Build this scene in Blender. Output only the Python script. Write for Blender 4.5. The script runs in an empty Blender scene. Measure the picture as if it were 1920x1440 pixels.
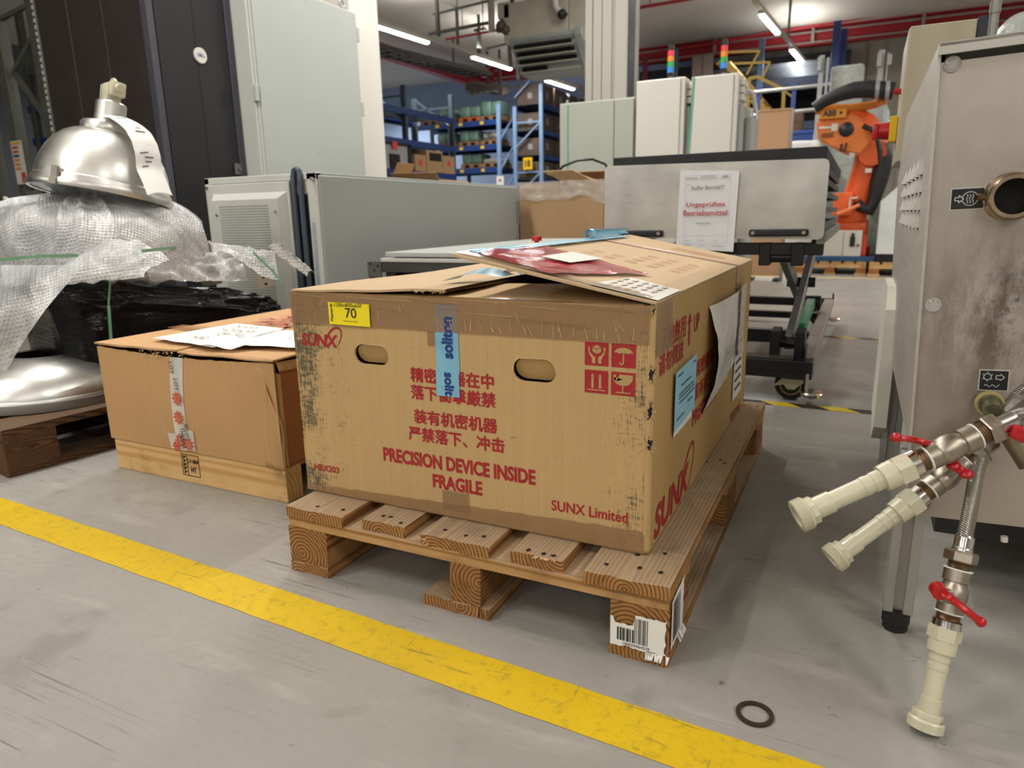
import bpy, bmesh, math, random
from mathutils import Vector as V, Matrix as M, noise
R = math.radians
PI = math.pi
SC = bpy.context.scene
COL = SC.collection
random.seed(7)

# ------------------------------------------------------------ camera
yaw, pitch, roll = -.4595, .2362, -.0192
fw = V((math.sin(yaw)*math.cos(pitch), math.cos(yaw)*math.cos(pitch), -math.sin(pitch)))
rt = V((math.cos(yaw), -math.sin(yaw), 0)); up = rt.cross(fw)
r2 = math.cos(roll)*rt+math.sin(roll)*up; u2 = -math.sin(roll)*rt+math.cos(roll)*up
cd = bpy.data.cameras.new('camera'); cam = bpy.data.objects.new('camera', cd); COL.objects.link(cam)
mw = M((r2, u2, -fw)).transposed().to_4x4(); mw.translation = V((1.0213, -.9965, .7181)); cam.matrix_world = mw
cd.sensor_width = 36; cd.lens = 1307.5/1920*36; cd.clip_start = .02; cd.clip_end = 200
cd.dof.use_dof = True; cd.dof.focus_distance = 1.35; cd.dof.aperture_fstop = 5.2
SC.camera = cam
# ------------------------------------------------------------ light and exposure
SC.view_settings.view_transform = 'Standard'; SC.view_settings.look = 'None'
SC.view_settings.gamma = 1; SC.view_settings.use_curve_mapping = False
SC.view_settings.exposure = 0.0
w = bpy.data.worlds.new('world'); SC.world = w; w.use_nodes = True
w.node_tree.nodes['Background'].inputs[0].default_value = (.8, .86, 1, 1)
w.node_tree.nodes['Background'].inputs[1].default_value = .25
LAMP_W = 88
LAMPS = [(-6.85+.0866*(y+.75-9.79), y+.75) for y in (9.79, 12.83, 16.05)]+[(-.83+.068*(y+.75-12.43), y+.75) for y in (15.7, 12.55, 9.3, 6.17, 3.04, -.09, -3.2)]
LAMPS += [(-12.6+.0866*(y-10), y) for y in (11.5, 14.6, 17.2)]  # far left row is unseen, added to light the blue wall
LAMPS += [(5.0+.068*(y-9), y) for y in (-2.4, .7, 3.8, 6.9, 10, 13.2)]+[(x, y) for y in (-6.3, -9.4, -12.5) for x in (-7.5, -1.9, 3.7)]  # lamps behind the camera are unseen, added to light the front faces
for i, (lx, ly) in enumerate(LAMPS):
    ld = bpy.data.lights.new('tube_or_fill_light', 'AREA'); ld.shape = 'RECTANGLE'; ld.size = .1; ld.size_y = 1.45
    ld.energy = LAMP_W; ld.color = (1, .97, .925)
    lo = bpy.data.objects.new('tube_or_fill_light', ld); lo.location = (lx, ly, 3.925); COL.objects.link(lo)
    if lx < -10: continue
    ul = bpy.data.lights.new('ceiling_fill_light', 'AREA'); ul.shape = 'RECTANGLE'; ul.size = .1; ul.size_y = 1.45; ul.energy = LAMP_W*.22; ul.color = (1, .96, .9)  # unseen lamp added above each fitting to brighten the ceiling
    uo = bpy.data.objects.new('ceiling_fill_light', ul); uo.location = (lx, ly, 4.16); uo.rotation_euler = (PI, 0, 0); COL.objects.link(uo)

# ------------------------------------------------------------ helpers
ORG = {}
def nk(z):
    if abs(z[2]) < .9: a = z.cross(V((0, 0, 1)))
    else: a = z.cross(V((1, 0, 0)))
    return a.normalized()
def frame(p, z, x=None):
    z = V(z).normalized(); x = V(x) if x is not None else nk(z)
    x = (x-z*x.dot(z)).normalized(); y = z.cross(x)
    m = M((x, y, z)).transposed().to_4x4(); m.translation = V(p); return m
class MB:
    def __init__(s, T=None): s.bm = bmesh.new(); s.T = T or M.Identity(4); s.sm = False
    def v(s, p): return s.bm.verts.new(s.T @ V(p))
    def f(s, vs):
        try: return s.bm.faces.new(vs)
        except ValueError: return None
    def poly(s, pts): s.f([s.v(p) for p in pts]); return s
    def box(s, c, d, rot=None, bev=0.0, taper=1.0):
        m = M.Translation(V(c)) @ (rot.to_4x4() if rot is not None else M.Identity(4))
        h = V(d)/2; vs = []
        for z in (-1, 1):
            t = taper if z > 0 else 1
            for x, y in ((-1, -1), (1, -1), (1, 1), (-1, 1)): vs.append(s.v(m @ V((x*h.x*t, y*h.y*t, z*h.z))))
        fs = [s.f([vs[i] for i in q]) for q in ((3, 2, 1, 0), (4, 5, 6, 7), (0, 1, 5, 4), (1, 2, 6, 5), (2, 3, 7, 6), (3, 0, 4, 7))]
        if bev > 0:
            bev = min(bev, min(d)*.45)
            es = list({e for q in fs for e in q.edges})
            bmesh.ops.bevel(s.bm, geom=es, offset=bev, segments=1 if bev < .004 else 2, affect='EDGES', profile=.5)
        return s
    def bb(s, a, b, bev=0.0): # box from corner to corner
        a, b = V(a), V(b); return s.box((a+b)/2, V((abs(b[i]-a[i]) for i in range(3))), None, bev)
    def bar(s, p, q, w, h, x=None, bev=0.0):
        p, q = V(p), V(q); m = frame((p+q)/2, q-p, x); o = s.T; s.T = o @ m
        s.box((0, 0, 0), (w, h, (q-p).length), None, bev); s.T = o; return s
    def cyl(s, p, q, r0, r1=None, n=16, cap=True):
        p, q = V(p), V(q); r1 = r0 if r1 is None else r1; m = frame(p, q-p); L = (q-p).length
        a = [s.v(m @ V((r0*math.cos(2*PI*i/n), r0*math.sin(2*PI*i/n), 0))) for i in range(n)]
        b = [s.v(m @ V((r1*math.cos(2*PI*i/n), r1*math.sin(2*PI*i/n), L))) for i in range(n)]
        for i in range(n): s.f([a[i], a[(i+1) % n], b[(i+1) % n], b[i]])
        if cap: s.f(a[::-1]); s.f(b)
        return s
    def lathe(s, prof, p, z, n=32, close=False, x=None):
        m = frame(p, z, x); rings = []
        for r, h in prof: rings.append([s.v(m @ V((r*math.cos(2*PI*i/n), r*math.sin(2*PI*i/n), h))) for i in range(n)] if r > 1e-6 else [s.v(m @ V((0, 0, h)))])
        if close: rings.append(rings[0])
        for a, b in zip(rings, rings[1:]):
            for i in range(n):
                j = (i+1) % n
                if len(a) > 1 and len(b) > 1: s.f([a[i], a[j], b[j], b[i]])
                elif len(a) > 1: s.f([a[i], a[j], b[0]])
                elif len(b) > 1: s.f([a[0], b[j], b[i]])
        return s
    def tube(s, pts, r, n=8, closed=False, cap=True):
        pts = [V(p) for p in pts]; rings = []; x = None; N = len(pts)
        for i, p in enumerate(pts):
            if closed: t = pts[(i+1) % N]-pts[i-1]
            else: t = pts[min(i+1, N-1)]-pts[max(i-1, 0)]
            m = frame(p, t, x); x = m.col[0].to_3d(); rr = r[i] if isinstance(r, (list, tuple)) else r
            rings.append([s.v(m @ V((rr*math.cos(2*PI*k/n), rr*math.sin(2*PI*k/n), 0))) for k in range(n)])
        for a, b in zip(rings, rings[1:]+([rings[0]] if closed else [])):
            for k in range(n): s.f([a[k], a[(k+1) % n], b[(k+1) % n], b[k]])
        if cap and not closed: s.f(rings[0][::-1]); s.f(rings[-1])
        return s
    def prism(s, poly, m, d): # polygon in local xy, extruded 0..d along local z
        a = [s.v(m @ V((x, y, 0))) for x, y in poly]; b = [s.v(m @ V((x, y, d))) for x, y in poly]; n = len(poly)
        s.f(a[::-1]); s.f(b)
        for i in range(n): s.f([a[i], a[(i+1) % n], b[(i+1) % n], b[i]])
        return s
    def grid(s, fn, nu, nv, cu=False):
        g = [[s.v(fn(i/nu, j/nv)) for j in range(nv+1)] for i in range(nu if cu else nu+1)]
        if cu: g.append(g[0])
        for i in range(nu):
            for j in range(nv): s.f([g[i][j], g[i+1][j], g[i+1][j+1], g[i][j+1]])
        return s
    def sph(s, c, r, n=12, sc=(1, 1, 1)):
        k = n//2
        return s.lathe([(r*math.sin(PI*i/k)*sc[0], -r*math.cos(PI*i/k)*sc[2]) for i in range(k+1)], c, (0, 0, 1), n)
def obj(name, mb, mat, parent=None, smooth=None, solid=0, kind=None, label=None, cat=None, group=None, sub=0):
    bm = mb.bm
    if not bm.verts: bm.verts.new((0, 0, 0))
    bmesh.ops.remove_doubles(bm, verts=bm.verts, dist=1e-6) if len(bm.verts) < 6000 else None
    bmesh.ops.recalc_face_normals(bm, faces=bm.faces)
    lo = V((min(v.co[i] for v in bm.verts) for i in range(3))); hi = V((max(v.co[i] for v in bm.verts) for i in range(3)))
    c = (lo+hi)/2
    if parent is None: c.z = lo.z
    bmesh.ops.translate(bm, verts=bm.verts, vec=-c)
    me = bpy.data.meshes.new(name); bm.to_mesh(me); bm.free()
    for m in (mat if isinstance(mat, (list, tuple)) else [mat]): me.materials.append(m)
    if smooth is not None:
        for p in me.polygons: p.use_smooth = True
        me.set_sharp_from_angle(angle=R(smooth))
    o = bpy.data.objects.new(name, me); COL.objects.link(o); ORG[o] = c
    if parent is not None: o.parent = parent; o.location = c-ORG[parent]
    else: o.location = c
    if solid: md = o.modifiers.new('thickness', 'SOLIDIFY'); md.thickness = solid; md.offset = 0
    if sub: md = o.modifiers.new('round', 'SUBSURF'); md.levels = md.render_levels = sub
    if kind: o['kind'] = kind
    if label: o['label'] = label
    if cat: o['category'] = cat
    if group: o['group'] = group
    return o
def thing(name, label, cat, loc, group=None, kind=None):
    o = bpy.data.objects.new(name, None); COL.objects.link(o); o.location = loc; ORG[o] = V(loc); o.empty_display_size = .05
    o['label'] = label; o['category'] = cat
    if group: o['group'] = group
    if kind: o['kind'] = kind
    return o
def dup(o, d, parent=None, label=None, rz=0):
    c = o.copy(); COL.objects.link(c)
    if parent is None:
        c.location = V(o.location)+V(d); ORG[c] = ORG[o]+V(d)
        if rz: c.rotation_euler = (0, 0, rz)
        if label: c['label'] = label
    else: c.parent = parent
    for ch in o.children: dup(ch, d, c)
    return c
def inst(o, pos, parent, rot=None): # a like piece that shares its mesh
    c = o.copy(); COL.objects.link(c); c.parent = parent; c.location = V(pos)-ORG[parent]; ORG[c] = V(pos)
    if rot: c.rotation_euler = rot
    return c
# ------------------------------------------------------------ materials
def lin(h):
    if isinstance(h, str): h = [int(h[i:i+2], 16)/255 for i in (0, 2, 4)]
    else: h = [q/255 for q in h]
    return tuple(q/12.92 if q <= .04045 else ((q+.055)/1.055)**2.4 for q in h)+(1,)
class N:
    def __init__(s, name):
        s.m = bpy.data.materials.new(name); s.m.use_nodes = True; s.t = s.m.node_tree
        s.b = s.t.nodes['Principled BSDF']; s.out = s.t.nodes['Material Output']
    def n(s, ty, **k):
        a = s.t.nodes.new(ty)
        for q, val in k.items():
            if q in a.inputs: s.set(a.inputs[q], val)
            else: setattr(a, q, val)
        return a
    def set(s, i, val):
        if isinstance(val, bpy.types.NodeSocket): s.t.links.new(val, i)
        else: i.default_value = val
    def p(s, **k):
        for q, val in k.items(): s.set(s.b.inputs[q.replace('_', ' ')], val)
        return s
    def co(s, sc=(1, 1, 1), loc=(0, 0, 0), rnd=0.0, rot=(0, 0, 0), src='Object'):
        c = s.n('ShaderNodeTexCoord').outputs[src]
        if rnd:
            r = s.n('ShaderNodeObjectInfo').outputs['Random']
            q = s.n('ShaderNodeVectorMath', operation='SCALE'); q.inputs[0].default_value = (rnd, rnd*1.7, rnd*.6); s.set(q.inputs['Scale'], r)
            a = s.n('ShaderNodeVectorMath', operation='ADD'); s.set(a.inputs[0], c); s.set(a.inputs[1], q.outputs[0]); c = a.outputs[0]
        mp = s.n('ShaderNodeMapping'); s.set(mp.inputs[0], c); mp.inputs['Scale'].default_value = sc; mp.inputs['Location'].default_value = loc; mp.inputs['Rotation'].default_value = rot
        return mp.outputs[0]
    def noise(s, co, sc=5, det=4, rough=.55, dist=0.0, out='Fac'):
        a = s.n('ShaderNodeTexNoise', Scale=sc, Detail=det, Roughness=rough, Distortion=dist); s.set(a.inputs['Vector'], co); return a.outputs[out]
    def ramp(s, f, stops, interp='LINEAR'):
        a = s.n('ShaderNodeValToRGB'); s.set(a.inputs[0], f); e = a.color_ramp.elements; a.color_ramp.interpolation = interp
        while len(e) < len(stops): e.new(.5)
        for i, (p, c) in enumerate(stops): e[i].position = p; e[i].color = c if len(c) == 4 else tuple(c)+(1,)
        return a.outputs[0]
    def mr(s, f, a, b, c=0.0, d=1.0):
        q = s.n('ShaderNodeMapRange'); s.set(q.inputs[0], f)
        for i, x in enumerate((a, b, c, d)): q.inputs[i+1].default_value = x
        return q.outputs[0]
    def math(s, op, a, b=0.0):
        q = s.n('ShaderNodeMath', operation=op); s.set(q.inputs[0], a); s.set(q.inputs[1], b); return q.outputs[0]
    def mix(s, f, a, b, mode='MIX'):
        q = s.n('ShaderNodeMix', data_type='RGBA', blend_type=mode); s.set(q.inputs[0], f); s.set(q.inputs[6], a); s.set(q.inputs[7], b); return q.outputs[2]
    def bump(s, h, st=.3, d=.001):
        q = s.n('ShaderNodeBump', Strength=st, Distance=d); s.set(q.inputs['Height'], h); s.set(s.b.inputs['Normal'], q.outputs[0]); return s
    def sep(s, co):
        q = s.n('ShaderNodeSeparateXYZ'); s.set(q.inputs[0], co); return q.outputs
_pm = {}
def pm(name, c, rough=.5, metal=0.0, var=.06, vs=6, sc=(1, 1, 1), bump=0.0, bs=80, bd=.001, spec=.5, coat=0.0, emit=0.0, rnd=0.0):
    if name in _pm: return _pm[name]
    m = N(name); col = lin(c); k = m.co(sc, rnd=rnd)
    dark = tuple(q*(1-var*2) for q in col[:3])+(1,); lite = tuple(min(1, q*(1+var)) for q in col[:3])+(1,)
    f = m.noise(k, vs, 5)
    m.p(Base_Color=m.mix(m.mr(f, .3, .7), dark, lite), Roughness=m.mr(m.noise(k, vs*2.3, 3), .3, .7, max(.02, rough-.06), min(1, rough+.08)), Metallic=metal, Specular_IOR_Level=spec, Coat_Weight=coat)
    if bump: m.bump(m.noise(k, bs, 4), bump, bd)
    if emit: m.p(Emission_Color=col, Emission_Strength=emit)
    _pm[name] = m.m; return m.m
def wood(name, ax, early, late, top=None, topw=.75, scale=46, rough=.75, dist=3.5, endc=None):
    m = N(name); c = m.co(rnd=.09, loc=(-.045, -.03, -.02))
    st = [1, 1, 1]; st['XYZ'.index(ax)] = .08
    c2 = m.co(tuple(st), rnd=.09, loc=(-.045, -.03, -.02))
    wv = m.n('ShaderNodeTexWave', wave_type='RINGS', rings_direction=ax, wave_profile='SIN', Scale=scale); m.set(wv.inputs['Vector'], c2)
    wv.inputs['Distortion'].default_value = dist; wv.inputs['Detail'].default_value = 2; wv.inputs['Detail Scale'].default_value = .35
    ring = m.mr(wv.outputs['Fac'], .25, .95)
    blot = m.noise(c, 9, 5); fib = m.noise(c2, 220, 3)
    base = m.mix(ring, lin(early), lin(late))
    base = m.mix(m.mr(blot, .35, .7, 0, .45), base, lin(late))
    base = m.mix(m.mr(fib, .3, .75, 0, .35), base, tuple(q*.55 for q in lin(early)[:3])+(1,))
    nz = m.sep(m.n('ShaderNodeNewGeometry').outputs['Normal'])
    if top: # weathered, walked-on upper faces
        tcol = m.mix(m.mr(fib, .3, .7), lin(top), tuple(q*.8 for q in lin(top)[:3])+(1,))
        base = m.mix(m.mr(nz[2], .6, .9, 0, topw), base, m.mix(m.mr(ring, 0, 1, 0, .18), tcol, lin(late)))
    dirt = m.mr(m.noise(c, 4.5, 8, .7), .56, .75, 0, .6)
    base = m.mix(dirt, base, (.045, .035, .025, 1))
    m.p(Base_Color=base, Roughness=rough, Specular_IOR_Level=.25)
    m.bump(m.math('ADD', m.math('MULTIPLY', wv.outputs['Fac'], .6), fib), .5, .0012)
    return m.m
def carton(name, c, dirt=.0, streak=.06, flute='Z', warm=None):
    m = N(name); col = lin(c); k = m.co()
    st = (130, 130, 3) if flute == 'Z' else (3, 130, 130)
    s_ = m.noise(m.co(st), 1, 4, .6); big = m.noise(k, 3.2, 4)
    a = m.mix(m.mr(s_, .3, .7), tuple(q*(1-streak) for q in col[:3])+(1,), tuple(q*(1+streak*.6) for q in col[:3])+(1,))
    a = m.mix(m.mr(big, .3, .7, 0, .35), a, tuple(q*.84 for q in col[:3])+(1,))
    if dirt:
        x = m.sep(m.co())
        zone = m.math('MAXIMUM', m.mr(x[0], -.20, -.34, 0, 1), m.math('MAXIMUM', m.math('MULTIPLY', m.mr(x[0], .26, .36, 0, .55), 1.0), .12))
        zone = m.math('MULTIPLY', zone, m.mr(m.noise(k, 5.5, 3), .32, .55))
        sc = m.math('ADD', m.math('MULTIPLY', m.noise(m.co((420, 420, 22)), 1, 3, .6), .55), m.math('MULTIPLY', m.noise(m.co((60, 60, 150)), 1, 4, .7), .45))
        sp = m.mr(m.math('ADD', sc, m.math('MULTIPLY', zone, .20)), .60, .70, 0, 1)
        sp = m.math('MULTIPLY', sp, m.mr(zone, .02, .5, .15, 1))
        a = m.mix(m.math('MULTIPLY', sp, dirt), a, (.07, .07, .045, 1))
        stain = m.mr(m.noise(m.co((10, 10, 26), loc=(.3, 0, 1.2)), 1, 6, .6), .70, .74, 0, .75)
        a = m.mix(m.math('MULTIPLY', stain, .6), a, (.10, .065, .03, 1))
    m.p(Base_Color=a, Roughness=.72, Specular_IOR_Level=.3)
    m.bump(m.math('ADD', m.math('MULTIPLY', s_, .5), m.math('MULTIPLY', big, 6)), .35, .0012)
    return m.m
# text: all strings are turned into flat meshes in one go
TX = {}
def T(*ss):
    for s in ss: TX.setdefault(s, None)
def bake_text():
    os_ = {}
    for s in TX:
        c = bpy.data.curves.new('glyphs', 'FONT'); c.body = s.replace('~', ''); c.size = 1; c.resolution_u = 3
        if s.startswith('~'): c.offset = .028
        o = bpy.data.objects.new('glyphs', c); COL.objects.link(o); os_[s] = o
    dg = bpy.context.evaluated_depsgraph_get()
    for s, o in os_.items():
        me = bpy.data.meshes.new_from_object(o.evaluated_get(dg))
        bm = bmesh.new(); bm.from_mesh(me); bmesh.ops.remove_doubles(bm, verts=bm.verts, dist=1e-5); bmesh.ops.dissolve_degenerate(bm, dist=2e-4, edges=bm.edges)
        for f in [f for f in bm.faces if f.calc_area() < 1e-7]: bm.faces.remove(f)
        bm.to_mesh(me); bm.free()
        xs = [v.co.x for v in me.vertices]; ys = [v.co.y for v in me.vertices]
        TX[s] = ([v.co.copy() for v in me.vertices], [tuple(p.vertices) for p in me.polygons], min(xs), max(xs), min(ys), max(ys))
        c = o.data; bpy.data.objects.remove(o); bpy.data.curves.remove(c); bpy.data.meshes.remove(me)
def put(mb, s, p, u, v_, w, h, nrm=None, bold=0, shear=0.0, clip=None):
    """lay string s into the rectangle with corner p, unit axes u (along) and v_ (up), size w x h"""
    vs, fs, x0, x1, y0, y1 = TX[s]; u, v_, p = V(u), V(v_), V(p); n = (V(nrm) if nrm else u.cross(v_)).normalized()
    if s[0] == '~' and not bold: bold = h*.012
    offs = [(0, 0)] if not bold else [(0, 0), (bold, 0), (-bold, 0), (0, bold), (0, -bold)]
    for k, (dx, dy) in enumerate(offs):
        nv = []
        for q in vs:
            a = (q.x-x0)/(x1-x0)*w+dx; b = (q.y-y0)/(y1-y0)*h+dy; a += b*shear
            nv.append(mb.v(p+u*a+v_*b+n*(k*.00004)))
        for f in fs: mb.f([nv[i] for i in f])
def strokes(mb, lines, p, u, v_, wd, n=None, lift=0.0):
    """flat ribbons through 2-D points (hand writing, pictogram lines)"""
    u, v_, p = V(u), V(v_), V(p); nn = u.cross(v_).normalized()
    for ln in lines:
        for (a, b), (c, d) in zip(ln, ln[1:]):
            q = V((a, b)); r = V((c, d)); t = r-q
            if t.length < 1e-7: continue
            t.normalize(); s = V((-t.y, t.x))*wd/2; q = q-t*wd*.3; r = r+t*wd*.3
            mb.poly([p+u*e.x+v_*e.y+nn*lift for e in (q+s, q-s, r-s, r+s)])
def flat(mb, polys, p, u, v_, lift=0.0):
    u, v_, p = V(u), V(v_), V(p); nn = u.cross(v_).normalized()
    for pl in polys: mb.poly([p+u*a+v_*b+nn*lift for a, b in pl])
def arcpts(cx, cy, r, a0, a1, n=12, ry=None):
    ry = r if ry is None else ry
    return [(cx+r*math.cos(R(a0+(a1-a0)*i/n)), cy+ry*math.sin(R(a0+(a1-a0)*i/n))) for i in range(n+1)]
def sheet(mb, p, u, v_, w, h, amp=.002, nu=10, nv=10, seed=0, n=None, t=.0003):
    """a slightly wavy sheet of paper or tape as two faces"""
    u, v_, p = V(u), V(v_), V(p); n = (n or u.cross(v_)).normalized()
    mb.grid(lambda a, b: p+u*(a*w)+v_*(b*h)+n*(t+amp*(.5+.5*noise.noise(V((a*w*18+seed, b*h*18, seed*1.3))))), nu, nv)
# ------------------------------------------------------------ text list
T('~SUNX', '精密機器在中', '落下衝撃厳禁', '装有机密机器', '严禁落下、冲击', '~PRECISION DEVICE INSIDE', '~FRAGILE', 'SUNX Limited', 'HBX203',
  '~soliton', '~solit', '70', 'Maynards', '1200x800x650', '天地無用', '请勿倒放', '~UP', '精密機器', '装有机密', '~PRECISION', 'HT', 'LV-084',
  'ALLOY', 'THERMA', 'LOY', 'Außer Betrieb!!!', 'Ungeprüftes', 'Betriebsmittel', '100029964539', '~DELL', '~ABB', '~18', 'UP')
bake_text()
# ------------------------------------------------------------ materials
steel = pm('bare_steel', 'b9b6b0', .3, 1, .06, 3)
chrome = pm('chrome', 'd8d6d2', .14, 1, .03)
nickel = pm('nickel_brass', 'aba294', .4, 1, .08, 30)
darkbrass = pm('tarnished_brass', '7a6248', .4, .9, .2, 40)
galv = pm('galvanised', '8f9088', .45, .75, .12, 12)
black = pm('black_paint', '141416', .38, 0, .1)
blackr = pm('black_rubber', '17171a', .6, 0, .1)
dark = pm('dark_cavity', '0b0b0d', .7, 0, .05)
lgrey = pm('light_grey_paint', 'bebfb8', .42, 0, .015, 2)
lgrey2 = pm('pale_grey_paint', 'b0b5b1', .4, 0, .015, 2)
mgrey = pm('mid_grey_paint', 'a3a7a4', .45, 0, .02, 2)
sage = pm('grey_green_paint', 'a8aba0', .45, 0, .015, 2)
white = pm('white_paint', 'd2cfc6', .42, 0, .012, 2)
beige = pm('beige_paint', 'a9a089', .5, 0, .03, 3)
ivory = pm('ivory_plastic', 'c6c2a9', .3, 0, .03, 20, spec=.5)
redp = pm('red_plastic', 'b3141c', .3, 0, .06, 30)
redpaint = pm('red_beam_paint', 'a81f2a', .5, 0, .08, 3)
yellow = pm('yellow_paint', 'c9a21c', .5, 0, .08, 3)
yplas = pm('yellow_plastic', 'e0b80c', .4, 0, .03)
bluepaint = pm('blue_rack_paint', '1d3a7a', .45, 0, .08, 3)
bluelite = pm('light_blue_steel', '7f9dc4', .45, .1, .08, 3)
orange = pm('orange_paint', 'd9551c', .4, 0, .06, 6)
orange2 = pm('amber_paint', 'd9861f', .45, 0, .06, 6)
paper = pm('white_paper', 'e4e3de', .7, 0, .02, 4)
paper2 = pm('off_white_paper', 'd6d2c8', .65, 0, .04, 6)
ink = pm('black_ink', '17171a', .6, 0, .05)
inkg = pm('grey_ink', '55565a', .7, 0, .05)
redink = pm('red_print', 'a31f24', .7, 0, .10, 60)
paleredink = pm('faded_red_print', 'b8766a', .75, 0, .12, 60)
blueink = pm('blue_print', '12357f', .6, 0, .05)
orangeink = pm('orange_print', 'd8643a', .7, 0, .1, 60)
tan = pm('print_gap', 'b29660', .75, 0, .05, 30)
green = pm('green_strap', '6f9a78', .4, 0, .08, 8)
def film(name, c, alpha, rough=.2, bumps=None, st=.4, d=.002, var=.08, coat=0.0):
    m = N(name); k = m.co(); col = lin(c)
    m.p(Base_Color=m.mix(m.mr(m.noise(k, 14, 4), .3, .7), tuple(q*(1-var) for q in col[:3])+(1,), col), Roughness=rough, Specular_IOR_Level=.6, Coat_Weight=coat)
    m.p(Alpha=m.mr(m.noise(k, 7, 5), .3, .7, max(0, alpha-.12), min(1, alpha+.1)))
    if bumps: m.bump(m.noise(m.co(bumps), 1, 4), st, d)
    return m.m
browntape = film('brown_tape', '9c7a55', .62, .16, (8, 8, 130), .5, .0015)
bluetape = film('blue_tape', '7fbcd6', .93, .25, (20, 20, 20), .3, .001)
cleartape = film('clear_white_tape', 'dcd6cc', .8, .25, (30, 30, 30), .3, .001)
pinktape = film('pink_tape', 'c08a86', .7, .25, (30, 30, 30), .3, .001)
clearfilm = film('clear_film', 'e2ddd4', .42, .12, (10, 24, 10), .9, .006)
redfilm = film('red_pouch_film', 'a8202c', .9, .12, (60, 60, 60), .7, .002)
greyfilm = film('silver_wrap', 'b9bdba', .9, .2, (14, 14, 14), .9, .02)
greenwrap = film('green_stretch_wrap', '6f8f83', 1.0, .35, (3, 3, 3), .6, .02)
brownbox = pm('brown_load', '5a4a40', .7, 0, .15, 3)
# bubble wrap
m = N('bubble_wrap'); k = m.co()
vo = m.n('ShaderNodeTexVoronoi', feature='SMOOTH_F1', Scale=98, Randomness=.08); m.set(vo.inputs['Vector'], m.co(rot=(.5, .35, .4)))
cr = m.noise(m.co((1, 1, 1)), 7, 3, .5, .8)
m.p(Base_Color=m.mix(m.mr(cr, .35, .7), lin('c6c8ca'), lin('efefee')), Roughness=m.mr(cr, .3, .7, .08, .26), Specular_IOR_Level=.8)
m.p(Alpha=m.mr(cr, .3, .7, .42, .88))
m.bump(m.math('ADD', m.math('MULTIPLY', vo.outputs['Distance'], -1.6), m.math('MULTIPLY', cr, 1.6)), 1.0, .006)
bubble = m.m
# black stretch film: many long tight creases
m = N('black_film'); q = m.noise(m.co((3, 3, 42), rot=(.16, .1, 0)), 1, 3, .5, .8); q2 = m.noise(m.co((22, 22, 34)), 1, 5, .6, 1.5)
m.p(Base_Color=(.004, .004, .005, 1), Roughness=m.mr(q2, .3, .7, .06, .12), Specular_IOR_Level=.28)
rg = m.math('POWER', m.math('SUBTRACT', 1.0, m.math('ABSOLUTE', m.math('SUBTRACT', m.math('MULTIPLY', q, 4.0), 2.0))), 3.0); rg2 = m.math('POWER', m.math('SUBTRACT', 1.0, m.math('ABSOLUTE', m.math('SUBTRACT', m.math('MULTIPLY', q2, 4.0), 2.0))), 4.0)
m.bump(m.math('ADD', m.math('MAXIMUM', rg, 0.0), m.math('MULTIPLY', m.math('MAXIMUM', rg2, 0.0), .5)), .2, .004); blackfilm = m.m
# braided hose
m = N('steel_braid'); uv = m.n('ShaderNodeTexCoord').outputs['Generated']
k = m.co(); a1 = m.n('ShaderNodeTexWave', Scale=150, wave_type='BANDS', bands_direction='DIAGONAL'); m.set(a1.inputs['Vector'], k)
m.p(Base_Color=m.mix(a1.outputs['Fac'], lin('6d675f'), lin('d6d2cb')), Metallic=.9, Roughness=.32); m.bump(a1.outputs['Fac'], .8, .0015); braid = m.m
# brushed, stained stainless panel
m = N('stained_stainless'); k = m.co(); br = m.noise(m.co((260, 40, 6)), 1, 4); bl = m.noise(k, 4.2, 5, .6); x = m.sep(k)
c = m.mix(m.mr(bl, .3, .72), lin('a89f96'), lin('beb6ad'))
heat = m.mr(m.noise(k, 3.1, 4, .5), .5, .72, 0, .35); c = m.mix(heat, c, lin('a58c7c'))
d_ = m.n('ShaderNodeVectorMath', operation='DISTANCE'); m.set(d_.inputs[0], k); d_.inputs[1].default_value = (-.235, 0, -.035)
st = m.math('MULTIPLY', m.mr(d_.outputs['Value'], .05, .17, 1, 0), m.mr(m.noise(m.co((14, 14, 5)), 1, 7, .75), .42, .58))
c = m.mix(m.math('MULTIPLY', st, .8), c, lin('5f4b33'))
d2 = m.n('ShaderNodeVectorMath', operation='DISTANCE'); m.set(d2.inputs[0], k); d2.inputs[1].default_value = (-.225, 0, .0)
c = m.mix(m.math('MULTIPLY', m.mr(d2.outputs['Value'], .02, .075, 1, 0), m.mr(m.noise(k, 60, 6, .8), .5, .6, 0, .9)), c, lin('3f4a5c'))
m.p(Base_Color=c, Metallic=.8, Roughness=m.mr(m.math('ADD', br, bl), .7, 1.3, .34, .52)); m.bump(br, .12, .0006); stainless = m.m
m = N('brushed_aluminium'); k = m.co(); br = m.noise(m.co((5, 5, 320)), 1, 4); bl = m.noise(k, 5, 5)
m.p(Base_Color=m.mix(m.mr(bl, .3, .7), lin('b9b8b2'), lin('d2d1cb')), Metallic=.9, Roughness=m.mr(m.math('ADD', br, bl), .7, 1.3, .26, .42)); m.bump(br, .12, .0005); alu = m.m
spun = pm('spun_aluminium', 'd6d5d0', .36, 1, .03, 4)
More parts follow.
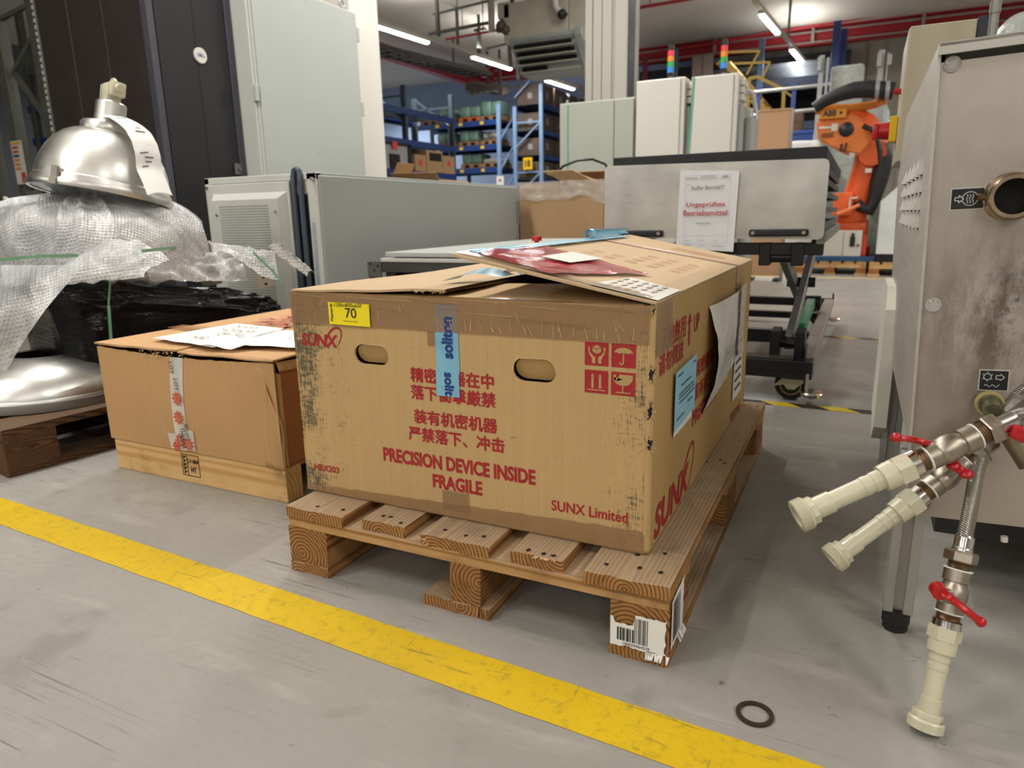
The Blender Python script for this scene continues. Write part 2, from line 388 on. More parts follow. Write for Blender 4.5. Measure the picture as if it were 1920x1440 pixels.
# wood and cardboard
P_TOP = 'ad9a80'
wy = wood('pallet_wood_lengthwise', 'Y', 'b08450', '6d4320', P_TOP); wx = wood('pallet_wood_crosswise', 'X', 'bf9865', '8f6638', P_TOP)
wblk = wood('pallet_block_wood', 'Y', 'a87c4a', '68401f', None, scale=42)
wdy = wood('dark_pallet_wood', 'Y', '6b4a30', '3c2716', '75614d'); wdx = wood('dark_pallet_wood_crosswise', 'X', '6b4a30', '3c2716', '75614d')
wpale = wood('pale_planed_wood', 'X', 'd9b47c', 'c09458', None, scale=24, dist=1.5); wpaley = wood('pale_planed_wood_end', 'Y', 'cfa870', 'a87a44', 'c9a878', scale=40)
c_front = carton('printed_cardboard_front', 'bf9f6e', .9); c_side = carton('printed_cardboard_side', 'b4945f', 0); c_top = carton('cardboard_top', 'c0a682', 0, .06, 'X')
c_front2 = carton('crushed_cardboard', 'bd9e6c', 0); c_in = carton('cardboard_inside', 'c3a574', 0); c_small = carton('plain_cardboard', 'bb9365', 0, .05); c_small_top = carton('plain_cardboard_top', 'c39b70', 0, .05, 'X')
c_edge = carton('cardboard_edge', '6b4d30', 0, .3); c_far = carton('far_cardboard', 'b3926c', 0, .04)
# concrete floor
m = N('sealed_concrete'); k = m.co(); b1 = m.noise(k, .55, 5, .55); b2 = m.noise(k, 3.4, 7, .62); b3 = m.noise(k, 60, 4, .7)
c = m.mix(m.mr(b1, .3, .7), lin('928f89'), lin('9f9c95')); c = m.mix(m.mr(b2, .35, .72, 0, .55), c, lin('86837c')); c = m.mix(m.mr(b3, .45, .8, 0, .35), c, lin('837f76'))
def scratches(rot, sc, lo, hi):
    s1 = m.noise(m.co(sc, rot=(0, 0, rot)), 1, 5, .6, .2); gate = m.mr(m.noise(k, 2.3, 3), .5, .62)
    return m.math('MULTIPLY', m.mr(s1, lo, hi), gate)
c = m.mix(m.math('MULTIPLY', scratches(.3, (2.2, 95, 1), .63, .68), .75), c, (.05, .045, .04, 1))
c = m.mix(m.math('MULTIPLY', scratches(-.9, (2.6, 120, 1), .63, .68), .7), c, (.05, .045, .04, 1))
spot = m.mr(m.noise(k, 17, 6, .75), .66, .71); c = m.mix(m.math('MULTIPLY', spot, .65), c, (.06, .05, .04, 1))
c = m.mix(m.mr(m.noise(k, 8, 3, .5), .60, .70, 0, .35), c, lin('716d66')); c = m.mix(m.mr(m.noise(m.co((3, 14, 1), rot=(0, 0, -.5)), 1, 5, .6), .58, .72, 0, .35), c, lin('bab6ad'))
c = m.mix(m.math('MULTIPLY', scratches(-.45, (1.1, 150, 1), .64, .68), .6), c, (.07, .06, .05, 1))
m.p(Base_Color=c, Roughness=m.mr(m.math('ADD', b2, b3), .7, 1.3, .3, .5), Specular_IOR_Level=.45); m.bump(m.math('ADD', b3, m.math('MULTIPLY', b2, 2)), .12, .001); concrete = m.m
m = N('worn_yellow_line'); k = m.co(); w1 = m.math('MAXIMUM', m.noise(m.co((6, 75, 1), rot=(0, 0, .5)), 1, 7, .7, .8), m.noise(m.co((90, 5, 1), rot=(0, 0, .35)), 1, 6, .7, .5)); w2 = m.noise(k, 45, 6, .75)
c = m.mix(m.mr(m.noise(k, 3, 4), .3, .7), lin('c3a000'), lin('d2b004'))
c = m.mix(m.mr(w2, .52, .68, 0, .75), c, lin('9c8424')); c = m.mix(m.mr(w1, .62, .66, 0, .7), c, lin('6f6130')); m.p(Base_Color=c, Roughness=.5); yline = m.m
# hazard tape
m = N('hazard_tape'); k = m.sep(m.co()); t = m.math('FRACT', m.math('MULTIPLY', m.math('ADD', k[0], m.math('MULTIPLY', k[1], 1.0)), 5.0))
m.p(Base_Color=m.mix(m.math('GREATER_THAN', t, .5), lin('c9b018'), lin('2b2a26')), Roughness=.5); hazard = m.m
# ------------------------------------------------------------ room shell
def struct(name, mb, mt, **k): return obj(name, mb, mt, kind='structure', **k)
floor = struct('floor', MB().bb((-17, -16, -.2), (10, 19.2, 0)), concrete)
wallblue = pm('blue_wall_paint', 'a6bfe8', .7, 0, .02, 1.5); wallwhite = pm('hall_wall_paint', 'c2bfb8', .7, 0, .03, 1.5); ceilp = pm('ceiling_paint', 'cfc8be', .75, 0, .03, .8)
struct('ceiling', MB().bb((-17, -16, 4.8), (10, 19.2, 5.0)), ceilp)
wb = struct('wall_back', MB().bb((-17, 19, 0), (10, 19.2, 4.8)), wallblue)
struct('wall_left', MB().bb((-17.2, -16, 0), (-17, 19.2, 4.8)), pm('dim_wall', '5d5f66', .7)); struct('wall_right', MB().bb((10, -16, 0), (10.2, 19.2, 4.8)), wallwhite)
struct('wall_front', MB().bb((-17, -16.2, 0), (10, -16, 4.8)), wallwhite)
# ribbed cladding at the right of the far wall, one object per panel
clad = pm('cream_cladding', 'b3aba2', .6, 0, .03, 1); o = None
for i in range(28):
    x = -2.6+i*.42
    if o is None:
        o = obj('wall_panel', MB().prism([(0, 0), (.06, .05), (.36, .05), (.42, 0)], M(((1, 0, 0, x), (0, -1, 0, 18.995), (0, 0, 1, 0), (0, 0, 0, 1))), 4.78), clad, wb); x0 = ORG[o].copy()
    else: inst(o, x0+V((i*.42, 0, 0)), wb)
# floor markings
ly = lambda x: -.0715-.0472*x
mb = MB(); n = 120; random.seed(3)
top = [mb.v((-3.2+5.6*i/n, ly(-3.2+5.6*i/n)+random.uniform(-.0012, .0012), .001)) for i in range(n+1)]; bot = [mb.v((-3.2+5.6*i/n, ly(-3.2+5.6*i/n)-.0935+random.uniform(-.0012, .0012), .001)) for i in range(n+1)]
for i in range(n): mb.f([bot[i], bot[i+1], top[i+1], top[i]])
obj('yellow_floor_line', mb, yline, floor)
obj('hazard_tape', MB().bb((-.3, 1.735, .0), (2.6, 1.787, .0012)), hazard, floor)
obj('hazard_tape', MB().bb((-.3, 3.39, .0), (2.6, 3.44, .0012)), hazard, floor)
obj('green_floor_line', MB().bb((-.5, 5.98, 0), (3, 6.01, .0012)), pm('green_line', '86a88c', .6), floor)
obj('yellow_floor_line', MB().bb((-2, 7.38, 0), (3, 7.46, .0012)), pm('pale_yellow_line', 'd0b26a', .6), floor)
# ------------------------------------------------------------ euro pallet under the big carton
def nails(mb, pts, r=.0042):
    for x, y, z in pts:
        a = random.uniform(0, 6)
        mb.poly([(x+r*random.uniform(.7, 1.5)*math.cos(a+PI*2*i/7), y+r*random.uniform(.7, 1.5)*math.sin(a+PI*2*i/7), z+.0005) for i in range(7)])
def roughbox(a, b, n=6, amp=.0015, ax=0, seed=1):
    """a board whose ends and arrises are a little chewed: the section is cut into n slices across"""
    mb = MB(); a, b = V(a), V(b); ca = [0, 1, 2]; ca.remove(ax)
    k1, k2 = ca; rng = random.Random(seed); rings = []
    L = b[ax]-a[ax]; st = [0, .004, .012, .03] if L > .2 else [0, .003]
    pos = [a[ax]+q for q in st]+[b[ax]-q for q in st[::-1]]
    m = 10
    base = [(a[k1]+(b[k1]-a[k1])*i/m, a[k2]) for i in range(m)]+[(b[k1], a[k2])]+[(b[k1], b[k2])]+[(b[k1]-(b[k1]-a[k1])*i/m, b[k2]) for i in range(1, m)]+[(a[k1], b[k2])]
    for i, p in enumerate(pos):
        edge = 1 if i in (0, len(pos)-1) else (.5 if i in (1, len(pos)-2) else .25); r = []
        for (u, w_) in base:
            q = [0, 0, 0]; q[ax] = p+(rng.uniform(-amp, amp)*edge*1.6 if edge == 1 else 0); q[k1] = u+rng.uniform(-amp, amp)*edge; q[k2] = w_+rng.uniform(-amp, amp*.3)*edge
            r.append(mb.v(q))
        rings.append(r)
    nn = len(base)
    for r, s in zip(rings, rings[1:]):
        for i in range(nn): mb.f([r[i], r[(i+1) % nn], s[(i+1) % nn], s[i]])
    for r in (rings[0], rings[-1]):
        for i in range(m): mb.f([r[i], r[i+1], r[2*m-i], r[(2*m+1-i) % nn]])
    return mb
pal = thing('wooden_pallet', 'worn wooden pallet with a torn barcode label, under the big printed carton', 'pallet', (.4, .6, 0))
xs = [(0, .145), (.1865, .2865), (.3275, .4725), (.5135, .6135), (.655, .80)]
for i, (a, b) in enumerate(xs):
    y0 = [.0, .013, .004, .010, -.002][i]
    bd = obj('deck_board', roughbox((a, y0, .122), (b, 1.198+.002*i, .144), ax=1, seed=i), wy, pal)
    mb = MB(); w_ = b-a
    for yb in (.035, .10, .6, .64, 1.1, 1.16):
        for t in (.2, .52, .82): nails(mb, [(a+w_*t+random.uniform(-.012, .012), yb+random.uniform(-.015, .015), .1445)]) if random.random() < .75 or yb < .2 and i > 0 else None
    obj('nail_holes', mb, dark, bd, kind='stuff')
for j, y0 in enumerate((0.004, .5275, 1.055)):
    obj('cross_board', roughbox((.001, y0, .1), (.799, y0+.143, .122), ax=0, amp=.0009, seed=20+j), wx, pal)
for j, y0 in enumerate((0, .5275, 1.055)):
    for i, (a, b) in enumerate(((0, .1), (.3275, .4725), (.7, .8))):
        if i == 1 and j == 0: a, b = .392, .456
        obj('block', roughbox((a+.001, y0+.002, .022), (b-.001, y0+.143, .1), ax=1, amp=.0014, seed=30+j*3+i), wblk, pal)
for i, (a, b) in enumerate(((0, .1), (.331, .449), (.453, .4725), (.7, .8))):
    obj('bottom_board', roughbox((a, .0, .0), (b, 1.2, .022), ax=1, amp=.0014, seed=50+i), wy, pal)
# splinters at a chewed board end
mb = MB()
for i in range(16):
    p = V((.3275+random.uniform(-.004, .03), .004+random.uniform(-.002, .012), .126+random.uniform(0, .010))); d = V((random.uniform(-1, .5), random.uniform(-.9, -.1), random.uniform(-.2, .5)))*random.uniform(.006, .014)
    mb.bar(p, p+d, .0022, .001)
for i in range(18):
    p = V((random.uniform(.56, .60), .010, .1435)); d = V((random.uniform(-.6, .6), -.6, random.uniform(-.3, .1)))*random.uniform(.003, .008); mb.bar(p, p+d, .002, .001)
obj('splinters', mb, pm('fresh_wood', 'd9b58a', .7), pal, kind='stuff')
# torn barcode labels
def label(face):
    u, n_, p = (V((1, 0, 0)), V((0, -1, 0)), V((.703, -.0025, .020))) if face == 0 else (V((0, 1, 0)), V((1, 0, 0)), V((.8025, .006, .026)))
    w_, h = (.094, .066) if face == 0 else (.085, .098)
    rng = random.Random(face+4); out = []
    N_ = 22
    for i in range(N_+1): out.append((w_*i/N_, rng.uniform(0, .004)))
    for i in range(1, 9): out.append((w_-rng.uniform(0, .004), h*i/9))
    tears = [0]*(N_+1)
    for i in range(N_+1):
        x = 1-i/N_; d = (.022 if .06 < x < .42 else .001)+(.010 if x < .06 else 0) if face == 0 else .006*(1-x)
        out.append((w_*x, h-d-rng.uniform(0, .003)))
    mb = MB(); mb.poly([p+u*a+V((0, 0, b)) for a, b in out])
    for i in range(10): # peeling fringe along the lower edge
        a = rng.uniform(.55, 1)*w_; q = p+u*a+V((0, 0, .002)); mb.poly([q, q+u*.006, q+u*.004+n_*.006+V((0, 0, -.010)), q+u*.001+n_*.005+V((0, 0, -.012))])
    L = obj('barcode_label', mb, paper, pal, label='torn white barcode sticker')
    mb = MB(); x = .012; rng = random.Random(11)
    q = p+n_*.0006
    while x < w_*.66:
        t = rng.choice([.0008, .0012, .0018, .0026]); hh = h-(.034 if x < w_*.42 else .012) if face == 0 else h-.018
        mb.poly([q+u*x+V((0, 0, .012)), q+u*(x+t)+V((0, 0, .012)), q+u*(x+t)+V((0, 0, hh+.004)), q+u*x+V((0, 0, hh+.004))]); x += t+rng.choice([.0008, .0012, .002])
    if face == 0: put(mb, '100029964539', p+n_*.0008+u*.022+V((0, 0, .0048)), u, (0, 0, 1), .045, .0052)
    obj('barcode', mb, ink, L, kind='stuff')
label(0); label(1)
# ------------------------------------------------------------ big printed carton
X0, X1, Y0, Y1, Z0, Z1 = -.019, .739, .089, 1.185, .147, .576
box = thing('cardboard_box', 'large cardboard carton with red warnings, top flaps lifted, on the wooden pallet', 'box', (.36, .64, .1455))
def stadium(cx, cz, w_, h, n=7):
    r = h/2; return [(cx-w_/2+r+r*math.cos(R(90+180*i/n)), cz+r*math.sin(R(90+180*i/n))) for i in range(n+1)]+[(cx+w_/2-r+r*math.cos(R(-90+180*i/n)), cz+r*math.sin(R(-90+180*i/n))) for i in range(n+1)]
def holed(mb, outer, holes, fn, back):
    for d in (0, back):
        es = []; loops = []
        for lp in [outer]+holes:
            vs = [mb.v(fn(a, b, d)) for a, b in lp]; loops.append(vs)
            for i in range(len(vs)): es.append(mb.bm.edges.new((vs[i], vs[(i+1) % len(vs)])))
        bmesh.ops.triangle_fill(mb.bm, use_beauty=True, edges=es)
        if d == 0: first = loops
    for a, b in zip(first, loops):
        for i in range(len(a)): mb.f([a[i], a[(i+1) % len(a)], b[(i+1) % len(b)], b[i]])
rng = random.Random(5)
CR = .010; topedge = [(X1-CR-(X1-CR-X0)*i/30, Z1-.001+rng.uniform(-.0012, .0012)) for i in range(31)]; botedge = [(X0+(X1-CR-X0)*i/30, Z0+rng.uniform(0, .0012)) for i in range(31)]
H1, H2 = stadium(.177, .4585, .083, .040), stadium(.528, .455, .084, .042)
mb = MB(); holed(mb, botedge+topedge, [H1, H2], lambda a, b, d: (a, Y0+d, b), .005)
front = obj('front_panel', mb, c_front, box)
mb = MB(); t = .005
mb.bb((X1-t, Y0+CR, Z0), (X1, Y1, Z1), .001); mb.bb((X0, Y0+.0051, Z0), (X0+t, Y1, Z1), .0015); mb.bb((X0, Y1-t, Z0), (X1, Y1, Z1)); mb.bb((X0+.001, Y0+.006, Z0), (X1-.001, Y1, Z0+t))
mb.cyl((X0+.004, Y0+.004, Z0+.001), (X0+.004, Y0+.004, Z1-.001), .0042, n=10)
side = obj('side_panels', mb, c_side, box); mb = MB()
def crn(a, b): # rounded, slightly crushed corner
    th = -PI/2+PI/2*a; k = CR*(1+.16*noise.noise(V((a*2, b*9, 4)))*math.sin(PI*a)); return (X1-CR+k*math.cos(th), Y0+CR+k*math.sin(th), Z0+(Z1-Z0)*b)
mb.grid(crn, 8, 60); obj('crushed_corner', mb, c_front2, box, smooth=60, solid=.002)
for (cx, cz, w_, h) in ((.177, .4585, .083, .040), (.528, .455, .084, .042)): # grip tabs pushed inward
    mb = MB(); pl = stadium(cx, cz, w_-.003, h-.003)
    f = lambda a, b, d: (a, Y0+.0035+d+.34*(cz+h/2-b), b-.0005)
    holed(mb, pl, [], f, .004); obj('grip_tab', mb, c_side, box)
    mb = MB(); r2_ = [stadium(cx, cz, w_+.002, h+.002), stadium(cx, cz, w_-.0015, h-.0015)] # frayed paper rim
    a_ = [mb.v((p[0], Y0-.0005, p[1])) for p in r2_[0]]; b_ = [mb.v((p[0]+rng.uniform(-.0008, .0008), Y0-.0008, p[1]+rng.uniform(-.0008, .0008))) for p in r2_[1]]; nn = len(a_)
    for i in range(nn):
        if a_[i].co.z > cz-h*.2: mb.f([a_[i], a_[(i+1) % nn], b_[(i+1) % nn], b_[i]])
    obj('torn_rim', mb, pm('torn_paper', 'c8ad7c', .8, 0, .1, 60), box)
# printing on the front
E_ = .0007; U, W_ = V((1, 0, 0)), V((0, 0, 1))
def fp(x, z, e=E_): return V((x, Y0-e, z))
def swoosh(mb, P, u, v_, cx, cy, a, b, rot, wd):
    o1 = []; o2 = []
    for i in range(33):
        th = R(-105+ 300*i/32); q = (a*math.cos(th), b*math.sin(th)); k = wd*(.25+.75*math.sin(PI*i/32)); q2 = ((a-k)*math.cos(th), (b-k)*math.sin(th))
        c_, s_ = math.cos(rot), math.sin(rot)
        for q_, o_ in ((q, o1), (q2, o2)): o_.append((cx+q_[0]*c_-q_[1]*s_, cy+q_[0]*s_+q_[1]*c_))
    flat(mb, [[o1[i], o1[i+1], o2[i+1], o2[i]] for i in range(32)], P, u, v_)
mb = MB(); put(mb, '~SUNX', fp(.0, .4665), U, W_, .093, .026, shear=.12); swoosh(mb, fp(0, 0), U, W_, .0865, .4865, .027, .0165, R(50), .0045); obj('maker_logo', mb, redink, box)
for s, x, z, w_, h in (('精密機器在中', .268, .413, .179, .028), ('落下衝撃厳禁', .267, .3785, .183, .028), ('装有机密机器', .271, .330, .181, .028), ('严禁落下、冲击', .256, .294, .21, .028)):
    mb = MB(); put(mb, s, fp(x, z), U, W_, w_, h, bold=.0009); obj('warning_text', mb, redink, box)
for s, x, z, w_, h in (('~PRECISION DEVICE INSIDE', .191, .241, .337, .029), ('~FRAGILE', .307, .202, .110, .028), ('SUNX Limited', .560, .1985, .142, .0195), ('HBX203', .006, .195, .066, .0135)):
    mb = MB(); put(mb, s, fp(x, z), U, W_, w_, h, bold=.0005 if not s.startswith('~') else 0); obj('maker_name' if 'SUNX' in s else 'model_number' if 'HBX' in s else 'warning_text', mb, redink, box)
SQ = []
for x, z in ((.622, .4725), (.6685, .4725), (.622, .425), (.6685, .425)): mb = MB(); flat(mb, [[(x, z), (x+.0415, z), (x+.0415, z+.0395), (x, z+.0395)]], fp(0, 0), U, W_); SQ.append(obj('handling_symbol', mb, redink, box))
# pictograms: the bare board shows through the red squares
mb = MB(); Pq = fp(0, 0, .0011); s_ = .0415; picto = lambda i: obj('pictogram', mb, tan, SQ[i], kind='stuff')
def sq(ix, iz, polys): flat(mb, [[(ix+a*s_, iz+b*.0395) for a, b in pl] for pl in polys], Pq, U, W_)
a = (.622, .4725)
sq(*a, [[(.33, .78), (.5, .69), (.5, .5), (.33, .6)], [(.52, .69), (.69, .78), (.69, .6), (.52, .5)], [(.35, .81), (.51, .89), (.67, .81), (.51, .72)]])
for sg in (1, -1):
    X = lambda q: .51+sg*q
    sq(*a, [[(X(-.36), .8), (X(-.29), .8), (X(-.29), .63), (X(-.36), .6)], [(X(-.35), .57), (X(-.31), .61), (X(-.15), .42), (X(-.06), .36), (X(-.06), .1), (X(-.2), .1), (X(-.2), .28)]][:: 1])
picto(0); mb = MB(); a = (.6685, .4725)
um = [(.12, .62)]+[(.5+.38*math.cos(R(180-180*i/12)), .62+.22*math.sin(R(180*i/12))) for i in range(1, 12)]+[(.88, .62), (.78, .63), (.68, .58), (.6, .62), (.5, .6), (.4, .62), (.32, .58), (.22, .63)]
c0 = (.5, .68)
sq(*a, [[c0, um[i], um[(i+1) % len(um)]] for i in range(len(um))]); sq(*a, [[(.475, .58), (.525, .58), (.525, .22), (.475, .22)], [(.475, .22), (.525, .22), (.5, .14), (.43, .1), (.36, .14), (.33, .22), (.37, .23), (.41, .16), (.455, .17)]])
sq(*a, [[(x, y), (x+.03, y-.01), (x+.02, y-.05)] for x, y in ((.14, .95), (.3, .95), (.48, .95), (.66, .95), (.22, .86), (.4, .86), (.58, .86), (.76, .86))])
picto(1); mb = MB(); a = (.622, .425)
for cx in (.34, .66): sq(*a, [[(cx-.05, .22), (cx+.05, .22), (cx+.05, .7), (cx-.05, .7)], [(cx-.08, .72), (cx+.08, .72), (cx, .86)]])
sq(*a, [[(.12, .12), (.88, .12), (.88, .165), (.12, .165)]])
picto(2); mb = MB(); a = (.6685, .425)
bowl = [(.28, .9), (.08, .9)]+[(.49+.41*math.cos(R(180+180*i/14)), .78+.36*math.sin(R(180+180*i/14))) for i in range(15)]+[(.9, .9), (.36, .9), (.22, .6)]
c0 = (.5, .7); fan = [[c0, bowl[i], bowl[i+1]] for i in range(2, len(bowl)-1)]
sq(*a, fan+[[(.09, .88), (.21, .88), (.2, .62), (.13, .66)], [(.465, .44), (.515, .44), (.515, .14), (.465, .14)], [(.2, .1), (.8, .1), (.8, .145), (.2, .145)]])
picto(3)
# tapes on the front
mb = MB(); sheet(mb, fp(X0, .5125), U, W_, X1-X0-.007, .0635, .0022, 60, 8, 2); mb.grid(lambda a, b: (X0+a*(X1-X0), Y0-.002+b*.02, Z1+.0012+.003*noise.noise(V((a*12, b*3, 5)))), 60, 3)
for i in range(14): # creases
    pass
for i in range(7):
    z = rng.uniform(.53, .57); x = rng.uniform(0, .6); l = rng.uniform(.06, .18); mb.poly([fp(x, z, .003), fp(x+l, z-.006, .004), fp(x+l, z-.0045, .0038), fp(x, z+.0012, .004)])
tape = obj('packing_tape', mb, browntape, box, smooth=60); mb = MB()
for i in range(34):
    x = rng.uniform(.0, .72) if i < 14 else .33+.39*(i-14)/20+rng.uniform(-.008, .008); z = rng.uniform(.515, .55) if i < 14 else rng.uniform(.5145, .522); l = rng.uniform(.006, .018) if i < 14 else rng.uniform(.012, .028); d = rng.uniform(-.010, .004); w_ = rng.uniform(.0015, .004); mb.poly([fp(x, z, .0032), fp(x+w_, z, .0036), fp(x+d+.0008, z+l, .0034), fp(x+d, z+l, .0032)])
for i in range(12): x = rng.uniform(-.01, .6); z = rng.uniform(.55, .575); l = rng.uniform(.03, .12); mb.poly([fp(x, z, .0038), fp(x+l, z-.003, .004), fp(x+l, z-.0018, .004), fp(x, z+.0006, .0038)])
obj('tape_crease_glints', mb, film('tape_crease_glint', 'd0b088', .55, .2), tape, kind='stuff')  # paler slivers paint the highlights along the tape creases
mb = MB(); mb.grid(lambda a, b: fp(X0+a*(X1-.007-X0), Z0+b*(.012+.028*min(1, a*1.1)+.003*noise.noise(V((a*30, 0, 3)))), .0008+.004*(1-b)*(.5+.5*noise.noise(V((a*17, b*4, 1))))), 50, 4); sheet(mb, fp(.328, .160), U, W_, .060, .041, .001, 5, 4, 3); sheet(mb, fp(.31, .485), U, W_, .022, .03, .001, 3, 3, 3)
obj('packing_tape', mb, browntape, box, smooth=60)
mb = MB(); sheet(mb, fp(.3275, .436, .0012), U, W_, .050, .127, .0008, 6, 14, 8); sheet(mb, fp(.3262, .391, .0018), U, W_, .050, .052, .0008, 6, 6, 9)
bt = obj('blue_tape', mb, bluetape, box, label='light blue adhesive tape strip')
mb = MB(); put(mb, '~soliton', fp(.3655, .4645, .0028), (0, 0, 1), (-1, 0, 0), .077, .0235); obj('tape_lettering', mb, blueink, bt); mb = MB(); put(mb, '~solit', fp(.345, .4375, .0034), (0, 0, -1), (1, 0, 0), .045, .020)
obj('tape_lettering', mb, blueink, bt)
mb = MB(); u = V((.999, 0, -.012)); sheet(mb, fp(.0825, .5155, .0045), u, W_, .1005, .044, .0006, 6, 4, 12)
st = obj('lot_sticker', mb, pm('lot_yellow', 'f2dc10', .45, 0, .02), box, label='bright yellow auction lot sticker')
mb = MB(); q = fp(.0825, .5155, .0062)
put(mb, '70', q+V((.042, 0, .0145)), U, W_, .027, .0195); put(mb, 'Maynards', q+V((.0125, 0, .007)), (0, 0, 1), (-1, 0, 0), .034, .0075, bold=.0002); put(mb, '1200x800x650', q+V((.016, 0, .0358)), U, W_, .066, .0072, shear=.2)
for i in range(16): flat(mb, [[(.036+i*.0022, .0073), (.0376+i*.0022, .0073), (.0376+i*.0022, .0084), (.036+i*.0022, .0084)]], q, U, W_)
obj('sticker_lettering', mb, ink, st)
# torn spots down the front right edge
for z in (.566, .463, .402, .345):
    mb = MB(); pts = []
    for i in range(11):
        r = .0095*rng.uniform(.5, 1.2)*(1.3 if i % 2 else .7); pts.append((rng.uniform(-.001, .001), .45*r*math.cos(2*PI*i/11), 1.25*r*math.sin(2*PI*i/11)))
    cu, cn = V((.80, .60, 0)), V((.60, -.80, 0)); c_ = V((X1-CR+.60*CR, Y0+CR-.80*CR, z))+cn*.0016; sc_ = 1 if z < .55 else .7
    mb.poly([c_+cu*p[1]*1.35*sc_+V((0, 0, p[2]*1.15*sc_)) for p in pts])
    td = obj('torn_hole', mb, dark, box)
    mb = MB()
    for i in range(26):
        th = rng.uniform(0, 2*PI); q = c_+cn*.0004+cu*.0062*math.cos(th)*sc_+V((0, 0, .0135*math.sin(th)*sc_))
        d = cn*rng.uniform(.001, .004)+cu*rng.uniform(-.004, .004)+V((0, 0, rng.uniform(-.006, .006))); mb.poly([q, q+cu*.0022+V((0, 0, .001)), q+d+cu*.001+V((0, 0, .002)), q+d])
    obj('torn_paper', mb, pm('torn_fibre', 'b79a6c', .85, 0, .15, 60), td, kind='stuff')
# top flaps
def flap(p, u, v_, L, W2, t=.0045, sag=.0, nu=12, nv=10, seed=0, rag=.001, na=.004):
    """slab with corner p, u along its length L, v_ across its width W2, sagging a little"""
    u, v_ = V(u).normalized(), V(v_).normalized(); n = u.cross(v_).normalized(); n = n if n.z > 0 else -n; mb = MB(); p = V(p)
    def fn(top):
        def f(a, b):
            e = rag*noise.noise(V((a*40+seed, b*40, 3))); h = sag*math.sin(PI*a)+na*noise.noise(V((a*3+seed, b*3, 7)))
            return p+u*(a*L+(e if a in (0, 1) else 0))+v_*(b*W2+(e if b in (0, 1) else 0))+n*(h+(t if top else 0))
        return f
    mb.grid(fn(1), nu, nv); mb.grid(fn(0), nu, nv)
    f0, f1 = fn(0), fn(1)
    for k in range(nu):
        for b in (0, 1): mb.poly([f0(k/nu, b), f0((k+1)/nu, b), f1((k+1)/nu, b), f1(k/nu, b)])
    for k in range(nv):
        for a in (0, 1): mb.poly([f0(a, k/nv), f0(a, (k+1)/nv), f1(a, (k+1)/nv), f1(a, k/nv)])
    return mb
rf = V((-.372, 0, .073)); L = rf.length; ru = V((0, 1, 0)); rv = rf.normalized(); rn = ru.cross(rv); rn = rn if rn.z > 0 else -rn
right = obj('right_flap', flap((X1, Y0+.004, Z1+.001), ru, rv, 1.09, L, seed=3, sag=.0, na=.0006), c_top, box, smooth=50)
left = obj('left_flap', flap((X0, Y0+.004, Z1), (0, 1, 0), (.368, 0, .010), 1.09, .368, seed=9, sag=-.003), c_top, box, smooth=50)
mb = flap((X0+.02, Y0+.006, Z1-.004), (1, 0, 0), (0, .27, .006), X1-X0-.04, .24, seed=5); obj('front_flap', mb, c_in, box, smooth=50)
obj('back_flap', flap((X0+.01, Y1-.006, Z1-.006), (1, 0, 0), (0, -.3, -.02), X1-X0-.02, .30, seed=6), c_in, box, smooth=50)
def wavy(mb, p, u, n_, L, h, k): # open corrugation seen at a cut edge
    p, u, n_ = V(p), V(u), V(n_); st = int(L/k)
    for i in range(st*4):
        a, b = i/(st*4)*L, (i+1)/(st*4)*L; g = lambda s: h*(.5+.45*math.sin(2*PI*s/k))
        mb.poly([p+u*a+n_*g(a), p+u*b+n_*g(b), p+u*b+n_*(g(b)+.0009), p+u*a+n_*(g(a)+.0009)])
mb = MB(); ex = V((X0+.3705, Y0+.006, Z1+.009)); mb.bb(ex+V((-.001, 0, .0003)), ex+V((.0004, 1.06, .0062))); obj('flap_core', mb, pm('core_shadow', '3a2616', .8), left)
mb = MB(); wavy(mb, ex+V((.0008, 0, .0004)), (0, 1, 0), (0, 0, 1), .6, .0055, .0075); obj('corrugated_edge', mb, c_edge, left, kind='stuff')
mb = MB(); rag = V((X0+.30, Y0+.002, Z1+.008))
for i in range(30): q = rag+V((rng.uniform(0, .07), rng.uniform(-.004, .003), rng.uniform(-.001, .004))); mb.poly([q, q+V((.006, -.001, .001)), q+V((rng.uniform(-.004, .008), -.006, rng.uniform(-.004, .004)))])
obj('torn_paper', mb, pm('torn_fibre', 'b79a6c'), left, kind='stuff')
def rp(y, s, e=.0058): return V((X1, y, Z1+.001))+rv*s+rn*e   # a point on the right flap: y, distance from the hinge
def on_right(mb, pts, e=.0058, nu=8, nv=8, amp=.0015, seed=1):
    a, b, c, d = [V(q) for q in pts]
    mb.grid(lambda s, t: rp(*(a.lerp(b, s).lerp(d.lerp(c, s), t)), e+amp*(.6+.6*noise.noise(V((s*5+seed, t*5, seed))))), nu, nv)
mb = MB(); on_right(mb, ((.105, .185), (.135, .372), (.44, .345), (.36, .085)), .0065, 14, 14, .006, 2); pou = obj('document_pouch', mb, redfilm, right, smooth=60, label='crinkled red document pouch')
mb = MB(); on_right(mb, ((.24, .21), (.24, .27), (.40, .27), (.40, .2)), .0140, 4, 4, .0006, 2); obj('pouch_paper', mb, paper2, pou)
mb = MB(); on_right(mb, ((.1, -.0), (.1, .12), (.28, .10), (.26, -.0)), .0062, 6, 6, .001, 5); fl_ = obj('faded_label', mb, paper2, right, label='faded paper shipping label'); mb = MB()
for k in range(5):
    for j in range(4): on_right(mb, ((.125+j*.035, .022+k*.018), (.125+j*.035, .030+k*.018), (.150+j*.035, .030+k*.018), (.150+j*.035, .022+k*.018)), .0085, 1, 1, 0)
obj('label_print', mb, pm('faded_ink', 'c6bbae', .7), fl_, kind='stuff')
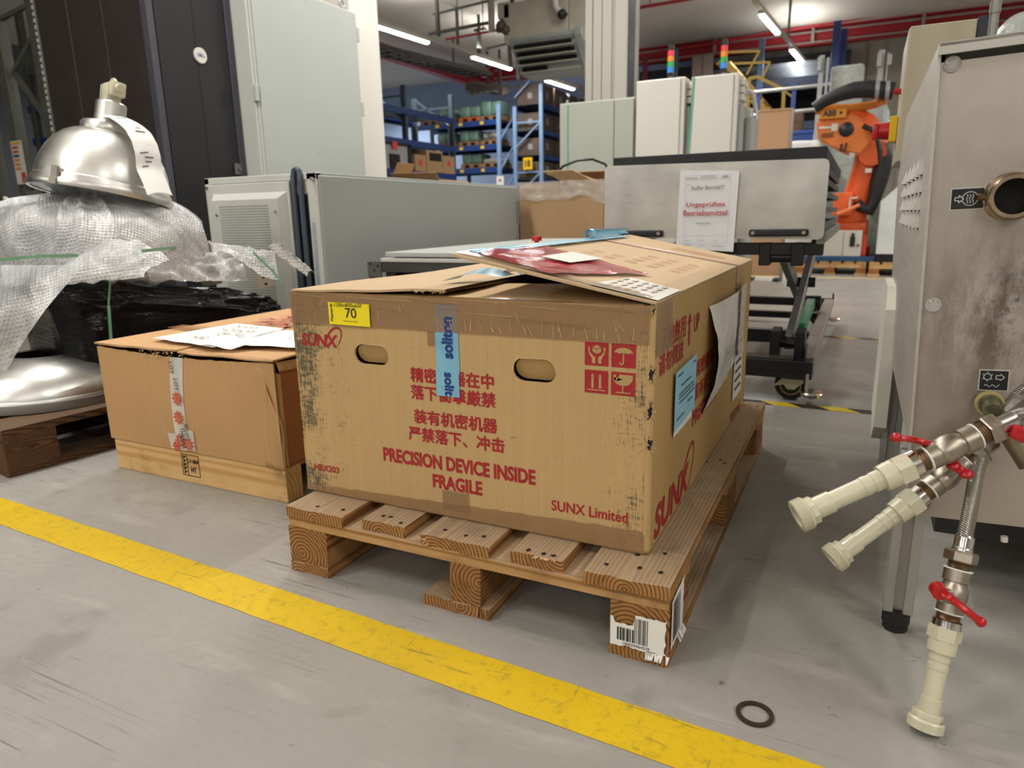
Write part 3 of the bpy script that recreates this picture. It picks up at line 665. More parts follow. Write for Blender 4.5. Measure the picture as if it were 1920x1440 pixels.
mb = MB(); on_right(mb, ((Y0+.01, .015), (Y0+.01, .378), (.15, .378), (.13, .015)), .0068, 20, 3, .003, 6); obj('packing_tape', mb, browntape, right, smooth=60)
mb = MB(); on_right(mb, ((.83, .378), (.90, -.003), (.935, -.003), (.865, .378)), .0068, 14, 3, .001, 4)
obj('pink_tape', mb, pinktape, right)
mb = MB(); sheet(mb, (X1+.001, .9, .42), (0, 1, 0), W_, .036, .157, .001, 3, 8, 4); obj('pink_tape', mb, pinktape, box)
mb = MB()
for k in range(5):
    for j in range(4 if k < 3 else 2): on_right(mb, ((.50+j*.06, .06+k*.05), (.50+j*.06, .085+k*.05), (.535+j*.06, .085+k*.05), (.535+j*.06, .06+k*.05)), .0062, 1, 1, 0)
for k in range(3): on_right(mb, ((.12+k*.08, .16), (.12+k*.08, .175), (.17+k*.08, .175), (.17+k*.08, .16)), .0061, 1, 1, 0)
on_right(mb, ((.98, .05), (.98, .2), (1.06, .2), (1.06, .05)), .0062, 1, 1, 0)
obj('faded_print', mb, kind='stuff', parent=right, mat=film('faded_red_overprint', 'b8766a', .3, .7))
mb = MB(); on_right(mb, ((.14, .378), (.14, .345), (1.05, .345), (1.05, .378)), .0075, 24, 3, .004, 8)
tip = rp(1.0, .37, .006)
mb.grid(lambda a, b: rp(.80+.34*b, .372, .012)+V((-.012*math.sin(a*PI)*(1-b*.4), 0, .020*a*(1-.2*b)+.003*noise.noise(V((a*4, b*6, 2))))), 5, 12)
mb.grid(lambda a, b: rp(.78+.03*b, .372, .006)+V((.011*math.cos(a*2*PI), 0, .014+.013*math.sin(a*2*PI))), 14, 2)
obj('blue_tape', mb, bluetape, right, smooth=60, label='loose curled blue tape along the flap tip')
mb = MB(); q = V((X0+.30, Y0+.10, Z1+.015))
mb.grid(lambda a, b: q+V((.07*a, .07*b+.12*a, .018*math.sin(PI*a)*(.6+.4*b)+.004)), 10, 4); mb.grid(lambda a, b: q+V((.05+.05*b, .16+.16*a, .006+.012*math.sin(PI*b)+.02*a*(b))), 8, 6)
obj('blue_tape', mb, bluetape, left, smooth=60, label='torn blue tape scraps on the left flap')
# right side print and papers
S = V((X1+.0008, 0, 0)); SU = V((0, 1, 0))
for s, y, z, w_, h, b in (('天地無用', .135, .492, .18, .042, .0007), ('请勿倒放', .124, .452, .18, .038, .0007), ('UP', .392, .487, .05, .034, .0009), ('精密機器', .43, .385, .19, .036, .0007), ('装有机密', .425, .335, .19, .036, .0007), ('~PRECISION', .415, .283, .26, .034, 0), ('SUNX Limited', .93, .15, .17, .024, .0006)): mb = MB(); put(mb, s, S+V((0, y, z)), SU, W_, w_, h, bold=b); obj('side_text', mb, redink, box)
mb = MB(); flat(mb, [[(.343, .468), (.357, .468), (.357, .515), (.343, .515)], [(.332, .513), (.368, .513), (.35, .532)]], S, SU, W_); obj('up_arrow', mb, redink, box)
mb = MB(); put(mb, '~SUNX', S+V((0, .125, .155)), SU, W_, .265, .062, shear=.15); swoosh(mb, S, SU, W_, .385, .195, .075, .038, R(42), .010); obj('maker_logo', mb, redink, box)
mb = MB(); sheet(mb, (X1+.0005, Y0+.007, .49), SU, W_, .113, .087, .002, 8, 8, 3); obj('packing_tape', mb, browntape, box, smooth=60)
mb = MB(); sheet(mb, (X1+.002, .235, .314), SU, W_, .155, .122, .002, 4, 4, 3); obj('paper_note', mb, paper, box)
mb = MB(); sheet(mb, (X1+.0048, .225, .327), V((0, .999, .02)), W_, .178, .112, .002, 6, 6, 3); nt = obj('blue_note', mb, pm('blue_paper', '8fc3d8', .7, 0, .02), box, label='pale blue printed paper note')
mb = MB(); rr = random.Random(2)
for z, y, w_ in ((.428, .24, .04), (.43, .37, .02), (.405, .27, .08), (.39, .255, .12), (.383, .255, .13), (.374, .26, .12), (.36, .33, .04), (.345, .24, .05)):
    yy = y
    while yy < y+w_: l = rr.uniform(.005, .014); flat(mb, [[(yy, z), (yy+l, z), (yy+l, z+.0035), (yy, z+.0035)]], S+V((.0068, 0, 0)), SU, W_); yy += l+.004
obj('note_text', mb, inkg, nt, kind='stuff')
mb = MB(); mb.grid(lambda a, b: (X1+.002+.028*math.sin(PI*b)*(1-a)**1.5+.010*math.sin(PI*a)*(.5+.5*b)+.003*noise.noise(V((a*9, b*9, 1))), .505+.03*b*(1-a)+a*(.46+.07*b), .285+a*.045+b*(.235-a*.045)), 20, 20); dp = obj('delivery_note_pouch', mb, pm('white_pouch', 'e8e6e0', .3, 0, .05, 20, bump=.5, bs=40, bd=.004), box, smooth=60, label='bulging white delivery note pouch')
mb = MB(); sheet(mb, (X1+.0125, .90, .34), V((0, 1, .02)), W_, .10, .19, .006, 6, 10, 5); obj('pouch_strip', mb, pm('pouch_tape', 'cdbfae', .3, 0, .05, 20), dp, smooth=60)
mb = MB(); sheet(mb, (X1+.002, .93, .21), SU, W_, .15, .17, .002, 6, 6, 5); pp = obj('shipping_label', mb, paper, box)
mb = MB()
for k in range(5): flat(mb, [[(.95, .235+k*.025), (1.05, .235+k*.025), (1.05, .243+k*.025), (.95, .243+k*.025)]], S+V((.0045, 0, 0)), SU, W_)
obj('label_print', mb, inkg, pp, kind='stuff')
mb = MB(); strokes(mb, [[(.58, .41), (.66, .405), (.78, .43)], [(.6, .39), (.7, .40), (.82, .41)], [(.6, .36), (.68, .365)]], (X1+.036, 0, 0), SU, W_, .003); obj('pouch_text', mb, pm('faint_ink', '9a978f'), dp, kind='stuff')
# ------------------------------------------------------------ small carton on its skid
sk = thing('wooden_skid', 'pale planed timber skid stamped HT, under the plain low carton', 'pallet', (-.6, .65, 0))
fb = obj('front_beam', MB().bb((-.937, .266, 0), (-.262, .325, .093), .0015), wpale, sk)
for yb in (.62, .99): obj('beam', MB().bb((-.937, yb, 0), (-.3, yb+.058, .078), .0015), wpale, sk)
for xb in (-.92, -.78, -.64, -.50, -.37): obj('deck_board', MB().bb((xb, .327, .078), (xb+.09, 1.05, .0935), .001), wpaley, sk)
mb = MB(); Q = V((-.650, .2652, .022)); r_ = [(0, 0), (.068, 0), (.068, .062), (0, .062), (0, 0)]
strokes(mb, [r_, [(.022, 0), (.022, .062)]], Q, U, W_, .0022)
for k in range(5): strokes(mb, [[(.005, .006+k*.011), (.018, .013+k*.011)], [(.005, .013+k*.011), (.012, .009+k*.011)]], Q, U, W_, .0028)
strokes(mb, [[(.011, .004), (.011, .058)]], Q, U, W_, .002)
put(mb, 'LV-084', Q+V((.024, 0, .038)), U, W_, .042, .012, bold=.0006); put(mb, 'HT', Q+V((.034, 0, .012)), U, W_, .021, .014, bold=.0008)
obj('treatment_stamp', mb, pm('burnt_stamp', '2a1d12', .8), fb)
sb = thing('cardboard_box', 'plain low cardboard carton with orange sunburst tape, on the pale timber skid', 'box', (-.6, .65, .094))
a0, a1, b0, b1, z0, z1 = -.944, -.262, .262, 1.045, .0945, .386
rng = random.Random(8)
def topz(x): # the front panel sags a little towards the middle
    t = (x-a0)/(a1-a0); return z1-.012-.010*math.sin(PI*t)+rng.uniform(-.0015, .0012)
mb = MB(); n = 34
for d in (0, .0045):
    for i in range(n):
        x, x2 = a0+(a1-a0)*i/n, a0+(a1-a0)*(i+1)/n
tz = [topz(a0+(a1-a0)*i/n) for i in range(n+1)]
bow = lambda x, z: -.010*math.sin(PI*(x-a0)/(a1-a0))*math.sin(PI*min(1, max(0, (z-z0)/(z1-z0))))
g = []
for d in (0, .0045):
    g.append([[mb.v((a0+(a1-a0)*i/n, b0+d+bow(a0+(a1-a0)*i/n, z0+(tz[i]-z0)*j/8), z0+(tz[i]-z0)*j/8+(rng.uniform(0, .0015) if j == 0 else 0))) for j in range(9)] for i in range(n+1)])
for s_ in g:
    for i in range(n):
        for j in range(8): mb.f([s_[i][j], s_[i+1][j], s_[i+1][j+1], s_[i][j+1]])
for i in range(n): mb.f([g[0][i][8], g[0][i+1][8], g[1][i+1][8], g[1][i][8]])
obj('front_panel', mb, c_small, sb, smooth=50)
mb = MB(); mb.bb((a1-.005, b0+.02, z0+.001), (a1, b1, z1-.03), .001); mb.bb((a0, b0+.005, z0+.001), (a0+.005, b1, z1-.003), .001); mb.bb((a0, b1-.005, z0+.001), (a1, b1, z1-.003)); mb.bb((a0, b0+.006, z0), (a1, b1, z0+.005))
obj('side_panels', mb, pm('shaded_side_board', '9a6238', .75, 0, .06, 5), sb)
mb = MB() # the split corner fold
mb.grid(lambda a, b: (a1-.060+.062*a+.002*noise.noise(V((a*5, b*8, 2))), b0+.001-.006*math.sin(PI*a)+.018*a*a, z0-.002+(z1-z0-.022-.02*a*a)*b), 8, 14)
mb.grid(lambda a, b: (a1-.030+.034*a, b0-.004+.012*a*a-.003*math.sin(7*b), z0-.004+(z1-z0-.06-.10*a)*b), 6, 12)
obj('corner_fold', mb, c_small, sb, smooth=60, solid=.003)
mb = flap((a0-.003, b0-.004, z1-.0045), (1, 0, 0), (0, 1, 0), (a1-a0)*.505, b1-b0, seed=12, sag=-.003, rag=.002); obj('top_flap', mb, c_small_top, sb, smooth=50)
mb = flap((a0+(a1-a0)*.508, b0-.006, z1-.0075), (1, 0, 0), (0, 1, .003), (a1-a0)*.50, b1-b0, seed=15, sag=-.002, rag=.002); obj('top_flap', mb, c_small_top, sb, smooth=50)
mb = MB(); wavy(mb, (a0, b0-.0045, z1-.004), (1, 0, 0), (0, 0, 1), a1-a0, .0042, .0065); obj('corrugated_edge', mb, c_edge, sb, kind='stuff')
mb = MB(); mb.grid(lambda a, b: (a1-.004+.012*b, b0+.01+.2*a, z1-.012-.022*b*b-.006*math.sin(a*3)), 8, 5); obj('loose_edge', mb, c_small, sb, smooth=60, solid=.003)
mb = MB()
for i in range(44): # frayed paper where the tape was cut
    q = V((-.66+rng.gauss(0, .045), b0-.011, z1-.016+rng.uniform(-.004, .012))); mb.poly([q, q+V((.007, .001, .001)), q+V((rng.uniform(-.006, .008), rng.uniform(-.006, -.001), rng.uniform(-.007, .006)))])
obj('torn_paper', mb, pm('torn_fibre', 'b79a6c'), sb, kind='stuff')
def ff(x, z, e): return V((x, b0+bow(x, z)-e, z))
def fsheet(x, z, w_, h, sl, e, m_, seed):
    mb = MB(); mb.grid(lambda a, b: ff(x+a*w_+sl*b, z+b*h, e+.0012*(.5+.5*noise.noise(V((a*5+seed, b*9, seed))))), 5, 12); return mb
mb = fsheet(-.652, .100, .050, .265, .020, .0008, 0, 3)
t1 = obj('printed_tape', mb, cleartape, sb, smooth=60, label='whitish tape with orange sunbursts')
obj('printed_tape', fsheet(-.676, .098, .06, .048, -.004, .0019, 0, 6), cleartape, sb, smooth=60); obj('printed_tape', fsheet(-.63, .102, .052, .062, .006, .0024, 0, 7), cleartape, sb, smooth=60)
def burst(mb, P, u, v_, cx, cy, r, wd, squash=1.0):
    ln = []
    for k in range(18):
        a = 2*PI*k/18; r0, r1 = (.32, 1) if k % 2 else (.12, .62)
        ln.append([(cx+r*r0*math.cos(a)*squash, cy+r*r0*math.sin(a)), (cx+r*r1*math.cos(a)*squash, cy+r*r1*math.sin(a))])
        if k % 2: ln.append([(cx+r*.55*math.cos(a)*squash, cy+r*.55*math.sin(a)), (cx+r*.85*math.cos(a+.17)*squash, cy+r*.85*math.sin(a+.17))]); ln.append([(cx+r*.55*math.cos(a)*squash, cy+r*.55*math.sin(a)), (cx+r*.85*math.cos(a-.17)*squash, cy+r*.85*math.sin(a-.17))])
    strokes(mb, ln, P, u, v_, wd)
for cx, cz, r in ((-.612, .252, .021), (-.618, .197, .021), (-.599, .122, .022), (-.630, .128, .021), (-.652, .108, .016)): mb = MB(); burst(mb, V((0, b0+bow(cx, cz)-.0046, 0)), U, W_, cx, cz, r, .0022); obj('sunburst_print', mb, orangeink, t1, kind='stuff')
for s, x, z, w_ in (('LOY', -.632, .353, .034), ('LOY', -.618, .308, .034), ('THERMA', -.624, .168, .062), ('ALLOY', -.604, .183, .05)): mb = MB(); put(mb, s, V((x, b0+bow(x, z-.02)-.0046, z)), (0, 0, -1), (1, 0, 0), w_, .014, bold=.0003); obj('tape_lettering', mb, inkg, t1)
def tp(x, y, e=.002): return V((x, y, z1+.004+e))
def tsheet(pts, e, amp, seed, nu=8, nv=8):
    mb = MB(); a, b, c, d = [V(q) for q in pts]
    mb.grid(lambda s, t: tp(*(a.lerp(b, s).lerp(d.lerp(c, s), t)), e+amp*(.5+.5*noise.noise(V((s*4+seed, t*4, seed))))), nu, nv); return mb
mb = tsheet(((-.79, .33), (-.49, .285), (-.545, .60), (-.78, .63)), .004, .004, 4); mb.grid(lambda a, b: tp(-.555+.12*a+.03*b, .292+.05*b, .006+.022*b*(1-.4*a)+.004*math.sin(5*a)), 8, 4)
n1 = obj('address_label', mb, paper, sb, smooth=60, label='white handwritten address label')
n2 = obj('address_label', tsheet(((-.50, .33), (-.27, .36), (-.29, .60), (-.53, .57)), .004, .004, 6), paper, sb, smooth=60)
mb = MB(); rr = random.Random(4)
for y, x, w_ in ((.56, -.72, .11), (.50, -.70, .14), (.445, -.66, .12), (.40, -.64, .13), (.37, -.7, .09)):
    ln = []; xx = x
    while xx < x+w_: ln.append((xx, y+rr.uniform(-.014, .014))); xx += rr.uniform(.004, .008)
    strokes(mb, [ln], (0, 0, z1+.0145), (1, 0, 0), (0, 1, 0), .0028)
obj('handwriting', mb, pm('pen_ink', '33343a', .7), n1, kind='stuff')
mb = MB()
for y, x in ((.50, -.42), (.44, -.40)):
    ln = []; xx = x
    while xx < x+.1: ln.append((xx, y+rr.uniform(-.008, .008))); xx += rr.uniform(.004, .008)
    strokes(mb, [ln], (0, 0, z1+.0145), (1, 0, 0), (0, 1, 0), .0024)
obj('handwriting', mb, pm('pen_ink', '33343a'), n2, kind='stuff')
mb = MB(); burst(mb, (0, 0, z1+.0062), (1, 0, 0), (0, 1, 0), -.66, .76, .15, .012, 1.0); obj('sunburst_print', mb, kind='stuff', parent=sb, mat=pm('sunburst_red', 'b9705c', .75, 0, .1, 50))
mb = tsheet(((-.945, .50), (-.72, .50), (-.72, .56), (-.945, .56)), .0025, .001, 2); obj('packing_tape', mb, film('clear_brown_tape', 'b0855c', .6, .3), sb)
# ------------------------------------------------------------ dark pallet with lamps under wrap
RZ = M.Rotation(R(-6), 4, 'Z')
lp = thing('wooden_pallet', 'dark stained wooden pallet carrying the bubble wrapped lamps', 'pallet', (-1.6, .7, 0))
T0 = M.Translation((-1.155, .075, 0)) @ RZ
def lbox(a, b, **k):
    mb = roughbox(a, b, **k); bmesh.ops.transform(mb.bm, matrix=T0, verts=mb.bm.verts); return mb
for i in range(5): obj('deck_board', lbox((-.8+[0, .186, .3275, .5135, .655][i], 0, .122), (-.8+[.145, .286, .4725, .6135, .80][i], 1.2, .144), ax=1, seed=70+i), wdy, lp)
for j, yb in enumerate((0, .5275, 1.055)):
    obj('cross_board', lbox((-.8, yb, .1), (0, yb+.145, .122), ax=0, seed=80+j), wdx, lp)
    for i, (p, q) in enumerate(((-.8, -.7), (-.4725, -.3275), (-.1, 0))): obj('block', lbox((p, yb, .022), (q, yb+.145, .1), ax=1, seed=90+3*j+i), wdy, lp)
for i, (p, q) in enumerate(((-.8, -.7), (-.4725, -.3275), (-.1, 0))): obj('bottom_board', lbox((p, 0, 0), (q, 1.2, .022), ax=1, seed=120+i), wdy, lp)
# black film bundle: a long carton under stretch film
def blob(c, d, T_=None, pw=6, amp=.02, sx=5, nu=64, nv=30, seed=0, streak=(1, 1, 1), ridge=0.0):
    """rounded block (superellipsoid) with folds"""
    mb = MB(T_); c, d = V(c), V(d)/2
    sg = lambda x: math.copysign(abs(x)**(2/pw), x)
    def f(u, v_):
        th = 2*PI*u; ph = -PI/2+PI*v_; p = V((sg(math.cos(ph))*sg(math.cos(th)), sg(math.cos(ph))*sg(math.sin(th)), sg(math.sin(ph))))
        q = V((p.x*d.x, p.y*d.y, p.z*d.z)); k = V((q.x*streak[0], q.y*streak[1], q.z*streak[2]))*sx
        h = amp*(noise.noise(k+V((seed, 0, 0)))+.5*noise.noise(k*2.3+V((0, seed, 0)))+.35*abs(noise.noise(k*4.1)))
        if ridge: h += ridge*sum((1-min(1, abs(noise.noise(V((q.x*6, q.y*1.5+q.z*2*s_, q.z*24-q.y*5*s_+9*s_+seed)))*3.2)))**2 for s_ in (-1, .3, 1.2))
        return c+q+p.normalized()*h
    mb.grid(f, nu, nv, True); return mb
Tb = M.Translation((-1.40, .83, 0)) @ M.Rotation(R(-13), 4, 'Z')
mb = blob((0, 0, .318), (.42, .82, .32), Tb, 7, .012, 10, 260, 150, 3, (1, .3, 2.6), .009)
for v in mb.bm.verts:
    if v.co.z > .2: v.co.z += (v.co.z-.2)*.28*max(-1, min(1, (.83-v.co.y)/.4))
bf = obj('film_wrapped_bundle', mb, blackfilm, None, smooth=180, label='low bundle in black stretch film on the dark pallet, behind the plain carton', cat='bundle')
# bubble wrapped heap on top
def heap(c, d, amp, sx, seed, pw=2.6, nu=80, nv=44, shape=None):
    mb = MB(); c, d = V(c), V(d)/2; sg = lambda x: math.copysign(abs(x)**(2/pw), x)
    def f(u, v_):
        th = 2*PI*u; ph = -PI/2+PI*v_; p = V((sg(math.cos(ph))*sg(math.cos(th)), sg(math.cos(ph))*sg(math.sin(th)), sg(math.sin(ph))))
        q = V((p.x*d.x, p.y*d.y, p.z*d.z)); k = q*sx
        rid = 1-abs(noise.noise(V((math.cos(th)*2.2+seed, math.sin(th)*2.2, q.z*1.2+seed)))*2.4)   # folds running down the drape
        h = amp*(1.1*noise.noise(k+V((seed, 3, 0)))+.28*noise.noise(k*2.9+V((0, seed, 0)))+1.0*rid**5-.4)
        r_ = c+q+p.normalized()*h
        return shape(r_) if shape else r_
    mb.grid(f, nu, nv, True); return mb
bw = thing('bubble_wrap_bundle', 'heap of lamps draped in clear bubble wrap, under the upright bell lamp', 'bundle', (-1.55, .6, .45))
def shp(q):
    if q.x > -1.30: q.z -= .42*(q.x+1.30)**1.2
    return q
obj('bubble_wrap', heap((-1.575, .72, .655), (.81, .62, .32), .026, 3.2, 2, 3.0, 130, 70, shp), bubble, bw, smooth=180)
mb = MB()  # sheet hanging over the near corner, with its diagonal edge
def drape(a, b):
    top = V((-1.80, .33, .595)).lerp(V((-1.05, .33, .600)), a); bot = V((-1.85, .10, .155)).lerp(V((-1.43, .24, .225)), a)
    q = top.lerp(bot, b); fo = noise.noise(V((a*4, b*1.2, 4)))*.030+.006*noise.noise(V((a*12, b*4, 8)))+.035*math.sin(PI*b)
    return q+V((fo*.4, -fo-.03*math.sin(PI*a), 0))
mb.grid(drape, 44, 34); obj('hanging_sheet', mb, bubble, bw, smooth=180)
mb = MB()
def crest(a, b):
    q = V((-1.33, .36, .575)).lerp(V((-1.02, .50, .60)), a); h = .08*math.sin(PI*a)**.7*b
    return q+V((0, .10*b-.03*math.sin(PI*b), h-.05*(1-b)+.012*noise.noise(V((a*9, b*6, 3)))))
mb.grid(crest, 24, 12); obj('loose_fold', mb, bubble, bw, smooth=180)
mb = MB()
def skirt(a, b): # sheet lying over the film bundle to the right of the heap
    q = V((-1.20, .60, .62)).lerp(V((-1.20, 1.05, .60)), a); e = V((-1.15, .62, .525)).lerp(V((-1.12, 1.02, .49)), a)
    return q.lerp(e, b)+V((.02, -.02, .02))*noise.noise(V((a*8, b*5, 9)))+V((0, 0, .02*math.sin(PI*b)))
mb.grid(skirt, 30, 14); obj('loose_sheet', mb, bubble, bw, smooth=180)
# bell lamps
def bell(P, ax, s=1.0, hs=1.0):
    prof = [(.262, -.012), (.266, 0), (.262, .012), (.254, .013), (.251, .03), (.2445, .034), (.243, .05), (.232, .095), (.214, .135), (.188, .17), (.158, .195), (.128, .21), (.097, .216)]
    inner = [(r-.006 if r > .1 else r, h-.004) for r, h in prof[3:]][::-1]
    return MB().lathe([(r*s, h*hs) for r, h in prof+[(.09, .212)]+inner+[(.250, -.010)]], P, ax, 56, True)
lx = V((-1.452, .70, .820)); ax = V((.02, .20, 1)).normalized(); ax = (ax+V((.896, .443, 0))*.045).normalized()
la = thing('bell_lamp', 'upright aluminium bell lamp with a paper tag, standing on the bubble wrap heap', 'lamp', lx)
obj('reflector', bell(lx, ax, .88, 1.0), spun, la, smooth=40)
obj('lens', MB().lathe([(0, -.004), (.218, -.004), (.218, -.008), (0, -.008)], lx, ax, 40), pm('lamp_glass', '6f7673', .15, .2, .03), la)
obj('collar', MB().lathe([(.0, .212), (.089, .212), (.0905, .216), (.0905, .240), (.086, .246), (.05, .246), (.05, .25), (.0495, .322), (.046, .326), (0, .326)], lx, ax, 40), spun, la, smooth=40)
Lf = frame(lx, ax, (.92, -.2, 0))
jb = MB(Lf); jb.box((-.006, 0, .362), (.052, .05, .062), None, .006); jb.box((.028, .004, .372), (.034, .048, .05), None, .005); jb.box((-.034, -.004, .360), (.004, .046, .056), None, .001)
jo = obj('junction_box', jb, ivory, la, smooth=40)
jb = MB(Lf); jb.cyl((.03, 0, .378), (.062, 0, .372), .014, .012, 14); jb.cyl((-.036, 0, .35), (-.05, 0, .348), .010, .008, 12); obj('cable_gland', jb, ivory, jo, smooth=40, kind='stuff')
obj('hanging_loop', MB(Lf).tube([(.026*math.cos(R(t))-.002, 0, .388+.022*math.sin(R(t))) for t in range(-10, 200, 15)], .0055, 8), ivory, jo, smooth=60)
clip = MB(); cdv = V((.30, -.95, 0)); cdv = (cdv-ax*cdv.dot(ax)).normalized(); fr_ = frame(lx+cdv*.228, ax, cdv)
clip.T = fr_; clip.box((0, 0, .022), (.010, .026, .05), None, .002); clip.box((.004, 0, -.004), (.012, .028, .022), None, .002); obj('rim_clip', clip, pm('clip_metal', '98928a', .35, .9), la)
mb = MB() # long paper tag curling over the shoulder
tdir = (V((.97, .20, 0))).normalized(); tsd = V((-.20, .97, 0)).normalized()
tg = [(.02, .262), (.075, .252), (.115, .232), (.155, .206), (.190, .165), (.214, .12), (.228, .07), (.262, .025), (.292, -.02)]
def tagf(a, b):
    k = a*(len(tg)-1); i = min(int(k), len(tg)-2); f = k-i; r = tg[i][0]*(1-f)+tg[i+1][0]*f; h = tg[i][1]*(1-f)+tg[i+1][1]*f
    return lx+ax*(h+.010)+tdir*r+tsd*((b-.62)*.12-.04*a)+ax*.010*math.sin(PI*b)
mb.grid(tagf, 26, 6); tg_ = obj('paper_tag', mb, paper, la, smooth=60, label='long white paper tag')
mb = MB(); rr = random.Random(9)
for a in (.06, .1, .16, .36, .40, .62, .66, .70, .74):
    b = rr.uniform(.15, .4); w_ = rr.uniform(.2, .5); q = [tagf(a, b), tagf(a, b+w_), tagf(a+.012, b+w_), tagf(a+.012, b)]; n_ = (q[1]-q[0]).cross(q[2]-q[1]).normalized(); n_ = n_ if n_.dot(tdir+V((0, -.3, .6))) > 0 else -n_
    mb.poly([p+n_*.0025 for p in q])
obj('tag_text', mb, inkg, tg_, kind='stuff')
l2 = V((-1.47, .40, .158)); a2 = V((.0, .02, 1)).normalized()
lb = thing('bell_lamp', 'bell lamp lying rim down at the pallet corner, half covered by bubble wrap', 'lamp', l2)
obj('reflector', bell(l2, a2, 1.08, .62), spun, lb, smooth=40)
obj('rim_ring', MB().lathe([(.27, -.014), (.287, -.014), (.289, .0), (.287, .014), (.27, .014)], l2, a2, 56, True), pm('rim_grey', '8d8b86', .4, .6), lb, smooth=40)
# steel brackets lying on the film bundle
def channel(name, label, p, rot, L_, w_, h):
    t_ = thing(name, label, 'bracket', p, 'steel brackets on the film bundle'); m_ = M.Translation(p) @ rot.to_matrix().to_4x4(); mb = MB(m_); th = .004
    mb.box((0, 0, L_/2), (w_, th, L_), None, .001); mb.box((w_/2-th/2, h/2, L_/2), (th, h, L_), None, .001); mb.box((-w_/2+th/2, h/2, L_/2), (th, h, L_), None, .001); mb.box((0, h/2, L_-th/2), (w_, h, th), None, .001)
    obj('channel', mb, pm('grey_bracket', 'a9a49a', .4, .4, .05), t_)
    mb = MB(m_)
    for z in (.35, .12): mb.cyl((0, -th*.6, L_*z), (0, -th*.2, L_*z), .006, n=12)
    obj('bolt_holes', mb, dark, t_, kind='stuff')
from mathutils import Euler
channel('steel_bracket', 'grey steel channel bracket standing beside the bubble wrap, nearer the lamp', (-1.262, .97, .475), Euler((R(6), R(-9), R(52))), .165, .075, .05)
channel('steel_bracket', 'grey steel bracket at the far right end of the black film bundle', (-1.085, 1.08, .46), Euler((R(4), R(-14), R(40))), .125, .06, .045)
mb = MB(); mb.grid(lambda a, b: V((-1.24, .96, .645)).lerp(V((-1.05, 1.10, .60)), a)+V((.03*b, -.02*b, -.10*b*(.4+.6*a)+.02*math.sin(a*6)*b))+V((0, 0, .01))*noise.noise(V((a*9, b*6, 1))), 20, 12); obj('wrap_scrap', mb, bubble, bw, smooth=180)
mb = MB(); mb.grid(lambda a, b: V((-1.08, 1.10, .615)).lerp(V((-.97, 1.18, .50)), a)+V((.05*b*(1-a*.4), .03*b, .02*math.sin(PI*b)+.012*noise.noise(V((a*9, b*6, 5))))), 14, 10); obj('wrap_scrap', mb, bubble, bw, smooth=180)
# green strapping round the load
st = thing('strapping', 'pale green plastic straps tied round the wrapped lamp load', 'strap', (-1.3, .5, .144))
def strap(pts, w_=.014):
    mb = MB(); pts = [V(p) for p in pts]
    for a, b in zip(pts, pts[1:]): mb.bar(a, b, .0016, w_, None)
    return mb
obj('strap', strap([(-1.155, .46, .144), (-1.15, .44, .30), (-1.158, .46, .46), (-1.19, .50, .535)]), green, st)
obj('strap', strap([(-1.86, .10, .30), (-1.52, .20, .42), (-1.40, .27, .585)]), green, st)
obj('strap', strap([(-1.80, .31, .60), (-1.45, .305, .612), (-1.25, .32, .625), (-1.15, .38, .625)], .01), green, st)
obj('strap', strap([(-0.932, 0.440, 0.636), (-1.053, 0.620, 0.635), (-1.322, 0.930, 0.627)], .01), green, st)
obj('strap', strap([(-1.10, 1.04, .60), (-1.02, 1.05, .53), (-.985, 1.06, .48)], .01), green, st)
# ------------------------------------------------------------ grey cabinet lying on its side
cb = thing('electrical_cabinet', 'light grey cabinet lying on its side with a perforated vent door', 'cabinet', (-1.45, 2.4, .15))
ax0, ax1, ay0, ay1, az0, az1 = -1.795, -1.115, 1.45, 3.46, .15, .918
obj('body', MB().bb((ax0, ay0+.03, az0), (ax1, ay1, az1), .004), mgrey, cb)
obj('side_panel', MB().bb((ax1-.002, ay0+.012, az0+.02), (ax1+.006, ay1-.03, az1-.012), .003), mgrey, cb)
mb = MB()
for a, b in (((ax0, ay0, az1-.03), (ax1, ay0+.035, az1)), ((ax0, ay0, az0), (ax1, ay0+.035, az0+.04)), ((ax0, ay0, az0), (ax0+.03, ay0+.035, az1)), ((ax1-.055, ay0, az0), (ax1, ay0+.035, az1))): mb.bb(a, b, .003)
mb.bb((ax1-.085, ay0+.005, az1-.085), (ax1-.05, ay0+.035, az1-.03)); obj('front_frame', mb, lgrey, cb)
obj('vent_door', MB().bb((ax0+.02, ay0-.012, az0+.03), (-1.262, ay0+.004, az1-.032), .003), lgrey, cb)
mb = MB(); dz0, dz1 = az0+.07, az1-.075   # raised housing with chamfered rim
o_ = [(ax0+.065, dz0), (-1.275, dz0), (-1.275, dz1), (ax0+.065, dz1)]; i_ = [(ax0+.085, dz0+.03), (-1.305, dz0+.03), (-1.305, dz1-.03), (ax0+.085, dz1-.03)]
for k in range(4): j = (k+1) % 4; mb.poly([(o_[k][0], ay0-.012, o_[k][1]), (o_[j][0], ay0-.012, o_[j][1]), (i_[j][0], ay0-.045, i_[j][1]), (i_[k][0], ay0-.045, i_[k][1])])
mb.poly([(a, ay0-.045, b) for a, b in i_]); vh = obj('vent_housing', mb, lgrey, cb)
mb = MB(); zz = dz1-.05
for r_ in range(46):
    for c_ in range(26):
        x = -1.665+c_*.0118; z = zz-.012-r_*.0118; mb.poly([(x, ay0-.0456, z), (x+.0078, ay0-.0456, z), (x+.0078, ay0-.0456, z+.0052), (x, ay0-.0456, z+.0052)])
obj('vent_holes', mb, pm('hole_grey', '77776f', .7), vh, kind='stuff')
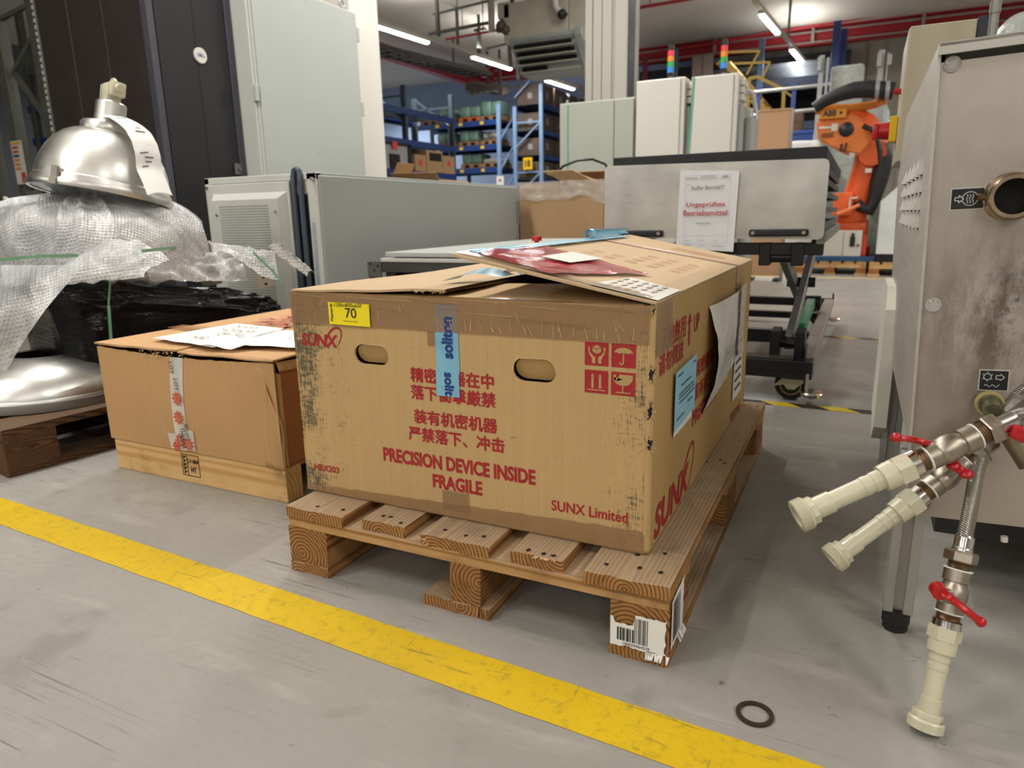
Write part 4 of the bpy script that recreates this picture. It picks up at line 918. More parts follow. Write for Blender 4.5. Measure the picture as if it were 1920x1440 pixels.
mb = MB(); mb.tube([(-1.232, ay0-.012, az0), (-1.232, ay0-.012, az1-.02), (-1.228, ay0-.006, az1+.012), (-1.212, ay0-.006, az1+.018), (-1.198, ay0-.008, az1+.006), (-1.194, ay0-.012, az1-.05), (-1.190, ay0-.012, az0)], .013, 10)
obj('rubber_seal', mb, pm('slate_seal', '3c4653', .45), cb, smooth=50)
mb = MB(); mb.bb((-1.255, ay0+.001, az0+.04), (-1.165, ay0+.02, az1-.09)); obj('door_gap', mb, dark, cb)
obj('inner_plate', MB().bb((-1.158, ay0-.001, az0+.04), (-1.138, ay0+.004, az1-.21)), pm('zinc_plate', 'a9b3b8', .4, .3), cb)
mb = MB()
for p in ((ax0+.028, az1-.045), (-1.13, az1-.028)): mb.cyl((p[0], ay0-.016, p[1]), (p[0], ay0+.002, p[1]), .0075, .009, 12)
for p in ((ax0+.11, az1-.17), (-1.32, az1-.16)): mb.cyl((p[0], ay0-.05, p[1]), (p[0], ay0-.044, p[1]), .006, .006, 10)
obj('screws', mb, steel, cb, smooth=40, kind='stuff')
mb = MB(); mb.bb((ax1+.004, ay1-.028, az1-.25), (ax1+.010, ay1+.004, az1-.10))
for k in range(3): mb.bb((ax1+.002, ay1-.03, az1-.45+.06*k), (ax1+.008, ay1, az1-.40+.06*k))
obj('rear_clip', mb, pm('clip_grey', '8b9296', .5), cb)
for yb in (1.7, 2.4, 3.2): obj('timber_support', MB().bb((ax0+.03, yb, 0), (ax1-.03, yb+.1, .15), .002), wpale, cb)
# ------------------------------------------------------------ flat cabinet with emergency stop
fc = thing('control_cabinet', 'flat pale grey cabinet on a dark frame, behind the big printed carton', 'cabinet', (-.5, 2.3, 0))
obj('lid', MB().bb((-.812, 1.50, .557), (-.06, 3.12, .578), .004), lgrey2, fc); obj('lid_rim', MB().bb((-.835, 1.496, .536), (-.05, 3.13, .552), .002), lgrey, fc)
fm = pm('dark_grey_frame', '3f3f3c', .5, .1, .1, 20)
obj('rail', MB().bb((-.905, 1.50, .492), (-.03, 1.54, .536), .002), fm, fc); obj('rail', MB().bb((-.905, 1.50, .492), (-.865, 3.1, .534), .002), fm, fc)
for xx in (-.905, -.07): obj('post', MB().bb((xx, 1.50, 0), (xx+.042, 1.542, .492), .002), fm, fc); obj('post', MB().bb((xx, 3.05, 0), (xx+.042, 3.092, .492), .002), fm, fc)
obj('corner_plate', MB().bb((-.9065, 1.496, .470), (-.835, 1.50, .538), .001), pm('corner_grey', '5c5b55', .5, .2), fc)
mb = MB()
for p in ((-.89, .528), (-.85, .52), (-.87, .50)): mb.cyl((p[0], 1.4945, p[1]), (p[0], 1.4962, p[1]), .005, n=10)
obj('screws', mb, dark, fc, kind='stuff')
obj('inner_bracket', MB().bb((-.845, 1.545, .30), (-.80, 1.56, .49)), galv, fc)
obj('body', MB().bb((-.86, 1.58, .05), (-.08, 3.05, .535), .003), pm('cab_dark_inside', '232321', .6), fc)
es = thing('emergency_stop', 'red emergency stop button on a yellow box, on the flat grey cabinet', 'button', (-.36, 2.10, .578))
obj('box', MB().bb((-.405, 2.07, .578), (-.335, 2.14, .594), .003), yplas, es); obj('button', MB().cyl((-.365, 2.10, .594), (-.365, 2.10, .602), .012, n=14).cyl((-.365, 2.10, .602), (-.365, 2.10, .622), .025, .023, 18), redp, es, smooth=40)
# ------------------------------------------------------------ server rack
sr = thing('server_rack', 'tall black server rack with a round white badge on its door', 'cabinet', (-3.25, 2.32, 0))
brk = pm('rack_brown_black', '2d2624', .42, .1, .05, 2); drk = pm('rack_black', '19191c', .4, .1, .05, 2); rfr = pm('rack_frame_grey', '4a4953', .38, .3, .05, 3)
obj('body', MB().bb((-3.76, 2.03, 0), (-2.78, 2.62, 2.15), .004), black, sr)
for a, b in ((-3.76, -3.455), (-3.45, -3.135), (-3.13, -2.80)): obj('side_panel', MB().bb((a, 2.018, .04), (b, 2.032, 2.12), .003), brk, sr)
obj('corner_post', MB().bb((-2.80, 2.015, 0), (-2.748, 2.06, 2.15), .004), rfr, sr); obj('corner_post', MB().bb((-2.80, 2.59, 0), (-2.748, 2.64, 2.15), .004), rfr, sr)
dr = obj('door', MB().bb((-2.785, 2.068, .05), (-2.752, 2.585, 2.12), .004), drk, sr)
obj('door_crease', MB().bb((-2.753, 2.335, .05), (-2.7505, 2.343, 2.12)), dark, dr)
obj('badge', MB().cyl((-2.755, 2.36, 1.72), (-2.742, 2.36, 1.72), .047, .045, 28), white, dr, smooth=40)
mb = MB(); put(mb, '~DELL', (-2.7415, 2.334, 1.711), (0, 1, 0), W_, .054, .019); obj('badge_lettering', mb, blueink, dr)
mb = MB(); mb.bb((-2.752, 2.535, 1.02), (-2.735, 2.58, 1.09), .003); mb.cyl((-2.735, 2.56, 1.055), (-2.715, 2.56, 1.055), .010, n=12); obj('door_latch', mb, pm('latch_metal', '7c7a76', .35, .6), dr)
# ------------------------------------------------------------ tall grey enclosure
tc = thing('electrical_cabinet', 'tall light grey steel enclosure standing right of the black server rack', 'cabinet', (-2.95, 3.2, 0))
obj('body', MB().bb((-3.3, 2.67, 0), (-2.612, 3.76, 2.255), .006), lgrey, tc); obj('side_panel', MB().bb((-2.614, 2.685, .05), (-2.600, 3.745, 2.245), .004), lgrey2, tc)
obj('door', MB().bb((-3.29, 2.648, .04), (-2.622, 2.668, 2.235), .004), lgrey, tc)
for z in (1.53, .5): obj('hinge', MB().bb((-2.625, 2.640, z-.05), (-2.597, 2.672, z+.05), .003), lgrey2, tc)
for z in (2.1, 1.56, .9): obj('hinge', MB().bb((-2.615, 3.742, z-.05), (-2.594, 3.772, z+.05), .003), lgrey2, tc)
mb = MB()
for y in (2.72, 3.2, 3.71):
    for z in (2.21, 1.2): mb.cyl((-2.602, y, z), (-2.597, y, z), .008, n=8)
obj('screws', mb, lgrey, tc, kind='stuff')
mb = MB(); mb.tube([(-2.66, 3.66+.026*math.cos(R(t)), 2.300+.026*math.sin(R(t))) for t in range(0, 360, 20)], .007, 8, True); mb.cyl((-2.66, 3.66, 2.255), (-2.66, 3.66, 2.275), .014, n=12); obj('lifting_eye', mb, steel, tc, smooth=50)
# ------------------------------------------------------------ columns
pillar = pm('column_white', 'dedad3', .55, 0, .02, 1)
struct('column_1', MB().bb((-3.05, 3.80, 0), (-2.70, 4.17, 4.8), .006), pillar)
c2 = struct('column_2', MB().bb((-1.57, 6.0, 0), (-1.30, 6.4, 4.8), .004).bb((-1.31, 6.02, 0), (-1.285, 6.4, 4.8)).bb((-1.28, 5.99, 0), (-1.135, 6.38, 4.8), .02), pm('column_cream', 'b3b0a6', .5, 0, .02, 1))
obj('dark_channel', MB().bb((-1.165, 6.0, 1.0), (-1.125, 6.2, 4.8), .004), pm('door_track', '3d434c', .5, .2), c2); obj('seam', MB().bb((-1.495, 5.997, 0), (-1.488, 6.002, 4.8)), dark, c2); obj('seam', MB().bb((-1.40, 5.997, 0), (-1.394, 6.002, 4.8)), fm, c2)
# ------------------------------------------------------------ gaylord carton with liner
gb = thing('cardboard_box', 'deep brown carton with a clear plastic liner folded over its rim', 'box', (-.83, 3.9, .0))
gx0, gx1, gy0, gy1, gz = -1.175, -.535, 3.60, 4.2, .935
mb = MB()
for a, b in (((gx0, gy0, .14), (gx1, gy0+.008, gz)), ((gx0, gy1-.008, .14), (gx1, gy1, gz)), ((gx0, gy0, .14), (gx0+.008, gy1, gz)), ((gx1-.008, gy0, .14), (gx1, gy1, gz)), ((gx0, gy0, .14), (gx1, gy1, .15))): mb.bb(a, b)
obj('carton_wall', mb, c_far, gb)
obj('base_boards', MB().bb((gx0, gy0, 0), (gx1, gy0+.1, .14)).bb((gx0, gy1-.1, 0), (gx1, gy1, .14)).bb((gx0, gy0+.25, 0), (gx1, gy0+.35, .14)), wpale, gb)
for p, u, v_, L_, w2 in (((gx1-.30, gy0+.02, gz), (1, 0, 0), (-.3, -.10, .16), .22, .17), ((gx1-.12, gy0+.3, gz), (.6, -.5, .1), (.3, .2, .22), .2, .13), ((gx0+.28, gy0+.3, gz+.01), (1, .1, .02), (-.35, .1, .12), .2, .2), ((gx0+.28, gy1-.05, gz), (1, 0, 0), (0, -.2, .13), .3, .16)):
    obj('carton_flap', flap(p, u, v_, L_, w2, t=.006, seed=int(L_*100), nu=4, nv=4), c_far, gb, smooth=50)
mb = MB()
def liner(a, b):
    u_ = a*4; k = int(u_) % 4; f = u_-int(u_); cs = [(gx0, gy0), (gx1, gy0), (gx1, gy1), (gx0, gy1)]; p, q = V(cs[k]), V(cs[(k+1) % 4]); c_ = p.lerp(q, f); n_ = (c_-V(((gx0+gx1)/2, (gy0+gy1)/2))).normalized()
    d = .012+.012*noise.noise(V((a*40, b*4, 1)))+.02*b*noise.noise(V((a*26, 0, 4))); zz = gz+.012-b*(.13+.07*noise.noise(V((a*14, 0, 2))))
    return (c_.x+n_.x*d, c_.y+n_.y*d, zz)
mb.grid(liner, 120, 8, True); obj('plastic_liner', mb, clearfilm, gb, smooth=180)
hs = [(gx0+.18, gy0+.25, .92), (gx0+.20, gy0+.2, 1.0), (gx0+.26, gy0+.2, 1.055), (gx0+.36, gy0+.22, 1.09), (gx0+.46, gy0+.25, 1.095), (gx0+.54, gy0+.3, 1.06), (gx0+.58, gy0+.32, .95)]
obj('black_hose', MB().tube(hs, .009, 8), black, None, smooth=60, label='black hose looping out of the lined brown carton', cat='hose')
# small open carton seen over the lying cabinet
oc = thing('cardboard_box', 'open carton with raised flaps, seen over the lying grey cabinet', 'box', (-3.0, 5.3, 0))
obj('carton_wall', MB().bb((-3.35, 5.0, .15), (-2.7, 5.6, 1.08), .003), c_far, oc); obj('base_boards', MB().bb((-3.35, 5.0, 0), (-2.6, 5.6, .15)), wpale, oc)
obj('carton_flap', flap((-3.27, 5.02, 1.08), (0, 1, 0), (.11, 0, .2), .3, .20, t=.006, nu=3, nv=3), c_far, oc); obj('carton_flap', flap((-3.2, 5.0, 1.08), (1, 0, -.02), (.02, -.12, .07), .52, .13, t=.006, nu=3, nv=3), c_far, oc)
# ------------------------------------------------------------ row of switch cabinets with signal towers
sg = thing('switch_cabinet', 'grey green wide switch cabinet beside the white narrow ones', 'cabinet', (-1.08, 5.25, 0))
obj('body', MB().bb((-1.43, 5.0, .1), (-.76, 5.5, 1.66), .006), sage, sg); obj('plinth', MB().bb((-1.42, 5.02, 0), (-.77, 5.48, .1)), fm, sg)
obj('door', MB().bb((-1.425, 4.985, .11), (-.935, 5.0, 1.65), .004), sage, sg); obj('door', MB().bb((-.93, 4.985, .11), (-.765, 5.0, 1.65), .004), sage, sg)
obj('strap', MB().bb((-1.353, 4.978, .2), (-1.343, 4.985, 1.64)), pm('teal_strap', '4fa68c', .5), sg); obj('lifting_bolt', MB().cyl((-1.40, 5.1, 1.66), (-1.40, 5.1, 1.70), .012, n=10), steel, sg)
def towercab(x0, x1, zt, label, strapx):
    t_ = thing('switch_cabinet', label, 'cabinet', ((x0+x1)/2, 5.25, 0), 'white switch cabinets with signal towers')
    obj('body', MB().bb((x0, 4.99, .1), (x1, 5.45, zt), .006), white, t_); obj('plinth', MB().bb((x0+.01, 5.0, 0), (x1-.01, 5.44, .1)), fm, t_)
    obj('door', MB().bb((x0+.012, 4.975, .11), (x1-.035, 4.99, zt-.008), .004), white, t_)
    obj('side_housing', MB().bb((x1, 5.05, .15), (x1+.03, 5.5, zt-.22), .004).bb((x1+.03, 5.2, .2), (x1+.10, 5.5, zt-.3), .02), mgrey, t_)
    mb = MB()
    for k in range(3):
        for j in range(2): mb.box((x1+.018, 5.10+.12*j, zt-.06-.055*k), (.036, .08, .045), None, .004)
    mb.tube([(x1+.03, 5.2, zt-.1), (x1+.08, 5.22, zt-.12), (x1+.10, 5.3, zt-.25)], .018, 8); obj('connector', mb, white, t_)
    obj('warning_plate', MB().bb((x1+.098, 5.28, .75), (x1+.103, 5.34, .86)), orange2, t_)
    if strapx: obj('strap', strap([(strapx+.01, 4.97, zt), (strapx-.02, 4.968, .9), (strapx-.045, 4.97, .2)], .014), pm('teal_strap', '4fa68c'), t_)
    sl = thing('signal_tower', 'red amber green blue signal tower on the '+('left' if x0 < -.5 else 'right')+' white cabinet', 'lamp', ((x0+x1)/2, 5.2, zt), 'signal towers on the white cabinets')
    c_ = ((x0+x1)/2+.025, 5.2); r = .027
    obj('pole', MB().cyl((*c_, zt), (*c_, zt+.05), .012, n=12), steel, sl); obj('base', MB().cyl((*c_, zt+.045), (*c_, zt+.075), r, n=16), black, sl, smooth=40); z = zt+.075
    for nm, cc in (('blue_segment', '2f86e8'), ('green_segment', '25a84a'), ('amber_segment', 'f08a1c'), ('red_segment', 'ee3a44')):
        obj(nm, MB().cyl((*c_, z+.001), (*c_, z+.042), r-.001, n=18), pm(nm+'_lens', cc, .25, 0, .02, spec=.6), sl, smooth=40); z += .043
    obj('cap', MB().cyl((*c_, z), (*c_, z+.045), r, r*.95, 16), black, sl, smooth=40)
towercab(-.745, -.345, 1.775, 'white narrow switch cabinet with signal tower, next to the grey green cabinet', None); towercab(-.295, .065, 1.765, 'white narrow switch cabinet with signal tower and teal strap, next to the tan boards', -.285)
def board(x0, x1, y, zt, label):
    t_ = thing('partition_board', label, 'partition', ((x0+x1)/2, y, 0), 'tan partition boards')
    obj('board', MB().bb((x0, y, .05), (x1, y+.03, zt)), pm('tan_board', 'c49a74', .6, 0, .03, 2), t_)
    for xx in (x0-.012, x1-.006): obj('frame_post', MB().bb((xx, y-.008, 0), (xx+.03, y+.038, zt+.01), .003), pm('frame_aluminium', '9d9a96', .4, .5), t_)
    obj('frame_rail', MB().bb((x0, y-.006, zt-.005), (x1, y+.036, zt+.018), .003), pm('frame_tan', 'b38a66', .5), t_)
    obj('foot', MB().bb((x0, y-.12, 0), (x0+.06, y+.15, .03)), fm, t_); obj('foot', MB().bb((x1-.06, y-.12, 0), (x1, y+.15, .03)), fm, t_)
board(-.30, -.115, 7.0, 1.745, 'tan partition board in grey frame, directly right of the white cabinets'); board(-.04, .29, 6.9, 1.70, 'wider tan partition board in grey frame, nearer the orange robot')
# ------------------------------------------------------------ lift cart
ct = thing('lift_cart', 'scissor lift cart with an aluminium front plate and out of order sign', 'cart', (.48, 2.8, 0))
def plate_poly(x0, x1, z0, z1, r): return [(x0+r+r*math.cos(R(a)), z0+r+r*math.sin(R(a))) for a in (180, 225, 270)]+[(x1-r+r*math.cos(R(a)), z0+r+r*math.sin(R(a))) for a in (270, 315, 360)]+[(x1-r+r*math.cos(R(a)), z1-r+r*math.sin(R(a))) for a in (0, 45, 90)]+[(x0+r+r*math.cos(R(a)), z1-r+r*math.sin(R(a))) for a in (90, 135, 180)]
XZ = lambda y: M(((1, 0, 0, 0), (0, 0, 1, y), (0, 1, 0, 0), (0, 0, 0, 1)))
pl = plate_poly(.055, .898, .613, .898, .018)
fpz = obj('front_plate', MB().prism([(a, b+(.012*(1-(a-.055)/.84))) for a, b in pl], XZ(1.850), .006), alu, ct)
for a, b in ((.637, .846), (.10, .305)): hb = obj('handle', MB().bb((a, 1.828, .626), (b, 1.849, .652), .006), blackr, ct); obj('bolts', MB().cyl((a+.015, 1.826, .639), (a+.015, 1.83, .639), .007, n=10).cyl((b-.015, 1.826, .639), (b-.015, 1.83, .639), .007, n=10), steel, hb, kind='stuff')
obj('table_top', MB().bb((.085, 1.870, .897), (.885, 3.62, .942), .003), blackr, ct)
mb = MB(); mb.bb((.10, 1.88, .86), (.88, 3.6, .897)); obj('table_frame', mb, black, ct)
for z in (.66, .72, .78, .83): obj('tray_rail', MB().bb((.10, 1.87, z-.012), (.885, 3.58, z+.012), .002), black, ct)
obj('side_rail', MB().bb((.872, 1.862, .595), (.902, 3.65, .640), .003), galv, ct); obj('side_rail', MB().bb((.07, 1.862, .595), (.10, 3.65, .640), .003), galv, ct)
obj('cross_bar', MB().bb((.07, 1.87, .555), (.90, 1.92, .60), .003), black, ct)
for xx in (.76, .10): obj('bracket', MB().bb((xx-.085, 1.86, .515), (xx-.045, 1.94, .60), .003).bb((xx+.03, 1.86, .515), (xx+.075, 1.94, .60), .003).cyl((xx-.05, 1.90, .545), (xx+.04, 1.90, .545), .02, n=12), black, ct)
armm = pm('scissor_grey', '6f6a66', .4, .4, .06)
for xx in (.80, .13):
    obj('scissor_arm', MB().bar((xx, 1.93, .21), (xx, 3.35, .58), .032, .06, (1, 0, 0), .003), armm, ct); obj('scissor_arm', MB().bar((xx-.045, 1.92, .565), (xx-.045, 3.3, .185), .03, .06, (1, 0, 0), .003), armm, ct)
    obj('pivot', MB().cyl((xx-.08, 2.63, .385), (xx+.045, 2.63, .385), .024, n=14), black, ct)
    obj('bracket', MB().bb((xx-.065, 1.87, .155), (xx-.030, 1.98, .265), .004).bb((xx+.025, 1.87, .155), (xx+.062, 1.98, .265), .004).cyl((xx-.05, 1.93, .21), (xx+.05, 1.93, .21), .022, n=12), black, ct)
frp = pm('cart_frame', '3a3532', .35, .3, .08); fra = pm('cart_frame_side', '8b817a', .4, .4, .06)
obj('base_beam', MB().bb((.06, 1.80, .113), (.90, 1.88, .163), .003), black, ct); obj('top_strip', MB().bb((.06, 1.805, .163), (.83, 1.875, .170), .001), frp, ct)
obj('base_beam', MB().bb((.845, 1.88, .118), (.90, 3.95, .165), .003), fra, ct); obj('base_beam', MB().bb((.06, 1.88, .118), (.115, 3.95, .165), .003), fra, ct)
for yy, h in ((2.42, .06), (3.26, .035), (3.86, .05)): obj('cross_member', MB().bb((.115, yy, .12), (.845, yy+.06, .12+h), .003), black, ct)
obj('base_beam', MB().bb((.06, 3.90, .118), (.90, 3.95, .165), .003), black, ct)
obj('gas_spring', MB().bar((.80, 2.55, .175), (.80, 3.35, .215), .045, .05, (1, 0, 0), .006), pm('green_cylinder', '2f7f5c', .4, 0, .06), ct)
obj('roller', MB().cyl((.76, 3.30, .215), (.85, 3.30, .215), .035, n=18), black, ct, smooth=40); obj('corner_plate', MB().bb((.66, 1.80, .094), (.90, 1.90, .114), .002), black, ct); obj('stop_plate', MB().bb((.868, 1.80, .165), (.872, 1.92, .215)), black, ct); obj('stop_plate', MB().bb((.89, 3.9, .165), (.9, 3.93, .2)), black, ct)
for xx, yy in ((.825, 1.86), (.12, 1.86), (.825, 3.85), (.12, 3.85)):
    cs_ = obj('caster_fork', MB().cyl((xx, yy+.03, .088), (xx, yy+.03, .096), .036, n=18).prism([(-.062, -.006), (-.03, .030), (.045, .030), (.047, .014), (.014, -.016), (-.010, -.016), (-.024, .002)], M(((1, 0, 0, xx), (0, 0, 1, yy-.028), (0, 1, 0, .030+.03), (0, 0, 0, 1))), .003).prism([(-.062, -.006), (-.03, .030), (.045, .030), (.047, .014), (.014, -.016), (-.010, -.016), (-.024, .002)], M(((1, 0, 0, xx), (0, 0, 1, yy+.025), (0, 1, 0, .030+.03), (0, 0, 0, 1))), .003).bb((xx-.02, yy-.028, .085), (xx+.045, yy+.028, .093)), pm('caster_cream', 'bdbba4', .4, .3), ct)
    obj('wheel', MB().lathe([(.0, -.018), (.040, -.018), (.046, -.015), (.050, -.021), (.058, -.019), (.0605, -.008), (.0605, .008), (.058, .019), (.050, .021), (.046, .015), (.040, .018), (0, .018)], (xx, yy, .0605), (0, 1, 0), 32), [pm('wheel_rubber', '2b2724', .6)], cs_, smooth=35)
    obj('wheel_ring', MB().lathe([(.036, -.0215), (.041, -.0215), (.041, .0215), (.036, .0215)], (xx, yy, .0605), (0, 1, 0), 28, True), pm('wheel_hub', '8a7c68', .5), cs_, smooth=35)
for xx, yy in ((.905, 1.80), (.905, 3.87)):
    obj('levelling_foot', MB().cyl((xx-.02, yy, .03), (xx-.02, yy, .118), .007, n=10).lathe([(0, .022), (.012, .022), (.04, .034), (.045, .045), (.04, .05), (0, .052)], (xx, yy, .0), (0, 0, 1), 24), chrome, ct, smooth=40)
mb = MB(); su = V((.996, 0, 0)); mb.grid(lambda a, b: (.368+.222*a-.008*(1-b), 1.838+.006*math.sin(3*a)+.004*(1-b), .580+.300*b-.012*a), 8, 8); sgn = obj('paper_sign', mb, pm('sheet_cover', 'dfe0e2', .35, 0, .01), ct, smooth=60, label='white printed sheet in a clear sleeve')
mb = MB(); SP = V((0, 1.8335, 0)); put(mb, 'Außer Betrieb!!!', SP+V((.412, 0, .8035)), U, W_, .125, .0155); obj('sign_lettering', mb, inkg, sgn)
mb = MB(); put(mb, 'Ungeprüftes', SP+V((.397, 0, .735)), U, W_, .146, .0225, bold=.0005); put(mb, 'Betriebsmittel', SP+V((.387, 0, .706)), U, W_, .166, .021, bold=.0005); obj('sign_lettering', mb, pm('sign_red', 'b5444a', .7), sgn)
mb = MB()
def bars(rows):
    for x, z, w_, h in rows: mb.poly([(x, 1.8335, z), (x+w_, 1.8335, z), (x+w_, 1.8335, z+h), (x, 1.8335, z+h)])
bars([(.392, .846, .045, .003), (.448, .852, .055, .0025), (.446, .846, .065, .002), (.528, .847, .022, .006), (.392, .822, .018, .002), (.435, .676, .055, .0035), (.395, .61, .02, .002), (.44, .611, .03, .002), (.505, .609, .02, .002), (.395, .593, .03, .003), (.45, .592, .02, .002), (.50, .590, .05, .002)])
for x, z, w_, h in ((.39, .842, .17, .0009), (.39, .856, .17, .0009), (.388, .63, .17, .0009), (.388, .60, .17, .0009), (.39, .602, .0009, .255), (.558, .60, .0009, .255)): bars([(x, z, w_, h)])
obj('sign_form_lines', mb, pm('faint_form', 'a3a5a8', .7), sgn, kind='stuff')
# ------------------------------------------------------------ stainless machine at the right edge
mc = thing('stainless_machine', 'stained stainless steel machine housing with louvres and pipe outlet, right edge', 'machine', (1.48, .75, 0))
MT = M.Translation((1.125, .25, .225)) @ M.Rotation(R(-2.1), 4, 'Y') @ M.Translation((-1.125, -.25, -.225))
XR = 1.86
def mm(): return MB(MT)
obj('front_panel', mm().bb((1.128, .254, .225), (XR, .262, .922)), stainless, mc)
side_s = pm('brushed_side_steel', 'bdb9b1', .42, .55, .03, 3, (1, 1, 8)); YZ = lambda x: M(((0, 0, 1, x), (1, 0, 0, 0), (0, 1, 0, 0), (0, 0, 0, 1)))
obj('side_panel', mm().prism([(.246, .222), (.262, .222), (.262, .345), (1.36, .33), (1.36, .80), (1.12, .944), (.246, .944)], YZ(1.124), .004), side_s, mc)
obj('top_cover', mm().bb((1.124, .236, .940), (XR, 1.12, .946), .001).bb((1.124, .236, .930), (XR, .240, .946)), side_s, mc)
obj('shell', mm().bb((1.135, .27, .35), (XR, 1.34, .80)).bb((1.135, .27, .8), (XR, 1.10, .935)), pm('inner_shell', '6d6a66', .5, .4), mc)
obj('under_tray', MB().bb((1.2, .5, .10), (XR, 1.3, .2)), pm('under_dark', '2a2927', .6), mc)
for y_, lab in ((.256, None), (1.04, None)):
    mb = MB(); x_ = 1.134 if y_ < .5 else 1.140
    for dx, dy in ((0, 0), (.030, 0), (0, .030), (.030, .030)): mb.bb((x_-.0225+dx, y_+dy-.0, .04), (x_-.0225+dx+.015, y_+dy+.015, .33), .001)
    mb.bb((x_-.010, y_+.010, .04), (x_+.010, y_+.035, .33)); lg = obj('leg', mb, pm('leg_aluminium', 'a5a29b', .4, .5), mc)
    obj('foot', MB().cyl((x_, y_+.022, 0), (x_, y_+.022, .012), .020, n=8).cyl((x_, y_+.022, .012), (x_, y_+.022, .042), .022, n=8), pm('foot_black', '1a1714', .6, 0, .3, 60), lg)
mb0 = None
for r_, z in enumerate((.788, .760, .731, .702)):
    for c_, y_ in enumerate((.40, .50, .615, .75, .91)):
        mb = mm(); h, w_, d = .030, .040+.012*c_, .010; b_ = [mb.v((1.124, y_-w_/2, z-h/2)), mb.v((1.124, y_+w_/2, z-h/2)), mb.v((1.124, y_, z+h*.55)), mb.v((1.124-d, y_, z-h/2))]
        mb.f([b_[0], b_[2], b_[3]]); mb.f([b_[1], b_[3], b_[2]]); lo = obj('louvre', mb, side_s, mc)
        if c_ < 4: obj('louvre_slot', mm().poly([(1.1232, y_-w_*.3, z-h/2-.003), (1.1232, y_+w_*.3, z-h/2-.003), (1.1232, y_+w_*.3, z-h/2+.002), (1.1232, y_-w_*.3, z-h/2+.002)]), dark, lo)
for p in ((1.143, .918), (1.143, .573), (1.150, .245)):
    obj('bolt', mm().cyl((p[0], .254, p[1]), (p[0], .2505, p[1]), .011, n=20).cyl((p[0], .2505, p[1]), (p[0], .245, p[1]), .0075, .0068, 16).cyl((p[0], .2449, p[1]), (p[0], .2447, p[1]), .0035, n=6), chrome, mc, smooth=40)
pc = V((1.2275, .254, .7285))
gold = pm('heat_tinted_steel', 'b7a48c', .22, 1, .12, 20)
obj('pipe_outlet', mm().lathe([(.0225, -.001), (.0225, -.034), (.0245, -.040), (.0295, -.040), (.0325, -.036), (.0330, -.022), (.030, -.016), (.030, -.004), (.034, -.0005)], pc, (0, 1, 0), 44), gold, mc, smooth=40)
obj('pipe_bore', mm().lathe([(0, -.0015), (.0224, -.0015)], pc, (0, 1, 0), 30), dark, mc); obj('lock_tab', mm().bb((1.187, .243, .725), (1.200, .254, .736), .003), darkbrass, mc)
def sign_plate(x0, z0, w_, h):
    p_ = obj('symbol_plate', mm().bb((x0, .2525, z0), (x0+w_, .2538, z0+h)), black, mc); obj('plate_rim', mm().bb((x0-.0012, .2530, z0-.0012), (x0+w_+.0012, .2541, z0+h+.0012)), paper2, mc); return p_
p1 = sign_plate(1.1555, .7145, .0405, .029); wl = pm('plate_line', 'd8d8d4', .6)
mb = mm(); Pm = V((0, .2521, 0)); cx, cz = 1.179, .729
strokes(mb, [arcpts(cx, cz, .0098, -160, 160, 22), [(1.160, .7312), (1.165, .7312), (1.165, .7345), (1.171, .729), (1.165, .7235), (1.165, .7268), (1.160, .7268), (1.160, .7312)]]+[[(cx+dx+.0008*math.sin(t*1.1), cz-.006+t*.0013) for t in range(10)] for dx in (-.0035, 0, .0035)], Pm, U, W_, .0011); obj('plate_symbol', mb, wl, p1)
p2 = sign_plate(1.2125, .4425, .036, .030); mb = mm(); cx, cz = 1.222, .463
strokes(mb, [arcpts(cx, cz, .0052, 0, 360, 6)]+[[(cx+.0046*math.cos(R(a)), cz+.0046*math.sin(R(a))), (cx+.0072*math.cos(R(a)), cz+.0072*math.sin(R(a)))] for a in range(30, 390, 60)]+[[(1.233, .4595), (1.2385, .4595), (1.2385, .4575), (1.2435, .4625), (1.2385, .4675), (1.2385, .4655), (1.233, .4655), (1.233, .4595)], [(1.219+t*.001, .449+.0018*math.sin(t*.75)) for t in range(20)]], Pm, U, W_, .0009); obj('plate_symbol', mb, wl, p2)
ps = V((1.226, .254, .424)); obj('pipe_stub', mm().cyl(ps, ps+V((0, -.028, 0)), .0155, n=20).cyl(ps+V((0, -.028, 0)), ps+V((0, -.05, -.004)), .0125, n=20), pm('green_brass', '77765a', .4, .6, .25, 50), mc, smooth=40)
obj('seal_ring', mm().lathe([(.0155, -.012), (.0195, -.012), (.0195, -.018), (.0155, -.018)], ps, (0, 1, 0), 24, True), pm('ring_cream', 'b0a069', .5), mc, smooth=40)
obj('drain_nub', MB().cyl((1.269, 0.270, 0.205), (1.270, 0.270, 0.196), .005, n=10), paper2, mc)
# white duct cover behind the machine's side
obj('side_cover', MB().prism([(1.00, .16), (1.00, .47), (1.05, .525), (1.30, .525), (1.30, .16), (1.1, .10)], M(((0, 0, 1, 1.094), (1, 0, 0, 0), (0, 1, 0, 0), (0, 0, 0, 1))), .03), pm('cover_ivory', 'd8d5c8', .45), mc)
